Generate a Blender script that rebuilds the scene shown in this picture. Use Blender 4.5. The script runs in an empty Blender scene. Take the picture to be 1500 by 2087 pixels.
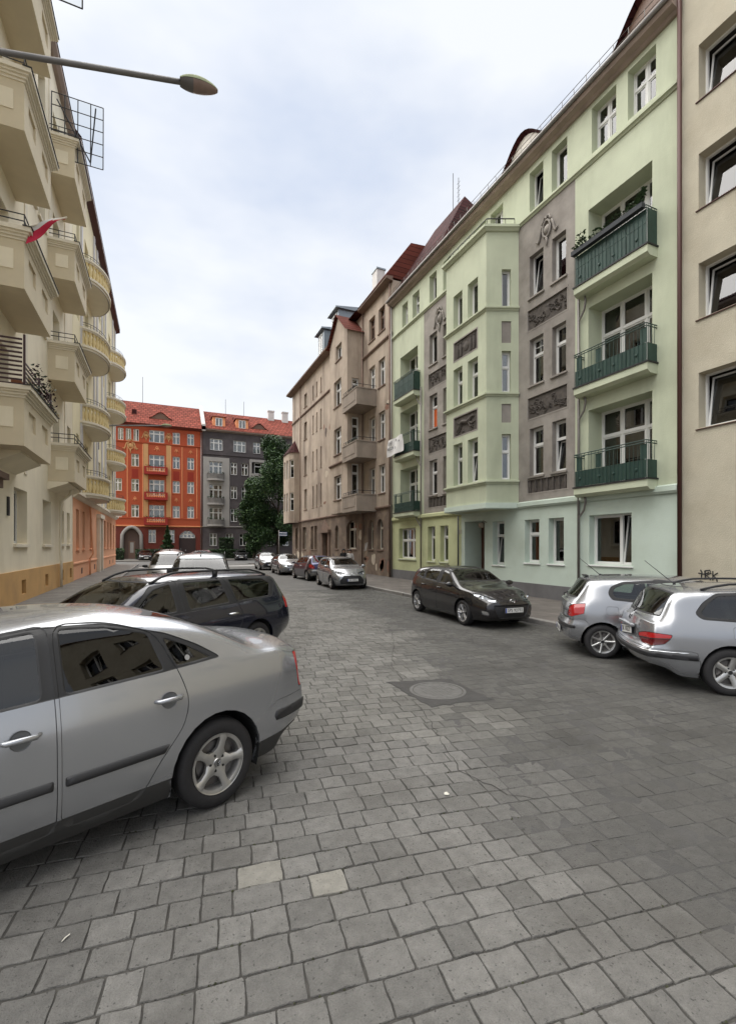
import bpy, bmesh, math, random
from mathutils import Vector, Matrix
RD = random.Random(11)
rad = math.radians
SC = bpy.context.scene
COL = SC.collection

# ------------------------------------------------------------------ camera, sky, sun, exposure
cam = bpy.data.cameras.new('camera')
cam.sensor_fit = 'HORIZONTAL'; cam.sensor_width = 36.0
cam.lens = 940 / 1500 * 36.0
cam.shift_y = 68.5 / 1500
cam.clip_start = 0.05; cam.clip_end = 2000
camo = bpy.data.objects.new('camera', cam); COL.objects.link(camo)
camo.location = (0, 0, 2.05); camo.rotation_euler = (rad(90), 0, -rad(23.97))
SC.camera = camo

SUN_EL, SUN_AZ = 60, 308          # azimuth clockwise from +Y: high, to the left of the camera
wd = bpy.data.worlds.new('World'); SC.world = wd; wd.use_nodes = True
def build_world():
    nt = wd.node_tree; nt.nodes.clear(); N = nt.nodes.new; L = nt.links.new
    out = N('ShaderNodeOutputWorld'); bg = N('ShaderNodeBackground'); bg.inputs[1].default_value = 0.1
    sky = N('ShaderNodeTexSky'); sky.sky_type = 'NISHITA'; sky.sun_disc = False
    sky.sun_elevation = rad(SUN_EL); sky.sun_rotation = rad(SUN_AZ); sky.air_density = 1.6; sky.dust_density = 3.0
    tc = N('ShaderNodeTexCoord')
    mp = N('ShaderNodeMapping'); mp.inputs['Scale'].default_value = (1, 1, 2.4)
    L(tc.outputs['Generated'], mp.inputs['Vector'])
    n1 = N('ShaderNodeTexNoise'); n1.inputs['Scale'].default_value = 1.7; n1.inputs['Detail'].default_value = 5; n1.inputs['Roughness'].default_value = .52
    L(mp.outputs[0], n1.inputs['Vector'])
    cr = N('ShaderNodeValToRGB')
    e = cr.color_ramp.elements
    e[0].position = .36; e[0].color = (1.44, 1.59, 1.88, 1)
    e[1].position = .58; e[1].color = (2.02, 2.07, 2.15, 1)
    L(n1.outputs[0], cr.inputs[0])
    mx = N('ShaderNodeMix'); mx.data_type = 'RGBA'; mx.inputs[0].default_value = .97
    L(sky.outputs[0], mx.inputs[6]); L(cr.outputs[0], mx.inputs[7])
    L(mx.outputs[2], bg.inputs[0]); L(bg.outputs[0], out.inputs[0])
build_world()
sl = bpy.data.lights.new('sun_dome', 'SUN'); sl.energy = 1.5; sl.angle = rad(105); sl.color = (1, .965, .91)  # spread far wider than a sun: an unseen extra sky dome filling the facades
so = bpy.data.objects.new('sun_dome', sl); COL.objects.link(so)
_d = Vector((math.sin(rad(SUN_AZ)) * math.cos(rad(SUN_EL)), math.cos(rad(SUN_AZ)) * math.cos(rad(SUN_EL)), math.sin(rad(SUN_EL))))
so.rotation_euler = _d.to_track_quat('Z', 'Y').to_euler(); so.location = (-10, -20, 40)
SC.view_settings.view_transform = 'Standard'; SC.view_settings.look = 'None'
SC.view_settings.exposure = 2.22; SC.view_settings.gamma = 1.0; SC.view_settings.use_curve_mapping = False
SC.render.engine = 'CYCLES'
SC.cycles.max_bounces = 6; SC.cycles.transparent_max_bounces = 12; SC.cycles.caustics_reflective = False; SC.cycles.caustics_refractive = False
SC.cycles.use_denoising = True

# ------------------------------------------------------------------ materials
def lin(r, g, b):
    f = lambda c: (c / 255 / 12.92) if c / 255 <= .04045 else ((c / 255 + .055) / 1.055) ** 2.4
    return (f(r), f(g), f(b))
MATS = {}
def mk(name, col, rough=.8, metal=0.0, var=0.0, scale=3.0, bump=0.0, bscale=40.0, stain=0.0, stcol=(.1, .085, .07), stscale=.6,
       streak=False, coat=0.0, orand=0.0, spec=.5, detail=4, pits=0.0, speck=0.0):
    if name in MATS: return MATS[name]
    m = bpy.data.materials.new(name); m.use_nodes = True; MATS[name] = m
    nt = m.node_tree; N = nt.nodes.new; L = nt.links.new
    p = nt.nodes['Principled BSDF']
    p.inputs['Roughness'].default_value = rough; p.inputs['Metallic'].default_value = metal
    p.inputs['Coat Weight'].default_value = coat; p.inputs['Coat Roughness'].default_value = .04
    p.inputs['Specular IOR Level'].default_value = spec
    rgb = N('ShaderNodeRGB'); rgb.outputs[0].default_value = (*col, 1); cur = rgb.outputs[0]
    geo = N('ShaderNodeNewGeometry')
    def noise(sc, det=4, vec=None, rgh=.55):
        n = N('ShaderNodeTexNoise'); n.inputs['Scale'].default_value = sc; n.inputs['Detail'].default_value = det; n.inputs['Roughness'].default_value = rgh
        L(vec or geo.outputs['Position'], n.inputs['Vector']); return n.outputs[0]
    def mulval(src, lo, hi, cur):
        mr = N('ShaderNodeMapRange'); mr.inputs[1].default_value = .25; mr.inputs[2].default_value = .75
        mr.inputs[3].default_value = lo; mr.inputs[4].default_value = hi; L(src, mr.inputs[0])
        mx = N('ShaderNodeMix'); mx.data_type = 'RGBA'; mx.blend_type = 'MULTIPLY'; mx.inputs[0].default_value = 1
        L(cur, mx.inputs[6]); L(mr.outputs[0], mx.inputs[7]); return mx.outputs[2]
    if var: cur = mulval(noise(scale, detail), 1 - var, 1 + var, cur)
    if speck: cur = mulval(noise(150, 4, None, .7), 1 - speck, 1 + speck, cur)
    if orand:
        oi = N('ShaderNodeObjectInfo')
        mr = N('ShaderNodeMapRange'); mr.inputs[3].default_value = 1 - orand; mr.inputs[4].default_value = 1 + orand; L(oi.outputs['Random'], mr.inputs[0])
        mx = N('ShaderNodeMix'); mx.data_type = 'RGBA'; mx.blend_type = 'MULTIPLY'; mx.inputs[0].default_value = 1
        L(cur, mx.inputs[6]); L(mr.outputs[0], mx.inputs[7]); cur = mx.outputs[2]
    if stain:
        vec = geo.outputs['Position']
        if streak:
            mp = N('ShaderNodeMapping'); mp.inputs['Scale'].default_value = (1, 1, .22); L(vec, mp.inputs[0]); vec = mp.outputs[0]
        s = noise(stscale, 8, vec, .62)
        mr = N('ShaderNodeMapRange'); mr.inputs[1].default_value = .47; mr.inputs[2].default_value = .70; mr.inputs[4].default_value = stain; L(s, mr.inputs[0])
        mx = N('ShaderNodeMix'); mx.data_type = 'RGBA'; mx.inputs[7].default_value = (*stcol, 1)
        L(mr.outputs[0], mx.inputs[0]); L(cur, mx.inputs[6]); cur = mx.outputs[2]
    if pits:
        s = noise(48, 3)
        mr = N('ShaderNodeMapRange'); mr.inputs[1].default_value = .31; mr.inputs[2].default_value = .37; mr.inputs[3].default_value = 1 - pits; mr.inputs[4].default_value = 1; L(s, mr.inputs[0])
        mx = N('ShaderNodeMix'); mx.data_type = 'RGBA'; mx.blend_type = 'MULTIPLY'; mx.inputs[0].default_value = 1
        L(cur, mx.inputs[6]); L(mr.outputs[0], mx.inputs[7]); cur = mx.outputs[2]
    L(cur, p.inputs['Base Color'])
    if bump:
        b = N('ShaderNodeBump'); b.inputs['Strength'].default_value = bump; b.inputs['Distance'].default_value = .02
        L(noise(bscale, 6, None, .65), b.inputs['Height']); L(b.outputs[0], p.inputs['Normal'])
    return m
def glass_mat(name, tint, gl=(1, 1, 1), rough=.01, ior=1.5):
    m = bpy.data.materials.new(name); m.use_nodes = True; MATS[name] = m
    nt = m.node_tree; nt.nodes.clear(); N = nt.nodes.new; L = nt.links.new
    o = N('ShaderNodeOutputMaterial'); t = N('ShaderNodeBsdfTransparent'); t.inputs[0].default_value = (*tint, 1)
    g = N('ShaderNodeBsdfGlossy'); g.inputs['Roughness'].default_value = rough; g.inputs[0].default_value = (*gl, 1)
    fr = N('ShaderNodeFresnel'); fr.inputs[0].default_value = ior
    x = N('ShaderNodeMixShader'); L(fr.outputs[0], x.inputs[0]); L(t.outputs[0], x.inputs[1]); L(g.outputs[0], x.inputs[2]); L(x.outputs[0], o.inputs[0])
    return m
G_WIN = glass_mat('window_glass', (.68, .71, .71), ior=2.0)
G_CAR = glass_mat('car_glass', (.50, .56, .53), ior=1.7)
G_TINT = glass_mat('tinted_car_glass', (.035, .035, .037), ior=1.5)
G_LAMP = glass_mat('clear_lamp_lens', (.85, .87, .88), ior=1.5)
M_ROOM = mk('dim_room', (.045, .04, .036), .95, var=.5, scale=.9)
M_WFR = mk('white_window_frame', (.72, .72, .70), .45, orand=.06)
M_WFR2 = mk('cream_window_frame', (.62, .58, .50), .5, orand=.08)
M_WFR3 = mk('brown_window_frame', (.14, .075, .045), .5)
M_CURT = mk('lace_curtain', (.62, .61, .58), .9, var=.15, scale=6, orand=.2)
M_CURT2 = mk('coloured_curtain', (.42, .30, .20), .9, var=.2, scale=5, orand=.4)
M_BLACK = mk('black_rubber', (.012, .012, .013), .6)
M_TYRE = mk('tyre_rubber', (.017, .016, .017), .78, var=.2, scale=30, bump=.15, bscale=150)
M_CHROME = mk('chrome', (.75, .76, .77), .12, 1)
M_ALLOY = mk('alloy_rim', (.52, .515, .50), .34, .85, var=.12, scale=12)
M_DARKMET = mk('dark_iron', (.03, .03, .032), .55, .4)
M_PLASTIC = mk('black_plastic', (.022, .022, .024), .5)
M_SEAT = mk('car_seat_fabric', (.035, .035, .038), .9)
M_WHITE = mk('white_paint', (.75, .75, .74), .5)

# ------------------------------------------------------------------ mesh helpers
class MB:
    def __init__(s): s.v = []; s.f = []; s.m = []
    def add(s, vs, fs, mi=0):
        o = len(s.v); s.v += [tuple(p) for p in vs]
        for f in fs: s.f.append([o + i for i in f]); s.m.append(mi)
        return s
    def quad(s, a, b, c, d, mi=0): return s.add([a, b, c, d], [(0, 1, 2, 3)], mi)
    def box(s, x0, x1, y0, y1, z0, z1, mi=0):
        return s.add([(x0, y0, z0), (x1, y0, z0), (x1, y1, z0), (x0, y1, z0), (x0, y0, z1), (x1, y0, z1), (x1, y1, z1), (x0, y1, z1)],
                     [(0, 3, 2, 1), (4, 5, 6, 7), (0, 1, 5, 4), (1, 2, 6, 5), (2, 3, 7, 6), (3, 0, 4, 7)], mi)
    def cbox(s, x0, x1, y0, y1, z0, z1, c=.01, mi=0):   # box with chamfered top edges
        return s.add([(x0, y0, z0), (x1, y0, z0), (x1, y1, z0), (x0, y1, z0), (x0, y0, z1 - c), (x1, y0, z1 - c), (x1, y1, z1 - c), (x0, y1, z1 - c),
                      (x0 + c, y0 + c, z1), (x1 - c, y0 + c, z1), (x1 - c, y1 - c, z1), (x0 + c, y1 - c, z1)],
                     [(0, 3, 2, 1), (8, 9, 10, 11), (0, 1, 5, 4), (1, 2, 6, 5), (2, 3, 7, 6), (3, 0, 4, 7), (4, 5, 9, 8), (5, 6, 10, 9), (6, 7, 11, 10), (7, 4, 8, 11)], mi)
    def prism(s, pts, d0, d1, fn, mi=0):   # polygon pts (a,b) extruded between d0,d1; fn(a,b,d) -> xyz
        n = len(pts)
        vs = [fn(a, b, d0) for a, b in pts] + [fn(a, b, d1) for a, b in pts]
        fs = [tuple(range(n))[::-1], tuple(range(n, 2 * n))] + [(i, (i + 1) % n, n + (i + 1) % n, n + i) for i in range(n)]
        return s.add(vs, fs, mi)
    def tube(s, path, r, n=8, mi=0, closed=False):
        path = [Vector(p) for p in path]; k = len(path); rings = []; up0 = None
        for i, p in enumerate(path):
            a = path[i - 1] if (i > 0 or closed) else p; b = path[(i + 1) % k] if (i < k - 1 or closed) else p
            t = (b - a)
            t = t.normalized() if t.length > 1e-9 else Vector((0, 0, 1))
            if up0 is None:
                up0 = t.cross(Vector((0, 0, 1)) if abs(t.z) < .9 else Vector((1, 0, 0))).normalized()
            u = (up0 - t * up0.dot(t))
            u = u.normalized() if u.length > 1e-6 else t.orthogonal().normalized()
            up0 = u; w = t.cross(u)
            rr = r[i] if isinstance(r, (list, tuple)) else r
            rings.append([p + u * rr * math.cos(q * 2 * math.pi / n) + w * rr * math.sin(q * 2 * math.pi / n) for q in range(n)])
        vs = [v for g in rings for v in g]; fs = []
        for i in range(k if closed else k - 1):
            j = (i + 1) % k
            for q in range(n): fs.append((i * n + q, i * n + (q + 1) % n, j * n + (q + 1) % n, j * n + q))
        if not closed: fs += [tuple(range(n))[::-1], tuple((k - 1) * n + q for q in range(n))]
        return s.add(vs, fs, mi)
    def lathe(s, prof, n=24, mi=0, axis='z', c=(0, 0, 0), a0=0, a1=2 * math.pi):
        full = abs(a1 - a0 - 2 * math.pi) < 1e-6; m = n if full else n + 1; vs = []
        for q in range(m):
            a = a0 + (a1 - a0) * q / n; ca, sa = math.cos(a), math.sin(a)
            for r, h in prof:
                if axis == 'z': vs.append((c[0] + r * ca, c[1] + r * sa, c[2] + h))
                else: vs.append((c[0] + r * ca, c[1] + h, c[2] + r * sa))
        k = len(prof); fs = []
        for q in range(n):
            b = (q + 1) % m
            for i in range(k - 1): fs.append((q * k + i, b * k + i, b * k + i + 1, q * k + i + 1))
        return s.add(vs, fs, mi)
    def mesh(s, name, mats, smooth=False):
        me = bpy.data.meshes.new(name); me.from_pydata(s.v, [], s.f); 
        for m in (mats if isinstance(mats, (list, tuple)) else [mats]): me.materials.append(m)
        if any(s.m): me.polygons.foreach_set('material_index', s.m)
        if smooth: me.polygons.foreach_set('use_smooth', [True] * len(me.polygons))
        me.update(); return me
    def build(s, name, mats, parent=None, smooth=False, loc=None, rot=None):
        return put(s.mesh(name, mats, smooth), name, parent, loc, rot)
def put(me, name, parent=None, loc=None, rot=None):
    o = bpy.data.objects.new(name, me); COL.objects.link(o); o.parent = parent
    if loc is not None: o.location = loc
    if rot is not None: o.rotation_euler = rot
    return o
def tag(o, label=None, cat=None, group=None, kind=None):
    if label: o['label'] = label
    if cat: o['category'] = cat
    if group: o['group'] = group
    if kind: o['kind'] = kind
    return o
def thing(name, label, cat, loc=(0, 0, 0), rotz=0, group=None):
    o = bpy.data.objects.new(name, None); COL.objects.link(o); o.location = loc; o.rotation_euler = (0, 0, rotz); o.empty_display_size = .3
    return tag(o, label, cat, group)
def autosmooth(o, ang=35):
    me = o.data; me.polygons.foreach_set('use_smooth', [True] * len(me.polygons))
    try: me.set_sharp_from_angle(angle=rad(ang))
    except Exception: pass
    return o
_txt = {}
def text(name, body, size, mat, parent, loc, rot, extrude=.002, align='CENTER'):
    key = (body, size, extrude, mat.name)
    if key not in _txt:
        c = bpy.data.curves.new(name, 'FONT'); c.body = body; c.size = size; c.align_x = align; c.align_y = 'CENTER'; c.extrude = extrude; c.resolution_u = 3
        o = bpy.data.objects.new(name, c); COL.objects.link(o); dg = bpy.context.evaluated_depsgraph_get(); me = bpy.data.meshes.new_from_object(o.evaluated_get(dg)); me.materials.clear(); me.materials.append(mat)
        bpy.data.objects.remove(o); bpy.data.curves.remove(c); _txt[key] = me
    o = put(_txt[key], name, parent, loc, rot); o['kind'] = 'stuff'; return o
def pchip(pts):
    xs = [p[0] for p in pts]; ys = [p[1] for p in pts]; n = len(xs)
    h = [xs[i + 1] - xs[i] for i in range(n - 1)]; d = [(ys[i + 1] - ys[i]) / h[i] for i in range(n - 1)]
    m = [d[0]] + [0] * (n - 2) + [d[-1]]
    for i in range(1, n - 1):
        if d[i - 1] * d[i] > 0:
            w1 = 2 * h[i] + h[i - 1]; w2 = h[i] + 2 * h[i - 1]; m[i] = (w1 + w2) / (w1 / d[i - 1] + w2 / d[i])
    def f(x):
        if x <= xs[0]: return ys[0]
        if x >= xs[-1]: return ys[-1]
        i = 0
        while x > xs[i + 1]: i += 1
        t = (x - xs[i]) / h[i]; t2 = t * t; t3 = t2 * t
        return ys[i] * (2 * t3 - 3 * t2 + 1) + h[i] * m[i] * (t3 - 2 * t2 + t) + ys[i + 1] * (-2 * t3 + 3 * t2) + h[i] * m[i + 1] * (t3 - t2)
    return f
def sstep(t): t = max(0, min(1, t)); return t * t * (3 - 2 * t)
# ------------------------------------------------------------------ ground, road, setts, pavements
from mathutils import noise as MN
def nz(x, y, s=1.0, o=0.0): return MN.noise((x * s + o, y * s - o, o * .37))
M_SOIL = mk('city_ground', lin(120, 112, 104), .95, var=.2)
M_JOINT = mk('joint_grit', (.052, .049, .044), .96, var=.35, scale=9, bump=.7, bscale=55, detail=8)
M_OVER = mk('worn_road_crust', (.064, .062, .060), .9, var=.24, scale=2.1, bump=.9, bscale=60, speck=.2, stain=.45, stcol=(.07, .066, .062), stscale=.9, detail=9)
def sett_mat(name, base, field):
    m = mk(name, base, .86, var=.2, scale=14, bump=1.0, bscale=75, pits=.6, speck=.22, orand=0 if field else (.17 if 'grime' not in name else .10), detail=8, stain=.7, stcol=(.080, .075, .067), stscale=.9)
    nt = m.node_tree; p = nt.nodes['Principled BSDF']
    if field:
        src = p.inputs['Base Color'].links[0].from_socket
        at = nt.nodes.new('ShaderNodeAttribute'); at.attribute_name = 'tone'
        mx = nt.nodes.new('ShaderNodeMix'); mx.data_type = 'RGBA'; mx.blend_type = 'MULTIPLY'; mx.inputs[0].default_value = 1
        nt.links.new(src, mx.inputs[6]); nt.links.new(at.outputs['Color'], mx.inputs[7]); nt.links.new(mx.outputs[2], p.inputs['Base Color'])
    return m
M_SETT = sett_mat('granite_sett', (.158, .153, .143), False)
M_SETTF = sett_mat('granite_sett_field', (.158, .153, .143), True)
SETT_STEPS = [sett_mat('granite_sett_grime_%d' % q, tuple(c * (1 - .52 * (q + 1) / 6) for c in (.158, .153, .143)), False) for q in range(6)]
M_SETTP = mk('pale_granite_sett', (.205, .196, .172), .86, var=.16, scale=16, bump=.75, bscale=60, pits=.45)

def brick_mat(name, col, mort, sx, sy, rot=0, bump=.4, rough=.9, var=.18, mortar=.012):
    m = mk(name, col, rough, var=var, scale=1.3, detail=8, stain=.4, stcol=tuple(c * .5 for c in col), stscale=.5)
    nt = m.node_tree; N = nt.nodes.new; L = nt.links.new; p = nt.nodes['Principled BSDF']
    src = p.inputs['Base Color'].links[0].from_socket
    geo = N('ShaderNodeNewGeometry'); mp = N('ShaderNodeMapping'); mp.inputs['Rotation'].default_value = (0, 0, rot); L(geo.outputs['Position'], mp.inputs[0])
    b = N('ShaderNodeTexBrick'); b.inputs['Scale'].default_value = 1; b.inputs['Brick Width'].default_value = sx; b.inputs['Row Height'].default_value = sy
    b.inputs['Mortar Size'].default_value = mortar; b.inputs['Mortar Smooth'].default_value = .4; b.inputs['Color1'].default_value = (.86, .86, .86, 1); b.inputs['Color2'].default_value = (1.1, 1.1, 1.1, 1)
    b.inputs['Mortar'].default_value = (mort, mort, mort, 1); L(mp.outputs[0], b.inputs['Vector'])
    mx = N('ShaderNodeMix'); mx.data_type = 'RGBA'; mx.blend_type = 'MULTIPLY'; mx.inputs[0].default_value = 1
    L(src, mx.inputs[6]); L(b.outputs['Color'], mx.inputs[7]); L(mx.outputs[2], p.inputs['Base Color'])
    bp = N('ShaderNodeBump'); bp.inputs['Strength'].default_value = bump; bp.inputs['Distance'].default_value = .01; bp.invert = True
    L(b.outputs['Fac'], bp.inputs['Height']); L(bp.outputs[0], p.inputs['Normal'])
    return m
M_FARROAD = brick_mat('distant_sett_paving', (.118, .114, .107), .62, .27, .19, rot=rad(8))
M_PAVE = brick_mat('pavement_slabs', (.115, .101, .090), .55, .5, .5, rot=0, var=.3)
M_PAVEL = brick_mat('pale_pavement_slabs', (.17, .158, .142), .7, .5, .5, rot=0)
M_ASPH = mk('side_street_asphalt', (.10, .098, .095), .9, var=.2, scale=.8, bump=.3, bscale=30)
M_PATCH = mk('asphalt_patch', (.045, .043, .041), .93, var=.25, scale=5, bump=.8, bscale=50, detail=8)

def tagset(o, kind='structure'): o['kind'] = kind; return o
g = MB(); g.quad((-500, -300, -.09), (500, -300, -.09), (500, 700, -.09), (-500, 700, -.09)); tagset(g.build('ground', M_SOIL))

KR, KL = 8.9, -2.35
XB = pchip([(0, 2.15), (1.5, 2.35), (3, 2.55), (4.5, 2.9), (6, 3.55), (9.7, 4.8), (14, 5.4), (25, 5.8)])
def crust(x, y):      # 0 = clean joints, 1 = stones drowned under the old crust
    w = (x - XB(y)) / 1.7 + .40 * nz(x, y, 1.1, 3) + .16 * nz(x, y, 5, 9)
    w -= .55 * max(0, nz(x, y, .8, 21) - .12) * 2
    return sstep(w + .42)
def sheet_z(x, y): return -.0080 + min(1, crust(x, y) * 1.3) * (.0062 + .0010 * nz(x, y, 2.3, 5)) + .0008 * nz(x, y, 14, 2)
X0, X1, Y0, Y1 = KL, KR, 1.0, 15.0
rd = MB()
nx, ny = int((X1 - X0) / .055), int((Y1 - Y0) / .055)
vs = []; 
for j in range(ny + 1):
    y = Y0 + (Y1 - Y0) * j / ny
    for i in range(nx + 1):
        x = X0 + (X1 - X0) * i / nx; vs.append((x, y, sheet_z(x, y)))
fs = []; ms = []
for j in range(ny):
    for i in range(nx):
        a = j * (nx + 1) + i; fs.append((a, a + 1, a + nx + 2, a + nx + 1))
        ms.append(1 if crust(X0 + (X1 - X0) * (i + .5) / nx, Y0 + (Y1 - Y0) * (j + .5) / ny) > .55 else 0)
rd.v = vs; rd.f = fs; rd.m = ms
rd.quad((KL, -25, -.004), (KR, -25, -.004), (KR, Y0, -.004), (KL, Y0, -.004), 2)
rd.quad((KL, Y1, -.004), (KR, Y1, -.004), (KR, 55, -.004), (KL, 55, -.004), 2)
road = tagset(rd.build('road', [M_JOINT, M_OVER, M_FARROAD], smooth=True))

def sett_geo(l, w, seed):
    r = random.Random(seed); pts = []
    for (ax, ay), (bx, by) in zip([(-l / 2, -w / 2), (l / 2, -w / 2), (l / 2, w / 2), (-l / 2, w / 2)], [(l / 2, -w / 2), (l / 2, w / 2), (-l / 2, w / 2), (-l / 2, -w / 2)]):
        for k in range(4):
            t = (k + (.18 if k == 0 else 0) - (.18 if k == 3 else 0) + .0) / 3 if k in (0, 3) else k / 3
            t = [.025, .33, .67, .975][k]
            pts.append((ax + (bx - ax) * t + r.uniform(-.0042, .0042), ay + (by - ay) * t + r.uniform(-.0042, .0042)))
    n = len(pts); z1 = [r.uniform(-.0022, .0022) for _ in range(n)]
    b = MB(); c = .982
    v = [(x, y, -.035) for x, y in pts] + [(x * .992, y * .992, -.0042 + z1[i] * .5) for i, (x, y) in enumerate(pts)] + [(x * c, y * c * .985, z1[i]) for i, (x, y) in enumerate(pts)] + [(0, 0, .0004)]
    f = []
    for i in range(n):
        j = (i + 1) % n
        f += [(i, j, n + j, n + i), (n + i, n + j, 2 * n + j, 2 * n + i), (2 * n + i, 2 * n + j, 3 * n)]
    b.add(v, f); return b
SETT_L = [.165, .188, .212, .238, .268]
variants = {}
for k in range(15):
    l = SETT_L[k % 5]; g = sett_geo(l, .1855, 100 + k); variants[k] = (l, g, g.mesh('sett', M_SETT), g.mesh('sett', M_SETTP), [g.mesh('sett', q) for q in SETT_STEPS])
PITCH = .197; SLOPE = -.145
def row_y(k, x): return k * PITCH + SLOPE * x + .035 * math.sin(x * .8 + k * .05)
cand = []
rs = random.Random(5)
for k in range(1, 112):
    x = KL + .02 + rs.uniform(0, .2)
    while x < KR - .2:
        vi = rs.randrange(15); l = variants[vi][0] + .006
        xc = x + l / 2; yc = row_y(k, xc); x += l
        if yc < .9 or yc > 20.5: continue
        cand.append((math.hypot(xc, yc), xc, yc, vi))
TH = rad(23.97)
def in_view(x, y):
    xc = x * math.cos(TH) - y * math.sin(TH); zc = x * math.sin(TH) + y * math.cos(TH)
    if zc < .8: return False
    u = 750 + 940 * xc / zc; v = 1112 + 940 * 2.05 / zc
    if v > 2140 or u < -60 or u > 1560: return False
    if u < 620 and v < 1640 and u < 600: return v > 1640 - (u - 330) * 1.0 and u > 330   # behind the parked silver saloon
    return True
vis = sorted(c for c in cand if in_view(c[1], c[2])); near = set(id(c) for c in vis[:300]); 
field = MB(); tones = []
PALE = [(.50, 2.87), (.90, 2.66)]
for c in cand:
    d, x, y, vi = c
    dz = rs.uniform(-.0022, .0022); rz = math.atan(SLOPE + .028 * math.cos(x * .8)) + rs.uniform(-.012, .012)
    pale = any(math.hypot(x - a, y - b) < .095 for a, b in PALE)
    if id(c) in near:
        cq = crust(x, y); cl_ = min(6, max(0, int(cq * 7 + rs.uniform(-.5, .5)))); o = put(variants[vi][3] if pale else variants[vi][2] if cl_ == 0 else variants[vi][4][cl_ - 1], 'sett', road, (x, y, dz), (rs.uniform(-.012, .012), rs.uniform(-.012, .012), rz))
    else:
        ca, sa = math.cos(rz), math.sin(rz); g = variants[vi][1]; tone = rs.uniform(.82, 1.16) * (1 - .5 * crust(x, y))
        field.add([(x + px * ca - py * sa, y + px * sa + py * ca, pz + dz) for px, py, pz in g.v], g.f)
        tones += [tone] * len(g.v)
me = field.mesh('sett_field', M_SETTF)
at = me.color_attributes.new('tone', 'FLOAT_COLOR', 'POINT')
at.data.foreach_set('color', [c for t in tones for c in (t, t, t * .98, 1)])
tagset(put(me, 'sett_field', road), 'stuff')

# cracks in the crust
M_CRACK = mk('open_crack', (.018, .016, .014), .95)
def crack(pts, w, seed):
    r = random.Random(seed); L_ = []
    for (ax, ay), (bx, by) in zip(pts, pts[1:]):
        n = max(2, int(math.hypot(bx - ax, by - ay) / .07))
        for i in range(n): L_.append((ax + (bx - ax) * i / n + r.uniform(-.022, .022), ay + (by - ay) * i / n + r.uniform(-.022, .022)))
    L_.append(pts[-1]); b = MB()
    for i in range(len(L_) - 1):
        (ax, ay), (bx, by) = L_[i], L_[i + 1]; d = Vector((bx - ax, by - ay)); 
        if d.length < 1e-4: continue
        n = Vector((-d.y, d.x)).normalized() * w * r.uniform(.35, 1.0)
        b.quad((ax - n.x, ay - n.y, .0052), (bx - n.x, by - n.y, .0052), (bx + n.x, by + n.y, .0056), (ax + n.x, ay + n.y, .0056))
    return b.build('crack', M_CRACK, road)
crack([(2.95, 5.0), (2.8, 4.5), (2.7, 4.2), (2.45, 3.45), (2.6, 3.0), (2.74, 2.85)], .0045, 1)
crack([(3.3, 6.1), (3.55, 7.0), (4.2, 8.2), (4.95, 9.7), (5.4, 11.2)], .006, 2)
crack([(4.0, 5.0), (4.6, 4.55), (5.0, 4.35)], .004, 3)
crack([(6.4, 8.6), (5.9, 7.9), (6.2, 7.3)], .005, 6)
# patch and manhole
pt = MB(); r = random.Random(3); ring = []
cs = [(3.06, 6.22), (4.02, 5.98), (4.0, 4.92), (3.08, 5.0)]
for (ax, ay), (bx, by) in zip(cs, cs[1:] + cs[:1]):
    for i in range(10): t = i / 10; ring.append((ax + (bx - ax) * t + r.uniform(-.03, .03), ay + (by - ay) * t + r.uniform(-.03, .03)))
n = len(ring); cx, cy = 3.53, 5.53
v = [(x, y, -.004) for x, y in ring] + [(cx + (x - cx) * .95, cy + (y - cy) * .95, .0085) for x, y in ring] + [(cx + .40 * math.cos(math.atan2(y - cy, x - cx)), cy + .40 * math.sin(math.atan2(y - cy, x - cx)), .0105) for x, y in ring]
f = []
for i in range(n): j = (i + 1) % n; f += [(i, j, n + j, n + i), (n + i, n + j, 2 * n + j, 2 * n + i)]
f.append(tuple(range(2 * n, 3 * n)))
pt.add(v, f); tagset(pt.build('asphalt_patch', M_PATCH))
mh = thing('manhole_cover', 'round iron manhole cover set in a dark asphalt patch in the road', 'manhole cover', (cx, cy, .011))
M_IRON = mk('worn_iron', (.10, .097, .092), .6, .3, var=.25, scale=14, bump=.4, bscale=90)
b = MB(); b.lathe([(.395, -.008), (.393, .003), (.352, .004), (.348, -.006)], 48); b.build('frame', M_IRON, mh, smooth=False)
b = MB(); b.lathe([(.341, -.006), (.341, .002), (.30, .003), (.296, .001), (.0, .0015)], 48); lid = b.build('lid', M_IRON, mh)
b = MB()
for i in range(-5, 6):
    for j in range(-5, 6):
        if i * i + j * j < 20: b.cbox(i * .052 - .016, i * .052 + .016, j * .052 - .016, j * .052 + .016, .0005, .0045, .003)
tagset(b.build('tread', M_IRON, lid), 'stuff')

# moss and grit gathered in the joints
mo = MB(); rm_ = random.Random(44)
for _ in range(2600):
    k = rm_.randrange(6, 70); x = rm_.uniform(KL, 3.2) if rm_.random() < .7 else rm_.uniform(KL, KL + .8); y = row_y(k + .5, x) + rm_.uniform(-.008, .008)
    if nz(x, y, .9, 31) < .02: continue
    q = rm_.uniform(.004, .011); a = rm_.uniform(0, 6.28); mo.add([(x + q * math.cos(a + w_), y + q * .8 * math.sin(a + w_), -.004) for w_ in (0, 1.57, 3.14, 4.71)] + [(x, y, rm_.uniform(.001, .006))], [(0, 1, 4), (1, 2, 4), (2, 3, 4), (3, 0, 4)])
tagset(mo.build('moss', mk('joint_moss', (.035, .038, .018), .95, var=.4, scale=9)), 'stuff')

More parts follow.
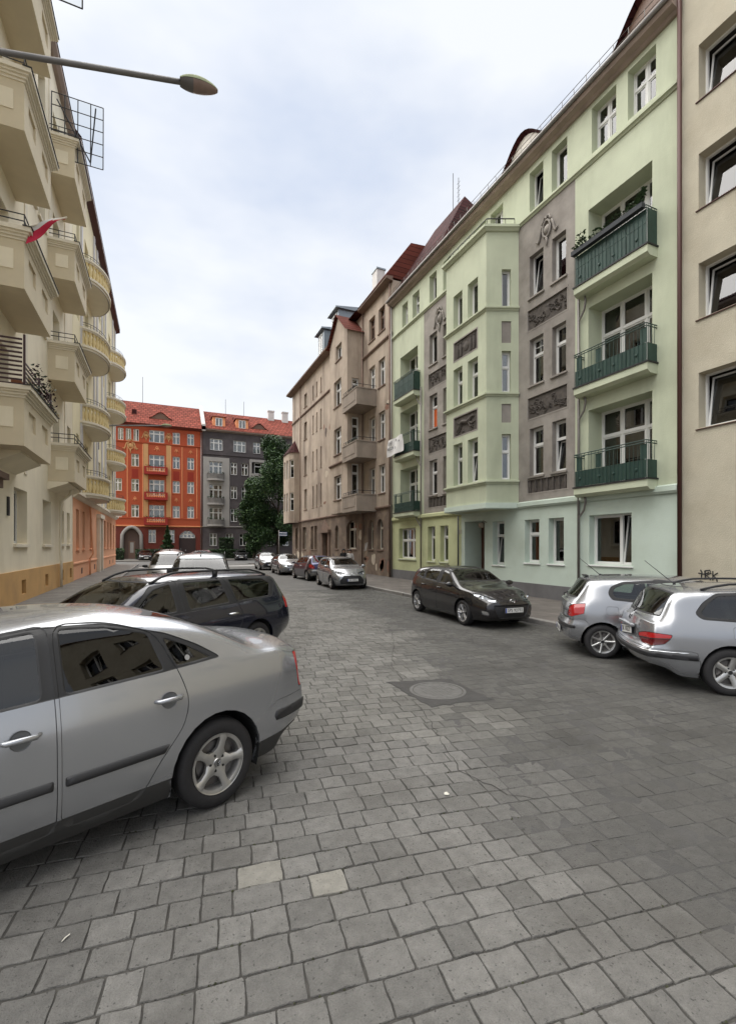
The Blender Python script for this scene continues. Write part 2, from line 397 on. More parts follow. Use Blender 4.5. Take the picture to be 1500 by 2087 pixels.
# small litter: paper scrap, cigarette ends
M_PAPER = mk('dirty_paper', (.5, .48, .42), .9, var=.2, scale=30)
def litter(name, lab, x, y, s, el=1.0, rz=0.0):
    b = MB(); rr = random.Random(int(x * 1000)); k = 7
    v = [(s * el * math.cos(a * 2 * math.pi / k) * rr.uniform(.6, 1.1), s * math.sin(a * 2 * math.pi / k) * rr.uniform(.6, 1.1), rr.uniform(.001, .008)) for a in range(k)] + [(0, 0, .010)]
    b.add(v, [(i, (i + 1) % k, k) for i in range(k)]); o = b.build(name, M_PAPER, None, loc=(x, y, .006), rot=(0, 0, rz)); tag(o, lab, 'litter')
litter('paper_scrap', 'pale crumpled paper scrap lying on the setts in mid road', 2.13, 3.2, .03)
litter('cigarette_end', 'thin white cigarette end on the setts at lower left', -.46, 2.83, .006, 5, .9)

# kerbs and pavements
M_KERB = mk('granite_kerb', (.21, .20, .186), .85, var=.15, scale=9, bump=.5, bscale=60, pits=.3, orand=.14)
def kerb(name, x0, x1, ya, yb, base):
    k = tagset(MB().box(x0 + .01, x1 - .01, ya, yb, -.08, base - .02).build(name, M_JOINT))
    me = MB().cbox(x0, x1, .004, .996, -.05, base, .018).mesh('kerb_stone', M_KERB); y = ya
    rr = random.Random(9)
    while y < yb - .5: put(me, 'kerb_stone', k, (rr.uniform(-.008, .008), y, rr.uniform(-.006, .006)), (0, 0, rr.uniform(-.006, .006))); y += 1
    return k
kerb('kerb_right', KR, KR + .16, 1.5, 50, .13)
kerb('kerb_left', KL - .16, KL, 9, 55, .12)
def slab(name, x0, x1, y0, y1, z, m):
    return tagset(MB().box(x0, x1, y0, y1, -.085, z).build(name, m))
slab('pavement_right', KR + .16, 12.9, -25, 50.2, .115, M_PAVE)
slab('pavement_left', -4.6, KL - .16, -25, 55, .105, M_PAVEL)
slab('side_street', -70, 90, 55, 66, -.006, M_ASPH)
slab('pavement_far', -70, 90, 66, 76, .11, M_PAVEL)
slab('side_street_right', 12.9, 90, 50.2, 55, -.008, M_ASPH)
slab('side_street_left', -70, KL, 55.01, 55.02, -.02, M_ASPH)
mkk = MB().box(KL + .3, KR - .3, 47.2, 48.6, -.003, .002).build('road_marking', mk('worn_white_marking', (.42, .41, .39), .8, var=.3, scale=3)); tagset(mkk)
# ------------------------------------------------------------------ building kit (local: x right, -y towards the street, z up)
def wall(mb, x0, x1, z0, z1, ops=(), depth=.22, y=0.0, mi=0, rmi=None):
    rmi = mi if rmi is None else rmi
    ops = [o for o in ops if o[0] < x1 - 1e-6 and o[1] > x0 + 1e-6 and o[2] < z1 - 1e-6 and o[3] > z0 + 1e-6]
    xs = sorted({round(v, 4) for v in [x0, x1] + [o[0] for o in ops] + [o[1] for o in ops] if x0 - 1e-6 <= v <= x1 + 1e-6})
    zs = sorted({round(v, 4) for v in [z0, z1] + [o[2] for o in ops] + [o[3] for o in ops] if z0 - 1e-6 <= v <= z1 + 1e-6})
    for a, b in zip(xs, xs[1:]):
        for c, d in zip(zs, zs[1:]):
            mx, mz = (a + b) / 2, (c + d) / 2
            if any(o[0] < mx < o[1] and o[2] < mz < o[3] for o in ops): continue
            mb.quad((a, y, c), (b, y, c), (b, y, d), (a, y, d), mi)
    for o in ops:
        a, b, c, d = o[:4]; e = y + (o[4] if len(o) > 4 else depth)
        mb.quad((a, y, c), (a, y, d), (a, e, d), (a, e, c), rmi); mb.quad((b, y, d), (b, y, c), (b, e, c), (b, e, d), rmi)
        mb.quad((a, y, d), (b, y, d), (b, e, d), (a, e, d), rmi); mb.quad((b, y, c), (a, y, c), (a, e, c), (b, e, c), rmi)
    return mb
_wc = {}
def window(par, x, z0, w, h, y=.22, cols=(1, 1), tr=.66, mat=None, sill=None, curtain='r', tilt=(), bars=0, reveal=None, rotz=0.0, pane_mat=None, org=None, name='window'):
    mat = mat or M_WFR; reveal = y if reveal is None else reveal
    s = sum(cols); xs = [0]; 
    for c in cols: xs.append(xs[-1] + w * c / s)
    zs = [0, h] if not tr else [0, h * tr, h]
    key = (round(w, 2), round(h, 2), tuple(cols), tr, mat.name, tuple(tilt), bars); fo = .05; ml = .034
    cells = []
    for j in range(len(zs) - 1):
        for i in range(len(xs) - 1):
            a = xs[i] + (fo if i == 0 else ml); b = xs[i + 1] - (fo if i == len(xs) - 2 else ml)
            c = zs[j] + (fo if j == 0 else ml); d = zs[j + 1] - (fo if j == len(zs) - 2 else ml); cells.append((a, b, c, d))
    sf = min(.045, .07 * w + .012)
    if key not in _wc:
        m = MB()
        m.box(0, w, 0, .075, 0, fo); m.box(0, w, 0, .075, h - fo, h); m.box(0, fo, .001, .074, fo, h - fo); m.box(w - fo, w, .001, .074, fo, h - fo)
        for q in xs[1:-1]: m.box(q - ml, q + ml, -.004, .07, fo, h - fo)
        for q in zs[1:-1]: m.box(fo, w - fo, -.010, .069, q - ml, q + ml)
        for k, (a, b, c, d) in enumerate(cells):
            if k in tilt: continue
            m.box(a, b, .018, .065, c, c + sf); m.box(a, b, .018, .065, d - sf, d); m.box(a, a + sf, .019, .064, c + sf, d - sf); m.box(b - sf, b, .019, .064, c + sf, d - sf)
            if bars and tr and k >= len(cols):
                m.box((a + b) / 2 - .012, (a + b) / 2 + .012, .022, .06, c + sf, d - sf); m.box(a + sf, b - sf, .023, .059, (c + d) / 2 - .012, (c + d) / 2 + .012)
        _wc[key] = m.mesh('window', mat)
    loc = (x, y, z0) if org is None else org
    o = put(_wc[key], name, par, loc, (0, 0, rotz))
    for k, (a, b, c, d) in enumerate(cells):
        pw, ph = round(b - a - 2 * sf, 3), round(d - c - 2 * sf, 3); pm = (pane_mat or {}).get(k, G_WIN)
        pk = ('p', pw, ph, pm.name)
        if pk not in _wc: _wc[pk] = MB().box(0, pw, 0, .006, 0, ph).mesh('pane', pm)
        if k in tilt:
            sk = ('s', round(b - a, 3), round(d - c, 3), mat.name)
            if sk not in _wc:
                m = MB(); W, H = b - a, d - c
                m.box(0, W, 0, .05, 0, sf); m.box(0, W, 0, .05, H - sf, H); m.box(0, sf, .001, .049, sf, H - sf); m.box(W - sf, W, .001, .049, sf, H - sf); _wc[sk] = m.mesh('sash', mat)
            put(_wc[sk], 'sash', o, (a, .025, c), (-rad(8), 0, 0))
            put(_wc[pk], 'pane', o, (a + sf, .045 + sf * .14, c + sf), (-rad(8), 0, 0))
        else: put(_wc[pk], 'pane', o, (a + sf, .038, c + sf))
    if curtain == 'r': curtain = RD.choice(['lace', 'lace', 'lace', 'half', 'half', 'side', None, 'blind', 'low'])
    if curtain:
        ck = ('c', round(w, 2), round(h, 2), curtain)
        if ck not in _wc:
            m = MB()
            def sheet(a, b, c, d, amp=.02, k=36):
                vs = []
                for i in range(k + 1):
                    xx = a + (b - a) * i / k; yy = amp * math.sin(i * .95) ; vs += [(xx, yy, c), (xx, yy, d)]
                m.add(vs, [(2 * i, 2 * i + 2, 2 * i + 3, 2 * i + 1) for i in range(k)])
            if curtain == 'lace': sheet(.03, w - .03, .04, h - .04)
            elif curtain == 'half': sheet(.03, w - .03, .04, h * .48)
            elif curtain == 'low': sheet(.03, w - .03, .04, h * .25)
            elif curtain == 'blind': sheet(.03, w - .03, h * .5, h - .04, .004)
            else: sheet(.03, w * .27, .04, h - .04, .03, 24)
            _wc[ck] = m.mesh('curtain', RD.choice([M_CURT, M_CURT, M_CURT2] if curtain == 'side' else [M_CURT]))
        put(_wc[ck], 'curtain', o, (0, .30, 0))
        if curtain == 'side': put(_wc[ck], 'curtain', o, (w * .72, .30, 0))
    if sill:
        smat, so_, sh = sill; k2 = ('sl', round(w, 2), round(reveal, 2), smat.name, so_, sh)
        if k2 not in _wc:
            m = MB(); m.prism([(-reveal - so_, -sh), (-reveal - so_, -.02), (-.002, .004), (-.002, -sh)][::-1], -.06, w + .06, lambda a, b, d: (d, a, b)); _wc[k2] = m.mesh('sill', smat)
        put(_wc[k2], 'sill', o, (0, 0, -.005))
    return o
def course(par, x0, x1, z, prof, mat, name='string_course', y=0.0):    # prof: (out, dz) outline
    m = MB(); m.prism([(y - a, z + b) for a, b in prof], x0, x1, lambda a, b, d: (d, a, b))
    return m.build(name, mat, par)
P_BELT = [(0, -.02), (.05, -.02), (.09, .05), (.13, .06), (.13, .14), (0, .18)]
def shell(par, x0, x1, d, h, mat, z0=0.0):     # side and back walls
    m = MB(); m.quad((x0, d, z0), (x0, 0, z0), (x0, 0, h), (x0, d, h)); m.quad((x1, 0, z0), (x1, d, z0), (x1, d, h), (x1, 0, h)); m.quad((x1, d, z0), (x0, d, z0), (x0, d, h), (x1, d, h))
    return m.build('side_wall', mat, par)
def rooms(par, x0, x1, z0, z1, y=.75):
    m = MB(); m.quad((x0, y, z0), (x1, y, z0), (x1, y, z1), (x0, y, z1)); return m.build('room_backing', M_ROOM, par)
def pipe(par, pts, r, mat, name='drainpipe'):
    o = MB().tube(pts, r, 8).build(name, mat, par, smooth=True); return o
def tile_mat(name, col, ax, sx=.2, sy=.32, var=.25):
    m = mk(name, col, .95, var=var, scale=.9, detail=8, stain=.3, stcol=tuple(c * .45 for c in col), stscale=.5, spec=.15)
    nt = m.node_tree; N = nt.nodes.new; L = nt.links.new; p = nt.nodes['Principled BSDF']; src = p.inputs['Base Color'].links[0].from_socket
    geo = N('ShaderNodeNewGeometry'); sp = N('ShaderNodeSeparateXYZ'); cb = N('ShaderNodeCombineXYZ'); L(geo.outputs['Position'], sp.inputs[0])
    L(sp.outputs[0 if ax == 'xz' else 1], cb.inputs[0]); L(sp.outputs[2], cb.inputs[1])
    b = N('ShaderNodeTexBrick'); b.inputs['Scale'].default_value = 1; b.inputs['Brick Width'].default_value = sx; b.inputs['Row Height'].default_value = sy; b.inputs['Mortar Size'].default_value = .018
    b.inputs['Color1'].default_value = (.8, .8, .8, 1); b.inputs['Color2'].default_value = (1.15, 1.1, 1.1, 1); b.inputs['Mortar'].default_value = (.4, .4, .4, 1); b.inputs['Mortar Size'].default_value = .018 if sy < .4 else .05; L(cb.outputs[0], b.inputs['Vector'])
    mx = N('ShaderNodeMix'); mx.data_type = 'RGBA'; mx.blend_type = 'MULTIPLY'; mx.inputs[0].default_value = 1; L(src, mx.inputs[6]); L(b.outputs['Color'], mx.inputs[7]); L(mx.outputs[2], p.inputs['Base Color'])
    bp = N('ShaderNodeBump'); bp.inputs['Strength'].default_value = .6; bp.inputs['Distance'].default_value = .03; bp.invert = True; L(b.outputs['Fac'], bp.inputs['Height']); L(bp.outputs[0], p.inputs['Normal'])
    return m
def relief(par, x0, x1, z0, z1, y, seed, mat, dark, kind='swirl', name='relief_panel'):
    m = MB(); t = .05
    m.quad((x0, y + .05, z0), (x1, y + .05, z0), (x1, y + .05, z1), (x0, y + .05, z1), 1)
    for a, b, c, d in ((x0, x1, z0, z0 + t), (x0, x1, z1 - t, z1), (x0, x0 + t, z0 + t, z1 - t), (x1 - t, x1, z0 + t, z1 - t)): m.box(a, b, y - .012, y + .06, c, d, 0)
    r = random.Random(seed); w, h = x1 - x0, z1 - z0; cx, cz = (x0 + x1) / 2, (z0 + z1) / 2; yy = y + .04
    def blob(px, pz, a, b): 
        vs = [(px + a * math.cos(q * .7854), yy, pz + b * math.sin(q * .7854)) for q in range(8)] + [(px, yy - .055, pz)]; m.add(vs, [(q, (q + 1) % 8, 8) for q in range(8)], 1)
    if kind == 'swirl':
        for s in (-1, 1):
            for k in range(6):
                ox, oz = s * w * (.07 + .07 * k), h * r.uniform(-.22, .24); R0 = h * r.uniform(.09, .19); ph = r.uniform(0, 6)
                m.tube([(cx + ox + R0 * (1 - q / 14) * math.cos(ph + s * q * .55), yy - .01, cz + oz + R0 * (1 - q / 14) * math.sin(ph + s * q * .55)) for q in range(11)], .020, 5, 1)
                for q in range(5): blob(cx + ox + r.uniform(-.09, .09), cz + oz + r.uniform(-.16, .16), r.uniform(.025, .06), r.uniform(.02, .05))
        blob(cx, cz, .13, h * .3); blob(cx, cz + h * .2, .1, .08)
    elif kind == 'animal':     # a running four-legged beast in low relief
        P = lambda a, b: (cx + a * w, yy - .012, cz + b * h)
        m.tube([P(-.26, .10), P(-.12, .16), P(.06, .08), P(.18, .16), P(.25, .26), P(.33, .24)], [.05, .09, .085, .075, .055, .03], 7, 1)
        for pts in ([P(-.22, .08), P(-.30, -.12), P(-.40, -.26)], [P(-.18, .06), P(-.22, -.16), P(-.33, -.34)], [P(.14, .06), P(.24, -.08), P(.36, -.02)], [P(.10, .04), P(.18, -.18), P(.30, -.2)]): m.tube(pts, [.05, .035, .022], 6, 1)
        m.tube([P(.28, .28), P(.24, .4)], [.02, .01], 5, 1); m.tube([P(-.27, .12), P(-.36, .2), P(-.4, .14)], .016, 5, 1)
        for q in range(9): blob(x0 + r.uniform(.1, .9) * w, z0 + r.uniform(.08, .22) * h, .05, .04)
    elif kind == 'figures':
        for q in (-.33, -.2, .2, .33):
            m.tube([(cx + q * w, yy - .01, cz - h * .36), (cx + q * w + .02, yy - .02, cz), (cx + q * w, yy - .01, cz + h * .22)], [.06, .075, .045], 7, 1); blob(cx + q * w, cz + h * .32, .055, .065)
            m.tube([(cx + q * w, yy - .01, cz + h * .15), (cx + q * w + .12 * (1 if q < 0 else -1), yy - .01, cz + h * .02)], .022, 5, 1)
        m.lathe([(.0, -.05), (.10, -.045), (.19, -.01), (.2, .02)], 14, 1, 'y', (cx, yy + .0, cz))
    elif kind == 'balusters':
        k = 7
        for q in range(k):
            xx = x0 + w * (q + .5) / k; m.lathe([(.035, 0), (.06, h * .12), (.03, h * .3), (.07, h * .55), (.03, h * .8), (.05, h * .9)], 8, 1, 'z', (xx, yy - .01, z0 + .05))
    o = m.build(name, [mat, dark], par); return autosmooth(o, 40)
def ornament(par, x, z, y, s, seed, mat):     # stucco cartouche above a window
    m = MB(); r = random.Random(seed)
    m.tube([(x + .16 * s * math.cos(a * .3307), y - .05, z + .26 * s * math.sin(a * .3307)) for a in range(19)], .035 * s, 6, 0, closed=True)
    m.lathe([(0, -.09), (.09 * s, -.075), (.14 * s, -.03), (.15 * s, 0)], 12, 0, 'y', (x, y, z))
    for sd in (-1, 1):
        m.tube([(x + sd * (.16 + .05 * q) * s, y - .04, z + (.12 - .07 * q + .12 * math.sin(q * 1.3)) * s) for q in range(7)], [.04 * s] * 5 + [.03 * s, .015 * s], 6)
        m.tube([(x + sd * .05 * q * s, y - .05, z + (.30 + .10 * math.sin(q * 1.1)) * s) for q in range(5)], .03 * s, 6)
    m.tube([(x, y - .04, z - .26 * s), (x, y - .04, z - .55 * s)], [.05 * s, .015 * s], 6)
    o = m.build('stucco_ornament', mat, par, smooth=True); return o
def leaves(par, name, mats, pts, size, seed, n=None):
    m = MB(); r = random.Random(seed)
    for (x, y, z) in pts:
        a = r.uniform(0, 6.28); b = r.uniform(-.9, .9); s = size * r.uniform(.6, 1.3)
        u = Vector((math.cos(a), math.sin(a), b)).normalized() * s; v = Vector((-math.sin(a) * r.uniform(.4, 1), math.cos(a) * r.uniform(.4, 1), r.uniform(-.8, .8))).normalized() * s * .55
        p = Vector((x, y, z)); m.quad(p - u, p - v, p + u, p + v, r.randrange(len(mats)) if len(mats) > 1 else 0)
    o = m.build(name, mats, par); o['kind'] = 'stuff'; return o
M_LEAF = [mk('leaf_dark', (.022, .050, .018), .6), mk('leaf_mid', (.040, .085, .026), .6), mk('leaf_light', (.085, .150, .045), .6)]
M_CLAY = mk('terracotta', (.30, .12, .06), .85)

def patches(par, spec, seed, mats, y=0.0):      # plaster repairs and bare spots, each an irregular thin skin
    r = random.Random(seed)
    for x0, x1, z0, z1, n in spec:
        for _ in range(n):
            cx, cz = r.uniform(x0, x1), r.uniform(z0, z1); a, b = r.uniform(.12, .42), r.uniform(.1, .5); k = 14; ph = r.uniform(0, 6)
            P = [(cx + a * math.cos(i * 2 * math.pi / k) * (1 + .22 * math.sin(2 * i * .4488 + ph) + r.uniform(-.09, .09)), cz + b * math.sin(i * 2 * math.pi / k) * (1 + .2 * math.sin(3 * i * .4488 + ph) + r.uniform(-.09, .09))) for i in range(k)]
            MB().prism(P, y - .004, y + .002, lambda p, q, d: (p, d, q)).build('plaster_patch', r.choice(mats), par)
# ------------------------------------------------------------------ right side: pale green tenement
M_GREEN = mk('pale_green_render', lin(192, 198, 173), .88, var=.08, scale=1.1, bump=.3, bscale=26, stain=.55, stcol=lin(146, 152, 128), stscale=.55, streak=True, detail=8)
M_MINT = mk('fresh_mint_render', lin(196, 209, 197), .88, var=.06, scale=1.2, bump=.25, bscale=26, stain=.5, stcol=lin(172, 184, 168), stscale=.7, detail=8)
M_OLIVE = mk('yellowish_green_render', lin(186, 190, 148), .88, var=.07, scale=1.2, bump=.25, bscale=26, stain=.5, stcol=lin(150, 152, 118), stscale=.7, detail=8)
M_GREY = mk('bare_grey_plaster', lin(149, 143, 136), .92, var=.22, scale=1.6, bump=.35, bscale=24, stain=.5, stcol=lin(108, 101, 95), stscale=.9, detail=8)
M_DKGREY = mk('dark_relief_plaster', lin(86, 80, 75), .92, var=.3, scale=7, bump=.4, bscale=40)
M_PLINTH = mk('grey_plinth', lin(112, 111, 112), .9, var=.12, scale=2, bump=.3, bscale=30, stain=.4, stcol=(.08, .075, .07))
M_RAIL = mk('dark_green_metal', lin(40, 64, 57), .5, .2, var=.2, scale=6, stain=.35, stcol=lin(70, 98, 88), stscale=2.5, streak=True)
M_GUT = mk('grey_zinc', lin(128, 124, 120), .5, .5, var=.1)
M_EAVE = mk('grey_brown_eaves', lin(150, 134, 124), .85, var=.18, scale=2)
M_ROOFD = tile_mat('dark_red_tiles', lin(66, 36, 36), 'yz', .22, .3, .45)
M_ROOFR = tile_mat('red_tiles_side', lin(104, 57, 48), 'yz', .22, .3)
M_RPIPE = mk('red_brown_pipe', (.075, .03, .024), .5, .2)
gb = thing('green_tenement', 'pale green five storey tenement with grey stucco strips, bay and green balconies', 'building', (12.8, 25.1, .115), -math.pi / 2)
GZ = .115      # building sits on the pavement; heights below are measured above the road
def gz(v): return v - GZ
S_G = (M_GREEN, .06, .07); S_Y = (M_GREY, .07, .08); S_W = (M_WHITE, .05, .05)
gw = {}        # openings per zone
ops_low = [(.84, 2.82, 1.3, 3.05), (4.1, 4.81, 1.25, 3.05), (5.28, 6.0, 1.25, 3.05), (7.36, 8.8, .115, 3.15, .95), (9.35, 10.07, 1.25, 3.07), (11.25, 12.0, 1.4, 3.04), (12.45, 13.15, 1.4, 3.04), (14.2, 15.7, 1.44, 3.04)]
ops_low = [(a, b, gz(c), gz(d), *e) for a, b, c, d, *e in ops_low]
m = MB(); wall(m, 0, 7.1, gz(.62), gz(3.6), ops_low, .24, 0, 0); wall(m, 7.1, 17.1, gz(.62), gz(3.6), ops_low, .24, 0, 1); m.build('ground_floor_wall', [M_OLIVE, M_MINT], gb)
m = MB(); pl = [(7.36, 8.8, 0, gz(.62), .99)]; wall(m, 0, 17.1, 0, gz(.62), pl, .24, -.04, 0); m.quad((0, -.04, gz(.62)), (7.36, -.04, gz(.62)), (7.36, 0, gz(.62)), (0, 0, gz(.62))); m.quad((8.8, -.04, gz(.62)), (17.1, -.04, gz(.62)), (17.1, 0, gz(.62)), (8.8, 0, gz(.62))); m.build('plinth', M_PLINTH, gb)
L1, L2, L3 = (4.0, 6.5), (7.3, 9.88), (10.6, 13.1)
up = []
for a, b in (L1, L2, L3): up += [(1.0, 3.05, a, b, .62), (14.17, 16.34, a, b, .62)]
f4 = [(1.24, 1.92, 14.8, 16.1), (2.46, 3.21, 14.8, 16.1), (4.25, 4.95, 14.76, 16.2), (5.55, 6.25, 14.76, 16.2), (8.0, 8.9, 14.76, 16.2), (9.2, 10.0, 14.76, 16.2), (11.5, 12.2, 14.76, 16.27), (12.6, 13.3, 14.76, 16.27), (14.3, 15.19, 14.86, 16.34), (15.58, 16.45, 14.86, 16.34)]
st = []
for a, b in ((4.7, 6.5), (8.15, 9.9), (11.5, 13.08)): st += [(4.25, 5.0, a, b), (5.55, 6.3, a, b), (11.5, 12.2, a, b), (12.62, 13.25, a, b)]
cv = lambda L_: [(o[0], o[1], gz(o[2]), gz(o[3]), *o[4:]) for o in L_]
up, f4, st = cv(up), cv(f4), cv(st)
m = MB()
wall(m, 0, 3.7, gz(3.6), gz(14.6), up, .3, 0, 0); wall(m, 13.64, 17.1, gz(3.6), gz(14.6), up, .3, 0, 0); wall(m, 7.1, 10.91, gz(3.6), gz(14.6), [], .3, 0, 0)
wall(m, 0, 17.1, gz(14.6), gz(16.55), f4, .26, 0, 0)
m.build('wall', M_GREEN, gb)
m = MB(); holes = [(4.12, 6.4, 6.83, 7.73, .055), (4.12, 6.4, 10.22, 11.09, .055), (4.12, 6.4, 4.0, 4.59, .055), (11.36, 13.35, 6.83, 7.73, .055), (11.36, 13.35, 10.22, 11.09, .055), (11.36, 13.35, 4.0, 4.59, .055)]
wall(m, 3.7, 7.1, gz(3.6), gz(14.6), st + cv(holes), .2, 0, 0); m.build('bare_plaster_wall', M_GREY, gb); m = MB(); wall(m, 10.91, 13.64, gz(3.6), gz(14.6), st + cv(holes), .2, 0, 0); m.build('bare_plaster_wall', M_GREY, gb)
for i, (a, b, c, d, _) in enumerate(holes): relief(gb, a, b, gz(c), gz(d), .003, 40 + i, M_GREY, M_DKGREY, 'balusters' if c < 5 else 'swirl')
ornament(gb, 12.4, gz(13.6), 0, 1.15, 1, M_GREY); ornament(gb, 5.25, gz(13.6), 0, 1.3, 2, M_GREY)
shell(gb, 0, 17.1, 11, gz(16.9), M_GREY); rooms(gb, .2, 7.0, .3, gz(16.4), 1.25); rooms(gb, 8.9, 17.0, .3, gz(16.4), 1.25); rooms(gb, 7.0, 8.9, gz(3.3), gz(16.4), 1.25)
# windows
window(gb, .84, gz(1.3), 1.98, 1.75, .24, (1, 1, 1), .6, sill=S_G)
for x in (4.1, 5.28): window(gb, x, gz(1.25), .71, 1.8, .24, (1,), .68, tilt=(1,), sill=S_G, curtain='half')
window(gb, 9.35, gz(1.25), .72, 1.82, .24, (1,), .66, tilt=(0,), sill=S_W)
window(gb, 11.25, gz(1.4), .75, 1.64, .24, (1,), .66, sill=S_W, curtain='low'); window(gb, 12.45, gz(1.4), .7, 1.64, .24, (1,), None, sill=S_W, curtain=None)
window(gb, 14.2, gz(1.44), 1.5, 1.6, .24, (2, 1), None, tilt=(1,), sill=S_W, curtain='low')
for i, (a, b, c, d) in enumerate(f4): window(gb, a, c, b - a, d - c, .26, (1,) if b - a < .8 else (1, 1), None if i in (6, 7, 2, 3) else .62, tilt=(0,) if i in (1, 6) else (), curtain='r' if i != 7 else 'lace')
M_BOARD = mk('orange_board', lin(196, 92, 40), .8, var=.15, scale=5)
for i, (a, b, c, d) in enumerate(st):
    bd = {0: M_BOARD} if i == 4 else None
    window(gb, a, c, b - a, d - c, .2, (1,), .64 if i not in (8, 9, 10, 11) else None, sill=S_Y, tilt=(0,) if i in (3, 10) else (), bars=1 if i in (6,) else 0, pane_mat=bd)
for i, (a, b, c, d, _) in enumerate(up): window(gb, a, c + .02, b - a, d - c - .02, .62, (1, 1.1, .8), .66, curtain=['lace', 'side', 'half', None, 'lace', None][i], name='balcony_window', tilt=(2,) if i == 5 else ())
# entrance
dm = mk('dark_wooden_door', (.10, .045, .03), .55, var=.2, scale=6)
m = MB(); m.box(7.37, 8.79, .95, 1.0, 0, gz(3.14), 0)
for a, b, c, d in ((7.47, 8.02, .25, 1.1), (8.12, 8.68, .25, 1.1), (7.47, 8.02, 1.2, 2.2), (8.12, 8.68, 1.2, 2.2), (7.47, 8.68, 2.35, 2.95)): m.box(a, b, .93, .955, c, d)
dr = m.build('door', dm, gb); MB().tube([(8.1, .9, 1.0), (8.1, .88, 1.02), (8.1, .88, 1.2), (8.1, .9, 1.22)], .012, 6).build('handle', M_CHROME, dr)
m = MB(); m.box(7.3, 8.86, .0, .95, -.05, .03); m.build('doorstep', M_PLINTH, gb)
l = MB(); l.tube([(8.95, 0, gz(3.05)), (8.95, -.18, gz(3.12)), (8.95, -.3, gz(3.02))], .018, 6); l.lathe([(.0, .09), (.09, .08), (.12, 0), (.10, -.12), (.0, -.15)], 12, 0, 'z', (8.95, -.3, gz(2.95))); l.build('entrance_lamp', mk('weathered_lamp', (.24, .2, .15), .6), gb, smooth=True)
pm = MB(); pm.box(0, .28, -.01, 0, 0, .2); pp = pm.build('number_plate_sign', mk('enamel_sign', (.42, .40, .30), .5), gb, loc=(6.85, -.002, gz(2.6)))
# bay
BX = [(7.1, 0), (7.6, -1.17), (10.4, -1.17), (10.91, 0)]
zb0, zb1 = gz(3.72), gz(14.5)
fw = []
for a, b in ((4.66, 6.45), (8.12, 9.73), (11.5, 12.95)): fw += [(8.15, 8.81, gz(a), gz(b)), (9.19, 9.87, gz(a), gz(b))]
fp = [(8.15, 9.87, gz(6.74), gz(7.64), .055), (8.15, 9.87, gz(10.04), gz(10.92), .055)]
m = MB(); wall(m, 7.6, 10.4, zb0, zb1, fw + fp, .24, -1.17, 0); bay = m.build('bay', M_GREEN, gb)
def face_frame(p, q):
    d = Vector((q[0] - p[0], q[1] - p[1], 0)); return math.atan2(d.y, d.x), d.length
for (p, q), seen in (((BX[0], BX[1]), 0), ((BX[2], BX[3]), 1)):
    a, Ln = face_frame(p, q); x0 = Ln * .48; so_ = [(x0, x0 + .36, gz(c), gz(d)) for c, d in ((4.66, 6.45), (8.12, 9.73), (11.5, 12.95))]; pan = [(x0 - .01, x0 + .37, gz(c), gz(d), .04) for c, d in ((6.9, 7.64), (10.04, 10.9))]
    m = MB(); wall(m, 0, Ln, zb0, zb1, so_ + pan, .2, 0, 0)
    for s_ in pan: m.quad((s_[0], .04, s_[2]), (s_[1], .04, s_[2]), (s_[1], .04, s_[3]), (s_[0], .04, s_[3]), 1)
    o = m.build('bay_side', [M_GREEN, M_GREY], gb, loc=(p[0], p[1], 0), rot=(0, 0, a))
    for s_ in so_: window(o, s_[0], s_[2], .36, s_[3] - s_[2], .16, (1,), .62 if s_[2] < 9 else None, curtain='lace' if s_[2] < 9 else None, name='bay_window')
    m = MB(); m.quad((.05, .5, zb0), (Ln, .5, zb0), (Ln, .5, zb1), (.05, .5, zb1))
for i, (a, b, c, d) in enumerate(fw): window(gb, a, c, b - a, d - c, -1.17 + .24, (1,), .64 if i < 4 else None, reveal=.24, tilt=(0,) if i == 1 else (), curtain='r')
relief(gb, *fp[0][:4], -1.167, 71, M_GREY, M_DKGREY, 'animal'); relief(gb, *fp[1][:4], -1.167, 72, M_GREY, M_DKGREY, 'figures')
def bay_course(z, prof, mat, name='string_course'):
    m = MB(); path = [(BX[0][0], BX[0][1]), BX[1], BX[2], BX[3]]; rings = []
    ns = []
    for (a, b) in zip(path, path[1:]): d = Vector((b[0] - a[0], b[1] - a[1])).normalized(); ns.append(Vector((d.y, -d.x)))
    for i, p in enumerate(path):
        n = ns[0] if i == 0 else ns[-1] if i == len(path) - 1 else (ns[i - 1] + ns[i]).normalized() / max(.3, (ns[i - 1] + ns[i]).normalized().dot(ns[i]))
        if i in (0, 3): n = Vector((n.x / abs(n.x) * .6 if abs(n.x) > .01 else 0, 0)) if False else n
        rings.append([(p[0] + n.x * o, p[1] + n.y * o, z + dz) for o, dz in prof])
    k = len(prof); vs = [v for r_ in rings for v in r_]
    m.add(vs, [(i * k + j, i * k + (j + 1) % k, (i + 1) * k + (j + 1) % k, (i + 1) * k + j) for i in range(3) for j in range(k)] + [tuple(range(k)), tuple(3 * k + j for j in range(k))[::-1]])
    return m.build(name, mat, gb)
for z in (4.5, 7.95, 11.33): bay_course(gz(z), [(-.05, -.03), (.03, -.03), (.06, .04), (.11, .05), (.11, .11), (-.05, .15)], M_GREEN)
bay_course(gz(14.42), [(-.1, 0), (.06, .0), (.14, .09), (.18, .1), (.18, .2), (-.1, .22)], M_GREEN, 'bay_cornice')
bay_course(gz(3.5), [(-.3, 0), (.05, 0), (.08, .03), (.08, .24), (-.3, .26)], M_MINT, 'bay_base')
m = MB(); m.add([(x, y, gz(3.52)) for x, y in BX] + [(x, y, gz(14.62)) for x, y in BX], [(0, 3, 2, 1), (4, 5, 6, 7)]); m.build('bay_deck', M_GREEN, gb)
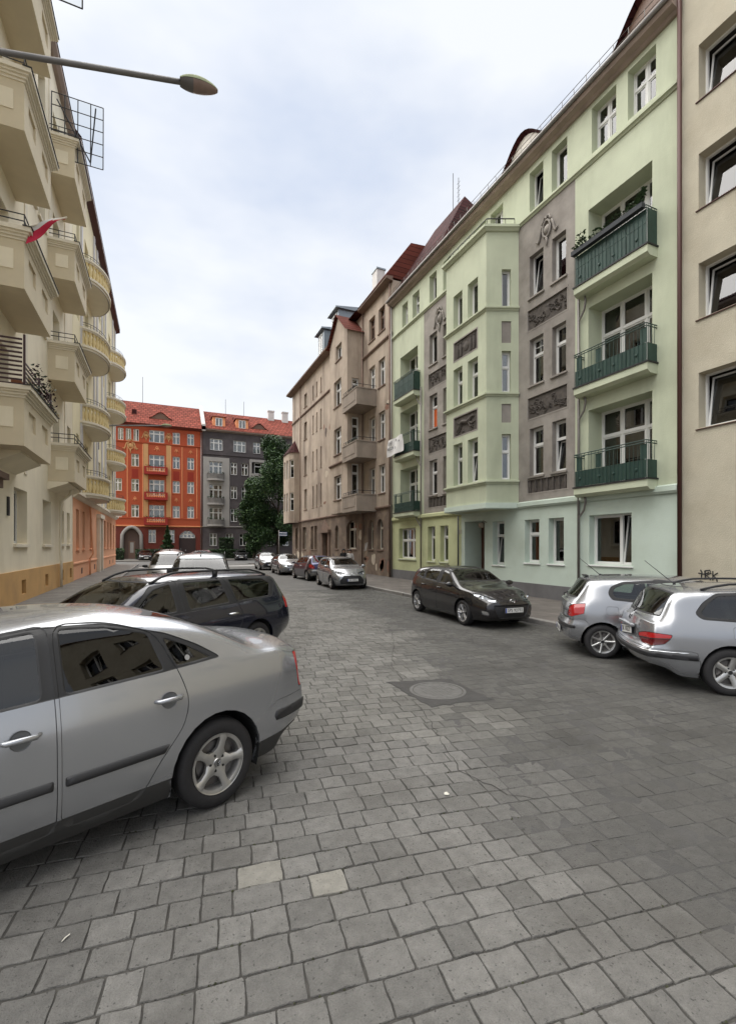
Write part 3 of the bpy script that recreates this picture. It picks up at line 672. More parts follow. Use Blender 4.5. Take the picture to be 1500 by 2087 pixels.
m = MB(); pts = [Vector((7.2, -.1, 0)), Vector((7.64, -1.1, 0)), Vector((10.36, -1.1, 0)), Vector((10.8, -.1, 0))]
for a, b in zip(pts, pts[1:]):
    m.tube([a + Vector((0, 0, gz(14.98))), b + Vector((0, 0, gz(14.98)))], .022, 6); m.tube([a + Vector((0, 0, gz(14.68))), b + Vector((0, 0, gz(14.68)))], .014, 6); k = int((b - a).length / .35)
    for i in range(k + 1): p = a.lerp(b, i / k); m.tube([p + Vector((0, 0, gz(14.6))), p + Vector((0, 0, gz(14.98)))], .012, 5)
m.build('terrace_rail', M_DARKMET, gb)
# courses, cornice, roof
for a, b, mt in ((0, 7.05, M_OLIVE), (10.95, 17.1, M_MINT)): course(gb, a, b, gz(3.5), [(0, 0), (.07, 0), (.10, .05), (.12, .06), (.12, .2), (0, .25)], mt)
course(gb, 0, 17.1, gz(14.52), [(0, 0), (.04, 0), (.07, .06), (.12, .07), (.12, .14), (0, .19)], M_GREEN)
course(gb, -.02, 17.12, gz(16.5), [(0, 0), (.08, 0), (.14, .08), (.32, .12), (.37, .2), (.37, .27), (0, .3)], M_EAVE, 'cornice')
m = MB(); m.tube([(-.02, -.42, gz(16.8)), (17.12, -.42, gz(16.8))], .07, 8); m.build('gutter', M_GUT, gb, smooth=True)
m = MB(); m.prism([(-.40, gz(16.8)), (4.6, gz(19.2)), (11.2, gz(16.8))], 0, 17.1, lambda a, b, d: (d, a, b)); rf = m.build('roof', M_ROOFD, gb)
m = MB()
for i in range(35): x = .2 + i * .49; m.tube([(x, -.35, gz(16.85)), (x, -.38, gz(17.2))], .012, 4)
for z in (17.02, 17.2): m.tube([(.1, -.37, gz(z)), (17.0, -.37, gz(z))], .012, 4)
m.build('snow_guard', M_GUT, rf)
def eyebrow(par, xc, half, h, y0, z0, slope, mat, glaz, back=3.0):
    m = MB(); n = 16; front = []; 
    for i in range(n + 1):
        t = -1 + 2 * i / n; z = h * (.5 + .5 * math.cos(math.pi * t)); front.append((xc + half * t, y0, z0 + z))
    vs = [(x, y - .18, z + .05) for x, y, z in front] + [(x, y0 + (z - z0 + .35) / slope + .3, z + .12) for x, y, z in front] + [(x, y, z - .05) for x, y, z in front] + [(x, y0, z0 - .1) for x, y, z in front]
    k = n + 1; f = [(i, i + 1, k + i + 1, k + i) for i in range(n)]; m.add(vs, f, 0)
    m.add(vs[:k] + vs[2 * k:3 * k], [(i + 1, i, k + i, k + i + 1) for i in range(n)], 0)
    m.add(vs[2 * k:], [(k + i, k + i + 1, i + 1, i) for i in range(n)], 1)
    return m.build('eyebrow_dormer', [mat, glaz], par)
eyebrow(rf, 11.0, 1.7, 1.1, .2, gz(17.1), .47, M_ROOFD, M_WFR2); eyebrow(rf, 16.2, 1.7, 1.3, .2, gz(17.1), .47, M_ROOFD, M_WFR3)
# high dark roof at the far end
m = MB(); m.add([(-.1, -.3, gz(16.85)), (5.4, -.3, gz(16.85)), (5.4, 8, gz(16.85)), (-.1, 8, gz(16.85)), (.0, 3.0, gz(22.1)), (3.2, 3.0, gz(22.1))], [(0, 1, 5, 4), (1, 2, 5), (2, 3, 4, 5), (3, 0, 4)]); hr = m.build('mansard_roof', M_ROOFD, gb)
m = MB(); m.tube([(1.9, 3.1, gz(21.8)), (1.9, 3.1, gz(24.4))], .02, 5); m.tube([(2.6, 3.0, gz(21.9)), (2.6, 3.0, gz(23.6))], .018, 5)
for i in range(5): m.tube([(2.45, 3.0, gz(22.3 + i * .25)), (2.75, 3.0, gz(22.3 + i * .25))], .01, 4)
m.build('antenna', M_DARKMET, gb)
# balconies
def green_balcony(x0, x1, zf, full, near):
    m = MB(); d = .44
    m.prism([(.0, zf - .28), (-d + .12, zf - .28), (-d, zf - .2), (-d, zf), (0, zf)], x0, x1, lambda a, b, c: (c, a, b)); m.box(x0, x1, 0, .62, zf - .1, zf - .002)
    bl = m.build('balcony', M_GREEN, gb); MB().box(x0 - .03, x1 + .03, -d - .03, 0, zf + .002, zf + .045).build('deck_edge', M_DARKMET, bl)
    y = -d + .02; hp = .95 if full else .5; m = MB()
    n = 4; w = (x1 - x0 - .08) / n
    for i in range(n):
        a = x0 + .04 + i * w
        pn = MB().box(a + .006, a + w - .006, y, y + .02, zf + .06, zf + .06 + hp * (.58 if full else 1))
        pn.lathe([(0, -.03), (.04, -.022), (.05, .0)], 10, 0, 'y', (a + w / 2 if i in (1, 3) else a + w * .3, y, zf + .3)); pn.build('panel', M_RAIL, bl)
        if full: MB().box(a + .006, a + w - .006, y - .004, y + .016, zf + .06 + hp * .58 + .008, zf + .06 + hp).build('panel', M_RAIL, bl)
    for xs in (x0 + .03, x1 - .03): MB().box(xs - .01, xs + .01, y + .03, .0, zf + .06, zf + .06 + hp).build('side_panel', M_RAIL, bl)
    top = zf + 1.1
    for z in (top, top - .07): m.tube([(x0 + .03, 0, z), (x0 + .03, y - .03, z), (x1 - .03, y - .03, z), (x1 - .03, 0, z)], .016, 6)
    k = int((x1 - x0) / .13)
    for i in range(k + 1): xx = x0 + .03 + (x1 - x0 - .06) * i / k; m.tube([(xx, y - .01, zf + .05), (xx, y - .01, top)], .008, 4)
    for q in range(3):
        for xs in (x0 + .03, x1 - .03): m.tube([(xs, -.1 - q * .12, zf + .05), (xs, -.1 - q * .12, top)], .008, 4)
    m.build('railing', M_RAIL, bl)
    if not full:
        for i in (0, 1, 3):
            a = x0 + .1 + i * (x1 - x0) * .29; MB().box(a, a + .2, y - .006, y + .01, zf + .06 + hp + .01, top - .1).build('raised_panel', M_RAIL, bl)
    return bl
for i, zf in enumerate((3.92, 7.2, 10.5)):
    green_balcony(13.97, 16.5, gz(zf), i == 2, True); green_balcony(1.02, 3.32, gz(zf), i == 2, False)
    m = MB(); xx = 13.86; z = gz(zf) - .25; m.tube([(14.2, -.2, z), (14.2, -.16, z - .2), (14.1, -.12, z - .45), (xx, -.09, z - .7), (xx, -.09, z - 1.4)], .035, 7); m.build('outlet_pipe', M_GUT, gb, smooth=True)
    m = MB(); xx = 3.5; m.tube([(3.2, -.2, z), (3.2, -.16, z - .2), (xx, -.09, z - .6), (xx, -.09, z - 1.4)], .03, 7); m.build('outlet_pipe', M_GUT, gb, smooth=True)
pipe(gb, [(13.86, -.09, 0), (13.86, -.09, gz(11.0))], .045, M_GUT); pipe(gb, [(3.52, -.09, 0), (3.52, -.09, gz(10.6))], .04, M_GUT); pipe(gb, [(6.98, -.1, .05), (6.98, -.1, gz(3.45))], .04, mk('dark_drain', (.05, .055, .05), .6)); pipe(gb, [(.07, -.12, 0), (.07, -.12, gz(16.7))], .05, M_GUT)
# plant boxes on the top balcony
pts = [(14.0 + RD.random() * 2.4, -.5 - RD.random() * .12, gz(11.66) + RD.random() * .18) for _ in range(160)] + [(14.1 + RD.random() * .35, -.5, gz(11.7) + RD.random() * .45) for _ in range(60)] + [(16.2 + RD.random() * .3, -.5, gz(11.7) + RD.random() * .4) for _ in range(60)]
pb = thing('flower_boxes', 'row of planted flower boxes along the topmost green balcony by the beige house', 'plants', (12.8, 25.1, .115), -math.pi / 2)
MB().box(14.0, 16.45, -.60, -.46, gz(11.52), gz(11.66)).build('trough', mk('dark_trough', (.03, .035, .04), .7), pb); leaves(pb, 'foliage', M_LEAF[:2], pts, .06, 4)
# bed-sheet banner on the far second balcony
bn = MB(); k = 10; gx = []
for i in range(k + 1):
    for j in range(7):
        t, s = i / k, j / 6; x = .55 + 1.75 * t + .25 * s * (t - .2); z = gz(8.42) - .16 + .06 * t - s * (.98 + .0 * t) ; gx.append((x, -.56 - .05 * math.sin(t * 9 + s * 3) - .06 * s, z))
bn.add(gx, [(i * 7 + j, (i + 1) * 7 + j, (i + 1) * 7 + j + 1, i * 7 + j + 1) for i in range(k) for j in range(6)])
bo = thing('bedsheet_banner', 'white hand lettered bedsheet banner hung over the far green balcony', 'banner', (12.8, 25.1, .115), -math.pi / 2)
bn.build('cloth', mk('white_bedsheet', (.68, .67, .66), .9, var=.06, scale=4), bo, smooth=True)
for body, x, z, s in (('DAJE', .98, 8.02, .25), ('M', 1.72, 8.05, .22), ('! A', 2.02, 7.98, .18), ('WIDZA', 1.0, 7.7, .24), ('S', 1.62, 7.66, .2)): text('lettering', body, s, M_BLACK, bo, (x, -.66, gz(z)), (rad(90), 0, 0), .003)

# ------------------------------------------------------------------ right side: beige block nearest the camera
M_BEIGE = mk('beige_roughcast', lin(186, 179, 160), .92, var=.09, scale=1.4, bump=.7, bscale=34, stain=.4, stcol=lin(150, 138, 116), stscale=.6, detail=8)
be = thing('beige_block', 'plain beige roughcast apartment block at the right edge', 'building', (12.8, 7.93, .115), -math.pi / 2)
bw = []
for zz in (2.0, 5.12, 7.98, 10.85, 13.7):
    for xx in (() if zz < 3 else (.42, 3.5, 6.6, 9.7, 12.8, 15.9, 19.0)): bw.append((xx, xx + 1.75, gz(zz), gz(zz + 1.45)))
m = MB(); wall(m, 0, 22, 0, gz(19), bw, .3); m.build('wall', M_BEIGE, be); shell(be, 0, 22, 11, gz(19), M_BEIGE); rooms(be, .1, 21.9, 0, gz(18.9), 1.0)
for a, b, c, d in bw:
    if a < 5 or True: window(be, a, c, b - a, d - c, .3, (1, 1), None, sill=(M_RPIPE, .04, .04), tilt=(0,), curtain=RD.choice(['lace', 'half', 'side', 'low']))
course(be, 0, 22, gz(18.8), [(0, 0), (.5, .05), (.5, .3), (0, .35)], M_EAVE, 'cornice')
pipe(be, [(.0, -.11, 0), (.0, -.11, gz(18.9))], .055, M_RPIPE)
gr = MB(); G = lambda pts, r: gr.tube([(.42 + (x - .98) * .72, -.004, gz(z)) for x, z in pts], r * .8, 5)
G([(1.05, 1.42), (1.1, 1.36), (1.08, 1.2)], .022); G([(.98, 1.33), (1.2, 1.31), (1.34, 1.36)], .02); G([(1.2, 1.4), (1.22, 1.18)], .024); G([(1.2, 1.4), (1.36, 1.42), (1.4, 1.34), (1.24, 1.28), (1.36, 1.22), (1.38, 1.16)], .02); G([(1.46, 1.4), (1.46, 1.16)], .018); G([(1.62, 1.36), (1.47, 1.28), (1.58, 1.22), (1.6, 1.12)], .02)
go = gr.build('graffiti', M_BLACK, be)
# ------------------------------------------------------------------ right side: brown weathered tenement
M_BROWN = mk('weathered_brown_render', lin(176, 161, 145), .92, var=.18, scale=.9, bump=.4, bscale=22, stain=.85, stcol=lin(112, 98, 88), stscale=.75, streak=True, detail=9)
M_BROWNL = mk('sooty_base_render', lin(112, 97, 85), .93, var=.25, scale=1.0, bump=.6, bscale=18, stain=.7, stcol=lin(160, 142, 122), stscale=.9, detail=9)
M_BTRIM = mk('sooty_trim', lin(122, 102, 90), .9, var=.2, scale=2)
M_CONC = mk('grey_concrete', lin(150, 138, 126), .9, var=.12, scale=2, bump=.3, bscale=30, stain=.4, stcol=lin(100, 92, 84), stscale=.9, streak=True)
M_CHIM = mk('pale_chimney', lin(196, 192, 188), .9, var=.1)
M_ZINC = mk('zinc_sheet', lin(138, 146, 152), .5, .5, var=.1)
bb = thing('brown_tenement', 'tall weathered brown tenement with three concrete balconies beyond the green house', 'building', (12.8, 48.9, .115), -math.pi / 2)
S_B = (M_BTRIM, .07, .08)
low = cv([(21.57, 22.45, 1.8, 3.78), (20.16, 20.98, 1.8, 3.78), (16.1, 18.0, 1.8, 3.9), (13.5, 14.3, 1.8, 3.7), (10.5, 12.0, .115, 3.1, .3), (7.9, 8.7, 1.7, 3.85), (6.8, 7.55, 1.7, 3.85), (4.0, 5.2, 1.7, 3.88), (1.2, 2.2, 1.7, 3.85)])
upn, nar = [], []
for a, b in ((5.44, 7.25), (8.87, 10.65), (12.29, 14.05), (15.8, 17.35)): upn += [(21.8, 22.75, a, b), (20.3, 21.25, a, b)]
for a, b in ((5.6, 7.6), (9.0, 10.85), (12.5, 14.2), (15.7, 17.0)):
    nar += [(7.35, 7.7, a, b), (8.45, 8.8, a, b), (9.7, 10.05, a, b), (4.55, 5.5, a, b)]
    if a < 15: nar += [(13.0, 13.9, a, b)]
upn, nar = cv(upn), cv(nar)
m = MB(); wall(m, 0, 23.8, 0, gz(4.5), low, .25, 0, 0)
def arch_fill(m, x0, x1, zt, rise, dep, mi=0, y=0.0):
    n = 12; P = [(x0 + (x1 - x0) * i / n, zt - rise + rise * math.sin(math.pi * i / n) ** .75) for i in range(n + 1)]
    for (a, b), (c, d) in zip(P, P[1:]):
        m.quad((a, y, b), (c, y, d), (c, y, zt), (a, y, zt), mi); m.quad((a, y, b), (a, y + dep, b), (c, y + dep, d), (c, y, d), mi)
for o in low[:4]: arch_fill(m, o[0], o[1], o[3], .4, .2)
m.build('ground_floor_wall', M_BROWNL, bb)
m = MB(); wall(m, 0, 23.8, gz(4.5), gz(18.3), upn + nar, .22, 0, 0); m.build('wall', M_BROWN, bb)
shell(bb, 0, 23.8, 11, gz(18.3), M_BROWN); rooms(bb, .2, 23.6, .2, gz(18.2), .9)
for i, (a, b, c, d) in enumerate(low[:4]): window(bb, a, c, b - a, d - c, .25, (1,) if b - a < 1 else (1, 1), .7, M_WFR2, sill=S_B)
for a, b, c, d in low[5:]: window(bb, a, c, b - a, d - c, .25, (1,) if b - a < .9 else (1, 1), .7, M_WFR2, sill=S_B, curtain='side')
m = MB(); m.box(10.5, 12.0, .3, .36, 0, gz(3.1)); m.box(10.6, 11.2, .27, .31, .3, 1.3); m.box(11.3, 11.9, .27, .31, .3, 1.3); m.box(10.6, 11.2, .27, .31, 1.45, 2.4); m.box(11.3, 11.9, .27, .31, 1.45, 2.4); m.build('door', mk('old_brown_door', lin(104, 74, 58), .7, var=.2), bb)
m = MB(); m.box(10.2, 10.5, -.12, 0, 0, gz(3.15)); m.box(12.0, 12.3, -.12, 0, 0, gz(3.15)); m.box(10.0, 12.5, -.28, 0, gz(3.15), gz(3.4)); m.prism([(10.3, gz(3.4)), (12.2, gz(3.4)), (11.25, gz(4.25))], -.18, 0, lambda a, b, d: (a, d, b)); m.build('door_surround', M_BTRIM, bb)
for a, b, c, d in upn: window(bb, a, c, b - a, d - c, .18, (1, 1), .66, M_WFR if d < gz(15) else M_WFR3, sill=S_B)
for i, (a, b, c, d) in enumerate(nar): window(bb, a, c, b - a, d - c, .22, (1,), .66 if b - a > .5 else None, M_WFR2, sill=S_B if b - a > .5 else (M_BTRIM, .04, .06))
# projecting bay with gable
by = -1.2; bfw = cv([(16.6, 18.1, 5.4, 7.15), (16.6, 18.1, 8.7, 10.6), (16.6, 18.1, 12.2, 14.1), (17.0, 18.2, 15.5, 16.6)])
m = MB(); wall(m, 15.7, 19.3, gz(4.4), gz(17.0), bfw, .2, by, 0)
m.add([(15.7, by, gz(17.0)), (19.3, by, gz(17.0)), (17.5, by, gz(18.6))], [(0, 1, 2)]); m.quad((15.7, 0, gz(4.4)), (15.7, by, gz(4.4)), (15.7, by, gz(17)), (15.7, 0, gz(17)))
m.quad((15.7, by, gz(4.4)), (15.7, 0, gz(4.4)), (19.3, 0, gz(4.4)), (19.3, by, gz(4.4)))
m.build('bay', M_BROWN, bb)
m = MB(); so_ = cv([(.34, .86, 5.55, 7.75), (.34, .86, 8.9, 11.0), (.34, .86, 12.3, 13.7)]); wall(m, 0, 1.2, gz(4.4), gz(17.0), so_, .15); bs = m.build('bay_side', M_BROWN, bb, loc=(19.3, by, 0), rot=(0, 0, math.pi / 2))
for s_ in so_: window(bs, s_[0], s_[2], .52, s_[3] - s_[2], .12, (1,), .7, M_WFR, curtain=None, name='bay_window')
for a, b, c, d in bfw: window(bb, a, c, b - a, d - c, by + .2, (1, 1), .66 if d - c > 1.5 else None, M_WFR, sill=S_B, reveal=.2)
m = MB(); m.add([(15.5, by - .25, gz(16.9)), (17.5, by - .25, gz(18.75)), (19.5, by - .25, gz(16.9)), (15.5, 4, gz(16.9)), (17.5, 4, gz(18.75)), (19.5, 4, gz(16.9))], [(0, 1, 4, 3), (1, 2, 5, 4)]); m.build('gable_roof', M_ROOFR, bb)
for z, x0, x1, y in ((14.95, 19.3, 23.8, 0), (4.4, 19.3, 23.8, 0), (4.4, 0, 15.7, 0), (15.0, 0, 15.7, 0), (7.9, 15.7, 19.3, by)): course(bb, x0, x1, gz(z), P_BELT, M_BTRIM, y=y)
course(bb, 19.3, 23.85, gz(18.2), [(0, 0), (.25, .05), (.45, .12), (.45, .25), (0, .3)], M_BTRIM, 'cornice'); course(bb, -.4, 15.7, gz(18.1), [(0, 0), (.3, .05), (.6, .12), (.6, .22), (0, .3)], M_BTRIM, 'cornice')
m = MB(); m.prism([(-.5, gz(18.45)), (1.3, gz(20.9)), (5, gz(21.2)), (11, gz(18.3))], 19.4, 23.78, lambda a, b, d: (d, a, b)); rn = m.build('tiled_roof', M_ROOFR, bb)
m = MB(); m.prism([(-.6, gz(18.35)), (5, gz(21.2)), (11, gz(18.3))], -.3, 19.38, lambda a, b, d: (d, a, b)); m.build('roof', M_ROOFD, bb)
for x, h in ((9.0, 20.9), (12.6, 21.0)):
    m = MB(); m.box(x, x + 1.7, .0, 3, gz(18.5), gz(h), 0); dmr = m.build('dormer', M_ZINC, bb); m = MB(); m.prism([(-.3, gz(h)), (-.3, gz(h) + .1), (3.2, gz(h) + .55), (3.2, gz(h))], x - .2, x + 1.9, lambda a, b, d: (d, a, b)); m.build('dormer_roof', M_ZINC, dmr)
    window(dmr, x + .35, gz(19.0), 1.0, gz(h) - gz(19.2), -.06, (1, 1), None, curtain=None)
for x, y, w, z0, z1 in ((15.1, 2.6, .9, 20, 23.9), (12.4, 4.2, 1.0, 20, 23.2), (7.2, 3.2, 1.2, 19.5, 22.9)): m = MB(); m.box(x, x + w, y, y + .7, gz(z0), gz(z1), 0); m.box(x - .06, x + w + .06, y - .06, y + .76, gz(z1), gz(z1) + .12, 1); m.build('chimney', [M_CHIM, M_ZINC], bb)
pipe(bb, [(11.6, 3.2, gz(21)), (11.6, 3.2, gz(23.3))], .1, M_DARKMET, 'flue')
for zf in (4.3, 7.77, 11.2):
    x0, x1, y0 = 18.9, 21.5, -1.42; z = gz(zf); m = MB(); m.box(x0, x1, y0, 0, z, z + .16)
    m.box(x0, x1, y0, y0 + .12, z + .16, z + 1.05); m.box(x1 - .12, x1, y0 + .12, 0, z + .16, z + 1.05); m.box(x0, x0 + .12, y0 + .12, by - .01, z + .16, z + 1.05)
    m.box(x0 - .03, x1 + .03, y0 - .03, y0 + .15, z + 1.05, z + 1.12); m.box(x1 - .15, x1 + .03, y0 + .15, 0, z + 1.05, z + 1.12)
    bl = m.build('balcony', M_CONC, bb); MB().box(x0 + .3, x1 - .3, y0 - .02, y0, z + .3, z + .85).build('parapet_panel', M_CONC, bl)
    m = MB(); m.tube([(x0 + .1, y0 + .06, z + 1.34), (x1 - .06, y0 + .06, z + 1.34), (x1 - .06, 0, z + 1.34)], .02, 5)
    for i in range(6): xx = x0 + .1 + (x1 - x0 - .16) * i / 5; m.tube([(xx, y0 + .06, z + 1.1), (xx, y0 + .06, z + 1.34)], .014, 4)
    m.tube([(x0 + .1, y0 + .06, z + 1.22), (x1 - .06, y0 + .06, z + 1.22)], .012, 4); m.build('rail', M_DARKMET, bl)
    pts = [(x0 + .3 + RD.random() * 2, y0 + .1 + RD.random() * .15, z + 1.15 + RD.random() * .22) for _ in range(70)]
    if zf > 5: leaves(bl, 'balcony_plants', M_LEAF[:2], pts, .07, int(zf * 10))
m = MB()      # corner oriel
op = [(-.55, .1), (-.55, -.62), (-.1, -.95), (2.2, -.95), (2.7, -.5), (2.7, 0)]
for (a, b), (c, d) in zip(op, op[1:]):
    L_ = math.hypot(c - a, d - b); an = math.atan2(d - b, c - a); mm = MB(); os_ = []
    if L_ > 2: os_ = [(.3, .95, gz(q), gz(q + 1.9)) for q in (5.6, 9.0)] + [(1.35, 2.0, gz(q), gz(q + 1.9)) for q in (5.6, 9.0)]
    elif L_ > .55 and a > 1: os_ = [(.08, L_ - .08, gz(q), gz(q + 1.9)) for q in (5.6, 9.0)]
    wall(mm, 0, L_, gz(4.4), gz(11.6), os_, .12); o = mm.build('oriel', M_BROWN, bb, loc=(a, b, 0), rot=(0, 0, an))
    for s_ in os_: window(o, s_[0], s_[2], s_[1] - s_[0], s_[3] - s_[2], .1, (1,), .66, M_WFR, curtain='lace', name='oriel_window')
m.add([(x, y, gz(4.4)) for x, y in op], [tuple(range(len(op)))[::-1]]); k = len(op); m.add([(x * 1.05 - .05, y * 1.1, gz(11.6)) for x, y in op] + [(1.0, 0, gz(13.2))], [(i, i + 1, k) for i in range(k - 1)]); m.build('oriel_cap', M_ROOFD, bb)
M_RB = [mk('bare_brick_spot', lin(132, 100, 84), .95, var=.25, scale=5), mk('sooty_spot', lin(92, 80, 72), .95, var=.2, scale=4), mk('pale_bare_spot', lin(190, 178, 160), .95, var=.15, scale=4)]
patches(bb, [(.5, 10.0, .45, gz(1.25), 12), (12.7, 15.4, .45, gz(1.3), 4), (18.4, 19.1, gz(2), gz(3.9), 2), (19.6, 23.4, .45, gz(1.3), 8), (10.7, 12.6, gz(5.2), gz(14), 6), (22.95, 23.4, gz(5), gz(14), 2)], 5, M_RB)
for x in (3.45, 19.35, 23.6): pipe(bb, [(x, -.1, 0), (x, -.1, gz(18.2))], .055, M_BTRIM)
m = MB()
for i, (p, q) in enumerate((((19.55, 1.55), (19.75, 2.1)), ((19.75, 2.1), (19.8, 1.6)), ((19.8, 1.6), (20.05, 2.15)))): m.tube([(p[0], -.004, p[1]), (q[0], -.004, q[1])], .035, 5)
m.build('graffiti', mk('white_spray_paint', (.6, .58, .55), .7), bb)

# ------------------------------------------------------------------ left side: cream building with box balconies
M_CREAM = mk('cream_render', lin(238, 228, 204), .88, var=.06, scale=1.0, bump=.2, bscale=26, stain=.4, stcol=lin(186, 172, 144), stscale=.5, streak=True, detail=8)
M_CREAMP = mk('pale_cream_trim', lin(226, 217, 197), .85, var=.04, scale=2)
M_TAN = mk('tan_plinth', lin(206, 164, 108), .9, var=.08, scale=1.5, bump=.3, bscale=30, stain=.4, stcol=lin(160, 128, 92), stscale=.7)
M_SOFF = mk('balcony_render', lin(214, 201, 174), .9, var=.05, scale=2)
cb = thing('cream_building', 'cream apartment building with stacked box balconies at the left edge', 'building', (-4.5, 6.0, .105), math.pi / 2)
LZ = .105
def lz(v): return v - LZ
CX = lambda Y: Y - 6.0
lo = [(CX(18.67), CX(20.3), 2.12, 4.0), (CX(22.68), CX(24.2), 2.12, 3.95), (CX(26.2), CX(27.1), 2.15, 3.75), (CX(27.9), CX(28.7), 2.15, 3.75), (CX(14.2), CX(16.0), .11, 3.6, .5), (CX(10), CX(11.6), 2.12, 4.0)]
cell = [(CX(y), CX(y) + .55, .35, .85) for y in (19.4, 22.9, 26.2, 28.4)]
hi = []
for a in (6.3, 10.7, 15.1, 19.6):
    for y0, w, dh in ((16.6, 1.5, .9), (20.3, 1.2, 0), (21.9, 1.2, 0), (24.6, 1.4, .9), (28.0, .9, 0), (10.4, 1.5, 0), (13.2, 1.3, 0)): hi.append((CX(y0), CX(y0) + w, a - dh + .1, a + 1.95))
lo = [(a, b, lz(c), lz(d), *e) for a, b, c, d, *e in lo]; cell = [(a, b, lz(c), lz(d)) for a, b, c, d in cell]; hi = [(a, b, lz(c), lz(d)) for a, b, c, d in hi]
m = MB(); wall(m, 0, 23.5, lz(1.19), lz(23.6), lo + hi, .3); m.build('wall', M_CREAM, cb)
m = MB(); wall(m, 0, 23.5, 0, lz(1.19), cell + [lo[4]], .3, -.05); m.quad((0, -.05, lz(1.19)), (CX(14.2), -.05, lz(1.19)), (CX(14.2), 0, lz(1.19)), (0, 0, lz(1.19))); m.quad((CX(16.0), -.05, lz(1.19)), (23.5, -.05, lz(1.19)), (23.5, 0, lz(1.19)), (CX(16.0), 0, lz(1.19))); m.build('plinth', M_TAN, cb)
shell(cb, 0, 23.5, 11, lz(23.6), M_CREAM); rooms(cb, .1, 23.4, 0, lz(23.5), 1.1)
for a, b, c, d in cell:
    m = MB(); m.box(a, b, .2, .24, c, d)
    for i in range(4): m.tube([(a + (i + .5) * (b - a) / 4, .1, c), (a + (i + .5) * (b - a) / 4, .1, d)], .012, 5)
    m.build('cellar_window', mk('rusty_brown', (.09, .05, .04), .8), cb)
S_C = (M_CREAMP, .09, .12)
for a, b, c, d in lo[:4] + lo[5:]: window(cb, a, c, b - a, d - c, .3, (1, 1) if b - a > 1 else (1,), None, sill=S_C)
for a, b, c, d in hi: window(cb, a, c, b - a, d - c, .3, (1, 1) if b - a > 1 else (1,), None if b - a < 1 else .78, sill=S_C if d - c < 2.3 else None)
m = MB(); m.box(CX(14.2), CX(16.0), .5, .55, 0, lz(3.6)); m.build('door', dm, cb); m = MB(); m.box(CX(13.9), CX(14.2), -.2, 0, 0, lz(3.7)); m.box(CX(16.0), CX(16.3), -.2, 0, 0, lz(3.7)); m.box(CX(13.7), CX(16.5), -.42, 0, lz(3.95), lz(4.12)); m.box(CX(13.8), CX(16.4), -.3, 0, lz(3.7), lz(3.95)); m.build('door_surround', M_BTRIM, cb)
m = MB(); m.box(CX(17.9), CX(18.05), -.05, 0, lz(3.0), lz(3.6)); m.build('bell_panel', M_PLASTIC, cb)
def frame_strip(x, z0, z1, w=.35): MB().box(x, x + w, -.03, 0, z0, z1).build('pilaster', M_CREAMP, cb)
for y in (19.9, 23.75, 27.2): frame_strip(CX(y), lz(4.6), lz(23))
def box_balcony(y0, y1, zb, rail, dep=.98):
    x0, x1 = CX(y0), CX(y1); z = lz(zb); h = 1.32; m = MB(); d = -dep
    rec = [(x0 + .45, x0 + 1.25, z + .55, z + 1.08, .06), (x1 - 1.25, x1 - .45, z + .55, z + 1.08, .06)]
    wall(m, x0, x1, z, z + h, rec, .06, d)
    for r_ in rec: m.quad((r_[0], d + .06, r_[2]), (r_[1], d + .06, r_[2]), (r_[1], d + .06, r_[3]), (r_[0], d + .06, r_[3]))
    m.quad((x0, 0, z), (x0, d, z), (x0, d, z + h), (x0, 0, z + h)); m.quad((x1, d, z), (x1, 0, z), (x1, 0, z + h), (x1, d, z + h)); m.quad((x0, d, z), (x0, 0, z), (x1, 0, z), (x1, d, z)); m.quad((x0, d, z + .25), (x1, d, z + .25), (x1, 0, z + .25), (x0, 0, z + .25))
    for k in (x0 + .18, x1 - .18): m.quad((k, 0, z + .25), (k, d + .18, z + .25), (k, d + .18, z + h), (k, 0, z + h))
    bl = m.build('balcony', M_SOFF, cb)
    MB().box(x0 - .02, x0, d + .25, d + .7, z + .5, z + 1.05).build('raised_panel', M_CREAM, bl)
    m = MB()     # moulded coping around three sides
    for o, a, b in ((.03, 0, .07), (.08, .07, .14), (.13, .14, .20), (.19, .20, .32)):
        m.box(x0 - o, x1 + o, d - o, d + .2, z + h + a, z + h + b); m.box(x0 - o, x0 + .2, d + .2, -.001, z + h + a, z + h + b); m.box(x1 - .2, x1 + o, d + .2, -.001, z + h + a, z + h + b)
    m.build('coping', M_CREAMP, bl); t = z + h + .32; MB().box(x0 - .22, x1 + .22, d - .22, d - .0, t + .001, t + .02).build('flashing', M_DARKMET, bl)
    m = MB(); 
    if rail == 'thin':
        for hh in (.42, .24): m.tube([(x0, -.05, t + hh), (x0, d, t + hh), (x1, d, t + hh), (x1, -.05, t + hh)], .018, 6)
        for px_, py_ in [(x0, -.4), (x0, d)] + [(x0 + (x1 - x0) * i / 4, d) for i in range(1, 5)]: m.tube([(px_, py_, t), (px_, py_, t + .42)], .014, 5)
    else:     # slatted screens
        for q in range(11):
            zz = t + .04 + q * .125; m.box(x0 - .01, x0 + .01, d + .05, -.05, zz, zz + .05)
            if q < 6: m.box(x0, x1, d - .01, d + .01, zz, zz + .045)
        for px_, py_, hh in ((x0, d, 1.45), (x0, -.05, 1.45), (x1, d, .8), ((x0 + x1) / 2, d, .8)): m.box(px_ - .025, px_ + .025, py_ - .025, py_ + .025, t, t + hh)
    m.build('railing', mk('dark_brown_slats', (.045, .018, .018), .6) if rail != 'thin' else M_DARKMET, bl)
    return bl
for i, zb in enumerate((4.83, 9.2, 13.6, 18.1)):
    box_balcony(15.6, 18.9, zb, 'slats' if i == 0 else 'thin'); box_balcony(23.6, 27.0, zb, 'thin')
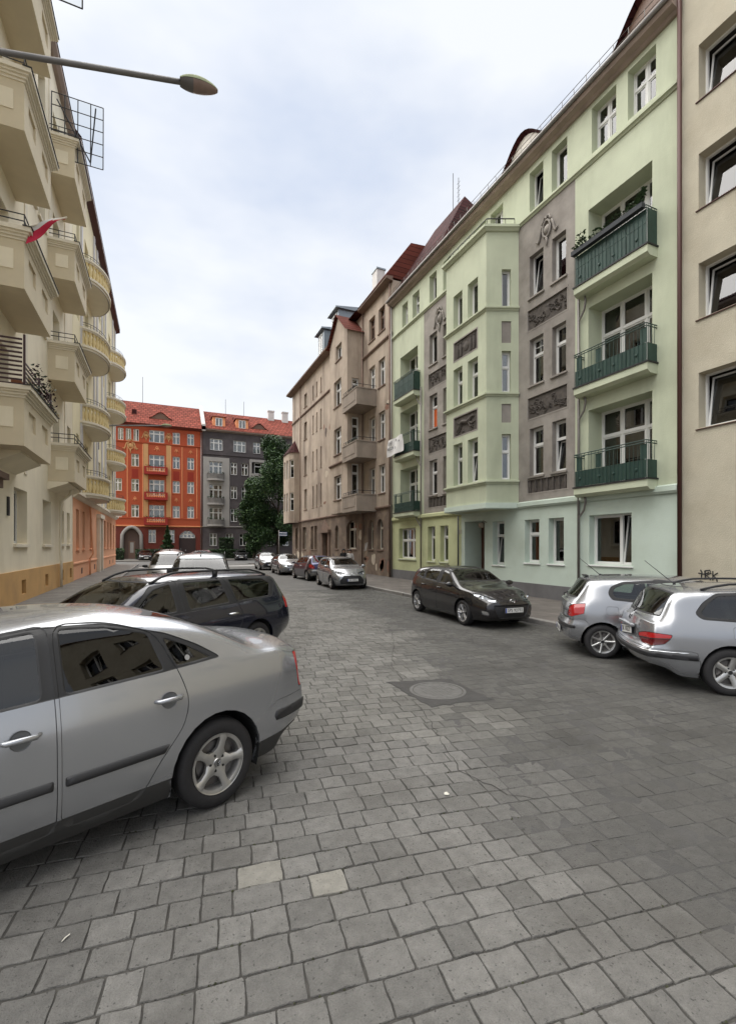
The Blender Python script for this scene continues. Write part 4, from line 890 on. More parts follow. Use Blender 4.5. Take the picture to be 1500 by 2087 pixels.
m = MB(); zc_ = lz(4.5); m.prism([(0, 0), (-.7, .35), (-.7, .42), (0, .42)], CX(16.4), CX(18.9), lambda a, b, d: (d, a, zc_ + b - .08)); m.build('corbel', M_CREAM, cb); m = MB(); m.prism([(0, 0), (-.75, .3), (-.75, .36), (0, .36)], CX(23.5), CX(27.2), lambda a, b, d: (d, a, zc_ + b - .05)); m.build('corbel', M_CREAM, cb)
pipe(cb, [(CX(25.6), -.55, lz(4.75)), (CX(25.6), -.5, lz(4.45)), (CX(25.5), -.15, lz(4.1)), (CX(25.5), -.12, lz(2.0)), (CX(25.5), -.16, lz(1.3)), (CX(25.5), -.16, .0)], .06, M_CREAMP)
course(cb, 0, 23.5, lz(23.4), [(0, 0), (.15, .05), (.3, .2), (.3, .4), (0, .45)], M_EAVE, 'cornice'); m = MB(); m.prism([(-.33, lz(23.85)), (3, lz(27)), (11, lz(23.6))], 0, 23.5, lambda a, b, d: (d, a, b)); m.build('roof', M_ROOFD, cb)
# plants and wire screens
pts = [(CX(15.9) + RD.random() * 2.6, -1.0 - RD.random() * .25, lz(6.5) + RD.random() ** 2 * .8) for _ in range(300)]
bp_ = thing('balcony_shrub', 'leafy plants in the slatted first floor balcony at the left edge', 'plant', (-4.5, 6.0, .105), math.pi / 2); leaves(bp_, 'foliage', [M_LEAF[0], mk('wine_leaf', (.05, .02, .022), .7)], pts, .06, 77)
MB().box(CX(15.9), CX(18.5), -.85, -.6, lz(6.46), lz(6.72)).build('planter', M_CLAY, bp_)
def wire_screen(y, z0, z1, wid, lab, lean):
    t_ = thing('wire_screen', lab, 'screen', (-4.4, y, 0)); m = MB(); P = lambda a, b: (a * wid, lean * b, z0 + (z1 - z0) * b)
    for i in range(5): m.tube([P(i / 4, 0), P(i / 4, 1)], .022, 5)
    for j in range(6): m.tube([P(0, j / 5), P(1, j / 5)], .020, 5)
    m.tube([P(.1, .9), P(.75, .05)], .03, 5); m.tube([P(.85, .95), P(.75, .05)], .03, 5); m.build('frame', M_DARKMET, t_)
    MB().quad(P(0, 0), P(1, 0), P(1, 1), P(0, 1)).build('film', glass_mat('clear_film', (.88, .9, .9), ior=1.2), t_)
wire_screen(23.7, 18.9, 21.75, 1.95, 'black wire screen with clear film standing on the far top box balcony', .1)
wire_screen(15.7, 17.75, 22.5, 2.25, 'black wire screen at the very top left on the near top balcony', .1)
# flag
ft = thing('flag', 'red and white flag on a slanted pole at the second floor box balcony', 'flag', (-3.5, 15.5, 10.85))
MB().tube([(0, 0, 0), (.95, .3, .75)], .02, 6).build('pole', M_CREAMP, ft)
M_FR = mk('red_flag_cloth', (.55, .02, .06), .8); M_FW = mk('white_flag_cloth', (.7, .68, .66), .8)
for nm, mt, o in (('white_stripe', M_FW, 0), ('red_stripe', M_FR, 1)):
    m = MB(); vs = []
    for i in range(9):
        for j in range(4):
            t, s = i / 8, (j / 3 * (.28 if o == 0 else .72) + .28 * o); vs.append((.95 - .80 * t - .12 * s, .3 - .25 * t + .06 * math.sin(t * 7 + s * 4), .78 - .60 * t - .62 * s * (.25 + .75 * t) + .05 * math.sin(t * 6)))
    m.add(vs, [(i * 4 + j, i * 4 + 4 + j, i * 4 + 5 + j, i * 4 + 1 + j) for i in range(8) for j in range(3)]); m.build(nm, mt, ft, smooth=True)

# ------------------------------------------------------------------ left side: salmon and yellow building with round balconies
M_SALM = mk('salmon_render', lin(232, 172, 134), .88, var=.06, scale=1.2, bump=.2, bscale=26, stain=.25, stcol=lin(196, 128, 92), stscale=.6)
M_YEL = mk('pale_yellow_render', lin(232, 221, 186), .88, var=.05, scale=1.2, stain=.2, stcol=lin(206, 188, 136), stscale=.5, streak=True)
M_BAL = mk('yellow_baluster', lin(224, 204, 152), .85, var=.05, scale=2)
M_LIL = mk('pale_lilac_pilaster', lin(206, 204, 206), .85, var=.05)
sb = thing('salmon_building', 'salmon and yellow apartment building with stacked round balustrade balconies', 'building', (-4.5, 29.55, .105), math.pi / 2)
slo = [(1.1, 2.1), (3.4, 4.3), (6.4, 7.6), (10.4, 11.8), (14.6, 15.9), (17.2, 18.2), (19.6, 20.8), (22.4, 23.4)]
sops = [(a, b, lz(1.87) if i != 3 else 0, lz(4.15) if i != 3 else lz(3.9)) for i, (a, b) in enumerate(slo)]
shi = []
for a in (6.5, 10.7, 15.2, 19.4):
    for x, w in ((1.2, .9), (4.2, 1.6), (8.4, 1.0), (11.0, 1.2), (13.6, 1.0), (18.2, 1.6), (22.2, 1.0)): shi.append((x, x + w, lz(a - (.9 if w > 1.5 else 0)), lz(a + 2.0)))
m = MB(); wall(m, 0, 25, 0, lz(4.9), sops, .28); [arch_fill(m, o[0], o[1], o[3], .5, .2) for o in (sops[2], sops[3])]; m.build('ground_floor_wall', M_SALM, sb)
m = MB(); wall(m, 0, 25, lz(4.9), lz(24.3), shi, .28); m.build('wall', M_YEL, sb); shell(sb, 0, 25, 11, lz(24.3), M_YEL); rooms(sb, .1, 24.9, 0, lz(24), 1.0)
for i, (a, b, c, d) in enumerate(sops):
    if i == 3: MB().box(a, b, .28, .33, 0, d).build('door', dm, sb)
    else: window(sb, a, c, b - a, d - c, .28, (1, 1) if b - a > 1.1 else (1,), .7, M_WFR3, sill=(M_SALM, .09, .1))
for a, b, c, d in shi: window(sb, a, c, b - a, d - c, .28, (1, 1), .7, sill=None)
m = MB(); m.box(10.0, 10.35, -.22, 0, 0, lz(4.1)); m.box(11.85, 12.2, -.22, 0, 0, lz(4.1)); m.box(9.9, 12.3, -.3, 0, lz(4.1), lz(4.4)); m.build('door_surround', M_CREAMP, sb)
for x in (2.5, 8.0, 9.7, 12.6, 15.1, 21.2, 23.6): MB().box(x, x + .4, -.1, 0, lz(4.95), lz(23.9)).build('pilaster', M_LIL, sb)
course(sb, 0, 25.02, lz(1.0), [(0, 0), (.05, 0), (.05, .08), (0, .12)], M_SALM); course(sb, -.02, 25.05, lz(4.75), [(0, -.05), (.12, 0), (.2, .12), (.3, .16), (.3, .3), (0, .36)], M_CREAMP); course(sb, 0, 25.05, lz(24.1), [(0, 0), (.2, .1), (.4, .18), (.4, .4), (0, .45)], M_RPIPE, 'cornice')
m = MB(); m.prism([(-.42, lz(24.55)), (2.5, lz(28)), (11, lz(24.4))], 0, 25, lambda a, b, d: (d, a, b)); m.build('roof', M_ROOFD, sb); pipe(sb, [(5.6, -.12, 0), (5.6, -.12, lz(1.2)), (5.6, -.3, lz(1.5)), (5.6, -.12, lz(4.6))], .05, M_SALM)
for x in (2.9, 8.6, 13.4, 19, 22): MB().box(x, x + .45, -.01, .05, .25, .6).build('cellar_grate', M_RPIPE, sb)
_balus = MB().lathe([(.05, 0), (.09, .02), (.055, .1), (.10, .32), (.10, .42), (.05, .68), (.085, .78), (.085, .86)], 8).mesh('baluster', M_BAL, True)
def round_balcony(xc, zb, hl=2.45, dep=1.28):
    z = lz(zb); n = 28; ell = lambda a, k=0.0: (xc + (hl + k) * math.cos(a), -(dep + k) * math.sin(a))
    A = [math.pi * i / n for i in range(n + 1)]
    def ring(m, k0, k1, z0, z1):
        o = [ell(a, k1) for a in A]; i_ = [ell(a, k0) for a in A]
        for q in range(n):
            m.quad((*o[q + 1], z0), (*o[q], z0), (*o[q], z1), (*o[q + 1], z1)); m.quad((*i_[q], z0), (*i_[q + 1], z0), (*i_[q + 1], z1), (*i_[q], z1)); m.quad((*o[q], z1), (*i_[q], z1), (*i_[q + 1], z1), (*o[q + 1], z1)); m.quad((*o[q + 1], z0), (*i_[q + 1], z0), (*i_[q], z0), (*o[q], z0))
    m = MB(); P = [ell(a) for a in A]; m.add([(x, y, z) for x, y in P], [tuple(range(n + 1))[::-1]] if False else [tuple(range(n + 1))]); m.add([(x, y, z + .28) for x, y in P], [tuple(range(n + 1))[::-1]])
    ring(m, -.05, .0, z, z + .14); ring(m, -.05, .09, z + .14, z + .28); bl = m.build('balcony', M_CREAMP, sb)
    m = MB(); ring(m, -.28, -.0, z + 1.16, z + 1.24); ring(m, -.3, .06, z + 1.24, z + 1.36); m.build('top_rail', M_CREAMP, bl)
    k = 19
    for i in range(k): a = math.pi * (i + .5) / k; x, y = ell(a, -.13); put(_balus, 'baluster', bl, (x, y, z + .28), None).scale = (1.15, 1.15, 1.03)
    m = MB(); m.tube([(*ell(a, -.13), z + 1.68) for a in A], .016, 5); m.tube([(*ell(a, -.13), z + 1.54) for a in A], .012, 4)
    for i in range(0, n + 1, 4): m.tube([(*ell(A[i], -.13), z + 1.34), (*ell(A[i], -.13), z + 1.68)], .012, 4)
    m.build('railing', M_DARKMET, bl)
for zb in (4.95, 9.25, 13.8, 17.95): round_balcony(5.0, zb); round_balcony(19.0, zb)
# ------------------------------------------------------------------ far end: orange and dark grey tenements
M_ORA = mk('orange_red_render', lin(166, 76, 46), .88, var=.07, scale=1.2, stain=.25, stcol=lin(150, 54, 30), stscale=.4)
M_OCH = mk('ochre_render', lin(190, 146, 100), .88, var=.06, scale=1.2)
M_MAR = mk('maroon_base', lin(104, 46, 36), .9, var=.12, scale=1.2)
M_TRO = mk('pale_orange_trim', lin(224, 150, 104), .85)
M_DGR = mk('dark_grey_render', lin(76, 70, 72), .9, var=.14, scale=.8, stain=.35, stcol=lin(128, 120, 118), stscale=.5)
M_LGR = mk('light_grey_render', lin(156, 152, 148), .9, var=.08, scale=1.2, stain=.3, stcol=lin(118, 114, 112), stscale=.6)
M_RTF = tile_mat('red_roof_tiles', lin(134, 72, 60), 'xz', .6, .42, .3)
ob = thing('orange_tenement', 'orange red tenement with red balustrade balconies closing the street', 'building', (-11, 75, .11), 0)
oz = lambda v: v - .11
OX = lambda X: X + 11
def ops4(L_): return [(OX(a), OX(b), oz(c), oz(d)) for a, b, c, d in L_]
rows = ((17.3, 19.05), (13.6, 15.42), (9.95, 11.75), (6.2, 8.0)); oo = []; oc = []
for c, d in rows:
    for a, b in ((-6.4, -5.4), (-4.19, -3.19), (1.35, 2.33), (3.37, 4.35)):
        if c > 17 and a < -3: continue
        oo.append((a, b, c, d))
    oc.append((-1.85, .2, c - (.5 if c < 17 else 0), d + .05))
oo += [(-5.9, -5.2, 17.3, 19.05), (-4.9, -4.2, 17.3, 19.05), (-3.9, -3.2, 17.3, 19.05)]
og = [(-1.94, -.95, 2.45, 4.4), (.7, 1.6, 2.45, 4.4), (2.2, 4.6, .11, 4.35), (-5.3, -2.95, .11, 4.7)]
oo, oc, og = ops4(oo), ops4(oc), ops4(og)
m = MB(); wall(m, 0, OX(5.5), 0, oz(4.95), og, .3); arch_fill(m, og[2][0], og[2][1], og[2][3], 1.0, .3); arch_fill(m, og[3][0], og[3][1], og[3][3], 1.1, .3); m.build('ground_floor_wall', M_MAR, ob)
m = MB(); wall(m, 0, OX(5.5), oz(4.95), oz(19.7), oo + oc, .22); m.build('wall', M_ORA, ob); shell(ob, 0, OX(5.5), 11, oz(19.7), M_MAR); rooms(ob, .1, OX(5.4), 0, oz(19.6), .9)
for a, b, c, d in oo: window(ob, a, c, b - a, d - c, .2, (1, 1), .66 if b - a > .8 else None, sill=(M_TRO, .06, .07))
for a, b, c, d in oc: window(ob, a, c, b - a, d - c, .22, (1, 1.3, 1), .72)
for a, b, c, d in og[:2]: window(ob, a, c, b - a, d - c, .22, (1, 1), .66, sill=(M_MAR, .06, .08))
m = MB(); a, b, c, d = og[2]; m.box(a, b, .3, .36, c, d - 1.2); gt = m.build('gate', mk('dark_gate', (.035, .02, .02), .7), ob); window(ob, a + .1, d - 1.15, b - a - .2, 1.1, .28, (1, 1, 1, 1), .5, curtain=None, name='fanlight')
a, b, c, d = og[3]; m = MB(); m.box(a, b, .34, .4, c, d, 0); m.box(a + .75, b - .75, .30, .34, c, c + 2.6, 1); m.box(a + .95, b - .95, .27, .30, c + .9, c + 2.4, 2); m.build('door', [mk('door_surround_wood', (.09, .055, .045), .7), mk('porch_door', (.14, .08, .06), .6), M_LGR], ob)
m = MB(); n = 16; P = [(a - .05 + (b - a + .1) * i / n, d - 1.1 + 1.15 * math.sin(math.pi * i / n) ** .75) for i in range(n + 1)]; m.tube([(a - .15, -.08, 0)] + [(x, -.08, z) for x, z in P] + [(b + .15, -.08, 0)], .24, 8); m.build('arch_surround', M_LGR, ob, smooth=True)
for x in (-2.6, .45): MB().box(OX(x), OX(x) + .62, -.06, 0, oz(6.3), oz(17.0)).build('ochre_strip', M_OCH, ob)
for x in (-2.5, .55): ornament(ob, OX(x) + .25, oz(18.2), 0, 1.5, 3, M_OCH)
ornament(ob, OX(-4.3), oz(16.6), 0, 2.2, 5, M_OCH); ornament(ob, OX(-.8), oz(16.4), 0, .9, 6, M_TRO)
for x in (1.85, 3.85, -3.7):
    for z in (16.3, 8.9): ornament(ob, OX(x), oz(z), 0, .7, 8, M_TRO)
    for z in (12.2,): MB().box(OX(x) - .42, OX(x) + .42, -.02, 0, oz(z) - .3, oz(z) + 1.0).build('sunk_panel', mk('deep_red_panel', lin(140, 44, 28), .9), ob)
for x in (-4.75, -2.75, 1.05, 2.6, 4.7): MB().box(OX(x), OX(x) + .1, -.05, 0, oz(6.2), oz(16.9)).build('trim_strip', M_TRO, ob)
course(ob, 0, OX(5.5), oz(4.85), P_BELT, M_TRO); course(ob, 0, OX(5.5), oz(6.0), [(0, 0), (.06, 0), (.06, .1), (0, .12)], M_ORA); course(ob, 0, OX(5.5), oz(17.05), P_BELT, M_ORA); course(ob, 0, OX(5.52), oz(19.5), [(0, 0), (.3, .05), (.6, .2), (.6, .35), (0, .4)], M_MAR, 'cornice')
M_REDB = mk('red_balcony', lin(146, 42, 34), .85, var=.08)
_bb = MB().lathe([(.05, 0), (.10, .1), (.05, .25), (.09, .45), (.05, .6)], 6).mesh('baluster', M_TRO)
for z0 in (12.47, 8.75, 5.05):
    x0, x1 = OX(-2.5), OX(.65); z = oz(z0); m = MB(); m.box(x0, x1, -1.0, 0, z, z + .35); m.box(x0, x1, -1.0, -.82, z + .95, z + 1.12)
    for x in (x0, x1 - .3): m.box(x, x + .3, -.99, -.8, z + .35, z + .95)
    for x in (x0, x1 - .15): m.box(x, x + .15, -.8, 0, z + .35, z + 1.12)
    bl = m.build('balcony', M_REDB, ob)
    for i in range(10): put(_bb, 'baluster', bl, (x0 + .45 + i * (x1 - x0 - .9) / 9, -.9, z + .35))
    leaves(bl, 'balcony_plants', M_LEAF[:2], [(x0 + .2 + RD.random() * 2.8, -.95, z + 1.15 + RD.random() * .25) for _ in range(40)], .12, int(z0 * 7))
m = MB(); m.prism([(-.75, oz(19.8)), (5.4, oz(24.5)), (11.6, oz(19.8))], 0, OX(5.42), lambda a, b, d: (d, a, b)); orf = m.build('roof', M_RTF, ob)
eyebrow(orf, OX(-.3), 1.6, .9, .9, oz(21.1), .76, M_RTF, M_WFR3); MB().box(OX(-4.2), OX(-3.6), 1.6, 2.4, oz(21.5), oz(22.3)).build('skylight', M_ROOFD, orf)
MB().box(OX(5.42), OX(5.95), -.8, 6, oz(19.7), oz(20.6)).prism([(-.8, oz(20.3)), (5.4, oz(25.1)), (11.6, oz(20.3)), (11.6, oz(19.6)), (-.8, oz(19.6))], OX(5.42), OX(5.95), lambda a, b, d: (d, a, b)).build('fire_wall', M_CHIM, ob)
pipe(ob, [(OX(5.35), -.12, 0), (OX(5.35), -.12, oz(19.4))], .08, M_GUT); pipe(ob, [(OX(-2.9), 5.4, oz(24)), (OX(-2.9), 5.4, oz(28.5))], .03, M_DARKMET, 'antenna')
gg = thing('grey_tenement', 'dark grey tenement with light grey balcony bay behind the street tree', 'building', (5.55, 75, .11), 0)
GX = lambda X: X - 5.55
ga = [(a, b, 16.86, 18.65) for a, b in ((6.66, 8.53), (10.16, 12.06), (13.22, 14.36), (15.05, 16.05), (17.4, 18.6), (20, 21.5), (23, 24.2))]
for c, d in ((13.2, 15.15), (9.4, 11.4), (5.8, 7.85)): ga += [(9.75, 10.7, c, d), (11.4, 12.4, c, d), (15.2, 16.15, c, d), (17.4, 18.6, c, d), (20, 21.5, c, d)] + ([(12.9, 14.7, c, d)] if c < 13 else [])
gbw = [(6.55, 8.5, c, d) for c, d in ((13.0, 15.1), (9.2, 11.5), (5.7, 7.9))]
ggf = [(a, a + 1.05, 2.0, 3.94) for a in (6.6, 9.0, 11.1, 13.4, 15.6, 18, 20.5)]
cg = lambda L_: [(GX(a), GX(b), oz(c), oz(d)) for a, b, c, d in L_]
ga, gbw, ggf = cg(ga), cg(gbw), cg(ggf)
m = MB(); wall(m, 0, 26, 0, oz(19.9), ga + gbw + ggf, .2); m.build('wall', M_DGR, gg); shell(gg, 0, 26, 11, oz(19.9), M_DGR); rooms(gg, .1, 25.9, 0, oz(19.8), .9)
m = MB(); wall(m, GX(5.62), GX(9.55), oz(5.0), oz(15.75), gbw, .2, -.12); m.box(GX(12.6), GX(15.0), -.9, -.002, oz(12.9), oz(13.5)); m.box(GX(12.6), GX(15.0), -.9, -.002, oz(15.3), oz(15.7)); m.box(GX(12.62), GX(12.85), -.9, -.002, oz(13.5), oz(15.3)); m.box(GX(14.75), GX(14.98), -.9, -.002, oz(13.5), oz(15.3)); m.build('light_bay', M_LGR, gg)
window(gg, GX(13.3), oz(13.5), 1.1, 1.75, -.5, (1,), .66)
for a, b, c, d in ga + ggf: window(gg, a, c, b - a, d - c, .18, (1, 1) if b - a < 1.4 else (1, 1.3, 1), .66, sill=(M_DGR, .06, .07))
for a, b, c, d in gbw: window(gg, a, c, b - a, d - c, .14, (1, 1.3, 1), .66)
for z0 in (12.1, 8.35, 5.05):
    z = oz(z0); xc = GX(7.48); n = 14; m = MB(); P = [(xc + 1.28 * math.cos(math.pi * i / n), -.12 - .85 * math.sin(math.pi * i / n)) for i in range(n + 1)]
    for (a, b), (c, d) in zip(P, P[1:]): m.quad((c, d, z), (a, b, z), (a, b, z + 1.05), (c, d, z + 1.05)); m.quad((a, b, z + .3), (c, d, z + .3), (c, d, z + 1.05), (a, b, z + 1.05))
    m.add([(x, y, z) for x, y in P], [tuple(range(n + 1))]); m.add([(x, y, z + .3) for x, y in P], [tuple(range(n + 1))[::-1]]); bl = m.build('balcony', M_LGR, gg)
    leaves(bl, 'balcony_plants', M_LEAF[:1], [(xc + 1.2 * math.cos(q), -.12 - .8 * math.sin(q), z + 1.05 + RD.random() * .3) for q in [RD.random() * 3.14 for _ in range(60)]], .12, int(z0 * 5))
course(gg, 0, 26, oz(4.9), P_BELT, M_LGR); course(gg, 0, 26, oz(16.1), P_BELT, M_DGR); course(gg, 0, 26, oz(19.7), [(0, 0), (.3, .05), (.6, .15), (.6, .3), (0, .35)], M_EAVE, 'cornice')
m = MB(); m.prism([(-.7, oz(20.0)), (5.4, oz(24.2)), (11.6, oz(20))], .42, 26, lambda a, b, d: (d, a, b)); grf = m.build('roof', M_RTF, gg)
for x in (7.05, 10.6):
    m = MB(); x0, x1 = GX(x), GX(x) + 1.95; m.prism([(x0, oz(20.5)), (x1, oz(20.5)), (x1 - .08, oz(22.2)), (x0 + .08, oz(22.2))], .5, 3.6, lambda a, b, d: (a, d, b), 1); m.prism([(.3, oz(22.2)), (.3, oz(22.3)), (4.6, oz(23.5)), (4.6, oz(22.4))], x0 - .1, x1 + .1, lambda a, b, d: (d, a, b), 0); dd = m.build('dormer', [M_RTF, M_TRO], gg); window(dd, x0 + .45, oz(20.75), 1.05, 1.3, .44, (1, 1), None, curtain=None)
eyebrow(grf, GX(14.3), 1.5, .9, .8, oz(20.95), .69, M_RTF, M_WFR3)
for x, y in ((16.6, 4.6), (19, 4.4)): m = MB(); m.box(GX(x), GX(x) + 1.0, y, y + .7, oz(23), oz(25.2), 0); m.box(GX(x) - .08, GX(x) + 1.08, y - .08, y + .78, oz(25.2), oz(25.4), 0); m.build('chimney', M_CHIM, gg)
for x in (9.6, 12.6): pipe(gg, [(GX(x), 5.4, oz(24)), (GX(x), 5.4, oz(26.6))], .03, M_DARKMET, 'antenna')

# ------------------------------------------------------------------ trees, hedges, shrubs
M_BARK = mk('bark', (.06, .045, .033), .95, var=.3, scale=6, bump=.6, bscale=20)
def tree(lab, x, y, h, r, trunk, seed, n, grp=None, asp=1.0, leaf=.24):
    t = thing('street_tree', lab, 'tree', (x, y, .1)); rr = random.Random(seed); m = MB()
    m.tube([(0, 0, -.2), (.1, .05, trunk * .5), (.0, .1, trunk), (.15, 0, h * .55), (.1, .1, h * .8)], [.30, .24, .2, .12, .04], 9)
    cl = []
    for i in range(48):
        a = rr.uniform(0, 6.28); q = rr.random(); zz = trunk * .75 + (h - trunk * .75) * q; prof = math.sin(math.pi * min(1, .13 + q * .84)) ** .6; d = r * prof * rr.uniform(.35, .95)
        c = Vector((d * math.cos(a), d * math.sin(a) * .9, zz)); cl.append((c, r * rr.uniform(.22, .42)))
        if i % 2 == 0: b = Vector((.05, .05, max(trunk * .8, zz - d * .9))); m.tube([b, b.lerp(c, .5) + Vector((0, 0, .3)), c], [.09, .06, .025], 6)
    m.build('trunk', M_BARK, t, smooth=True); pts = []
    for _ in range(n):
        c, q = rr.choice(cl); v = Vector((rr.gauss(0, 1), rr.gauss(0, 1), rr.gauss(0, .8))).normalized() * q * rr.uniform(.55, 1.08); pts.append(tuple(c + v))
    leaves(t, 'crown', [M_LEAF[0], M_LEAF[0], M_LEAF[0], M_LEAF[1], M_LEAF[1], M_LEAF[2]], pts, leaf, seed); return t
tree('dark leafy broad tree in front of the grey tenement', 15.7, 68.5, 17.4, 4.3, 3.4, 21, 60000, leaf=.15)
tree('slimmer dark tree left of the street sign, before the grey tenement', 12.4, 69.5, 10.0, 2.4, 2.0, 22, 22000, leaf=.14)
def bush(name, lab, cat, x, y, sx, sy, h, n, seed, cone=False, leaf=.12):
    t = thing(name, lab, cat, (x, y, .1)); rr = random.Random(seed); pts = []
    for _ in range(n):
        if cone: z = rr.random() ** 1.5; q = (1 - z) * (.75 + .25 * math.sin(z * 40)); a = rr.uniform(0, 6.28); d = math.sqrt(rr.random()) * .35 + .65; pts.append((sx * q * d * math.cos(a), sy * q * d * math.sin(a), .25 + z * h))
        else: pts.append((rr.uniform(-sx, sx), rr.uniform(-sy, sy), h * (1 - rr.random() ** 2 * .95) + .08 * math.sin(rr.random() * 9)))
    leaves(t, 'foliage', M_LEAF[:2], pts, leaf, seed)
    m = MB(); m.tube([(0, 0, -.15), (0, 0, h * .8)], [.08, .02], 6)
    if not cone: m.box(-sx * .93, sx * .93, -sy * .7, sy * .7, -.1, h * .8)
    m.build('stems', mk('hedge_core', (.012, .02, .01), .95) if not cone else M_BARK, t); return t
bush('conifer', 'small dark conifer before the orange house windows', 'tree', .6, 73, 1.5, 1.2, 4.6, 3200, 31, True, .16)
bush('hedge', 'clipped hedge before the orange house, left of its gateway', 'hedge', -.9, 71.8, 2.6, .5, 1.35, 3500, 32)
bush('hedge', 'clipped hedge running before the dark grey house', 'hedge', 9.6, 72.0, 3.4, .5, 1.3, 4200, 33)
bush('shrub', 'round shrub at the corner of the salmon building', 'shrub', -5.6, 70.5, .8, .8, 1.5, 900, 34)
bush('shrub', 'tall loose shrub before the grey house ground floor windows', 'shrub', 8.9, 73.6, 1.1, .5, 3.1, 1800, 35)

# ------------------------------------------------------------------ lamps and street sign
M_LAMP = mk('lamp_grey_paint', lin(116, 114, 112), .55, .3, var=.12, scale=5)
def street_lamp(lab, px_, py_, hx, hz, zp, s, z0=-.05):
    t = thing('street_lamp', lab, 'street lamp', (px_, py_, 0)); an = math.atan2(hz - zp, hx)
    MB().tube([(0, 0, z0), (0, 0, z0 + min(1.2, (zp - z0) * .3)), (0, 0, zp - .6)], [.10, .085, .06] if z0 < 0 else .06, 10).build('pole', M_LAMP, t, smooth=True)
    MB().tube([(0, 0, zp - .65), (.04, 0, zp - .3), (.22, 0, zp + .0)] + [(hx * q, 0, zp + (hz - zp) * q) for q in (.2, .5, .92)], .042 * s, 8).build('arm', M_LAMP, t, smooth=True)
    m = MB(); k = 12; L_ = .62 * s; rings = []
    for i in range(k + 1):
        q = i / k; w = .145 * s * (max(0.0, math.sin(math.pi * (.08 + .9 * q) ** .8)) ** .5 + .02); hh = .13 * s * (max(0.0, math.sin(math.pi * (.06 + .93 * q))) ** .6 + .05); rings.append((q * L_, w, hh))
    vs = []; 
    for x, w, hh in rings:
        for j in range(9): a = math.pi * j / 8; vs.append((x, w * math.cos(a), hh * math.sin(a)))
    m.add(vs, [(i * 9 + j, i * 9 + 9 + j, i * 9 + 10 + j, i * 9 + 1 + j) for i in range(k) for j in range(8)]); hd = m.build('lamp_head', mk('mossy_lamp_shell', lin(126, 134, 96), .7, var=.3, scale=12), t, smooth=True, loc=(hx * .9, 0, zp + (hz - zp) * .9), rot=(0, -an * .6, 0))
    m = MB(); vs = []
    for x, w, hh in rings:
        for j in range(7): a = math.pi + math.pi * j / 6; vs.append((x, w * .94 * math.cos(a), hh * .55 * math.sin(a)))
    m.add(vs, [(i * 7 + j, i * 7 + 7 + j, i * 7 + 8 + j, i * 7 + 1 + j) for i in range(4, k) for j in range(6)], 0); m.add(vs, [(i * 7 + j, i * 7 + 7 + j, i * 7 + 8 + j, i * 7 + 1 + j) for i in range(4) for j in range(6)], 1)
    m.build('lens', [mk('dirty_lens', lin(150, 130, 120), .35, var=.15, scale=8), M_LAMP], hd, smooth=True); return t
street_lamp('street lamp with a long bare arm reaching over the road at top left', -3.0, 7.0, 3.58, 8.66, 7.85, .82)
street_lamp('far wall mounted street lamp with a curved arm on the salmon building', -4.44, 40.0, 4.8, 11.6, 11.1, 1.25, 9.3)
sp = thing('street_sign', 'pole with two blue street name plates at the corner by the tree', 'sign', (13.9, 60, -.02))
MB().tube([(0, 0, 0), (0, 0, 4.1)], .045, 8).build('pole', M_GUT, sp, smooth=True)
M_BLUE = mk('blue_enamel', (.03, .09, .25), .4)
for z, rz, w in ((3.75, .15, 1.1), (3.45, .15, 1.1), (3.1, 1.4, .9)):
    m = MB(); m.box(0, w, -.012, .012, -.11, .11, 0); m.box(.05, w - .05, -.016, -.0125, -.05, .05, 1); m.build('name_plate', [M_BLUE, M_WHITE], sp, loc=(.05, 0, z), rot=(0, 0, rz))

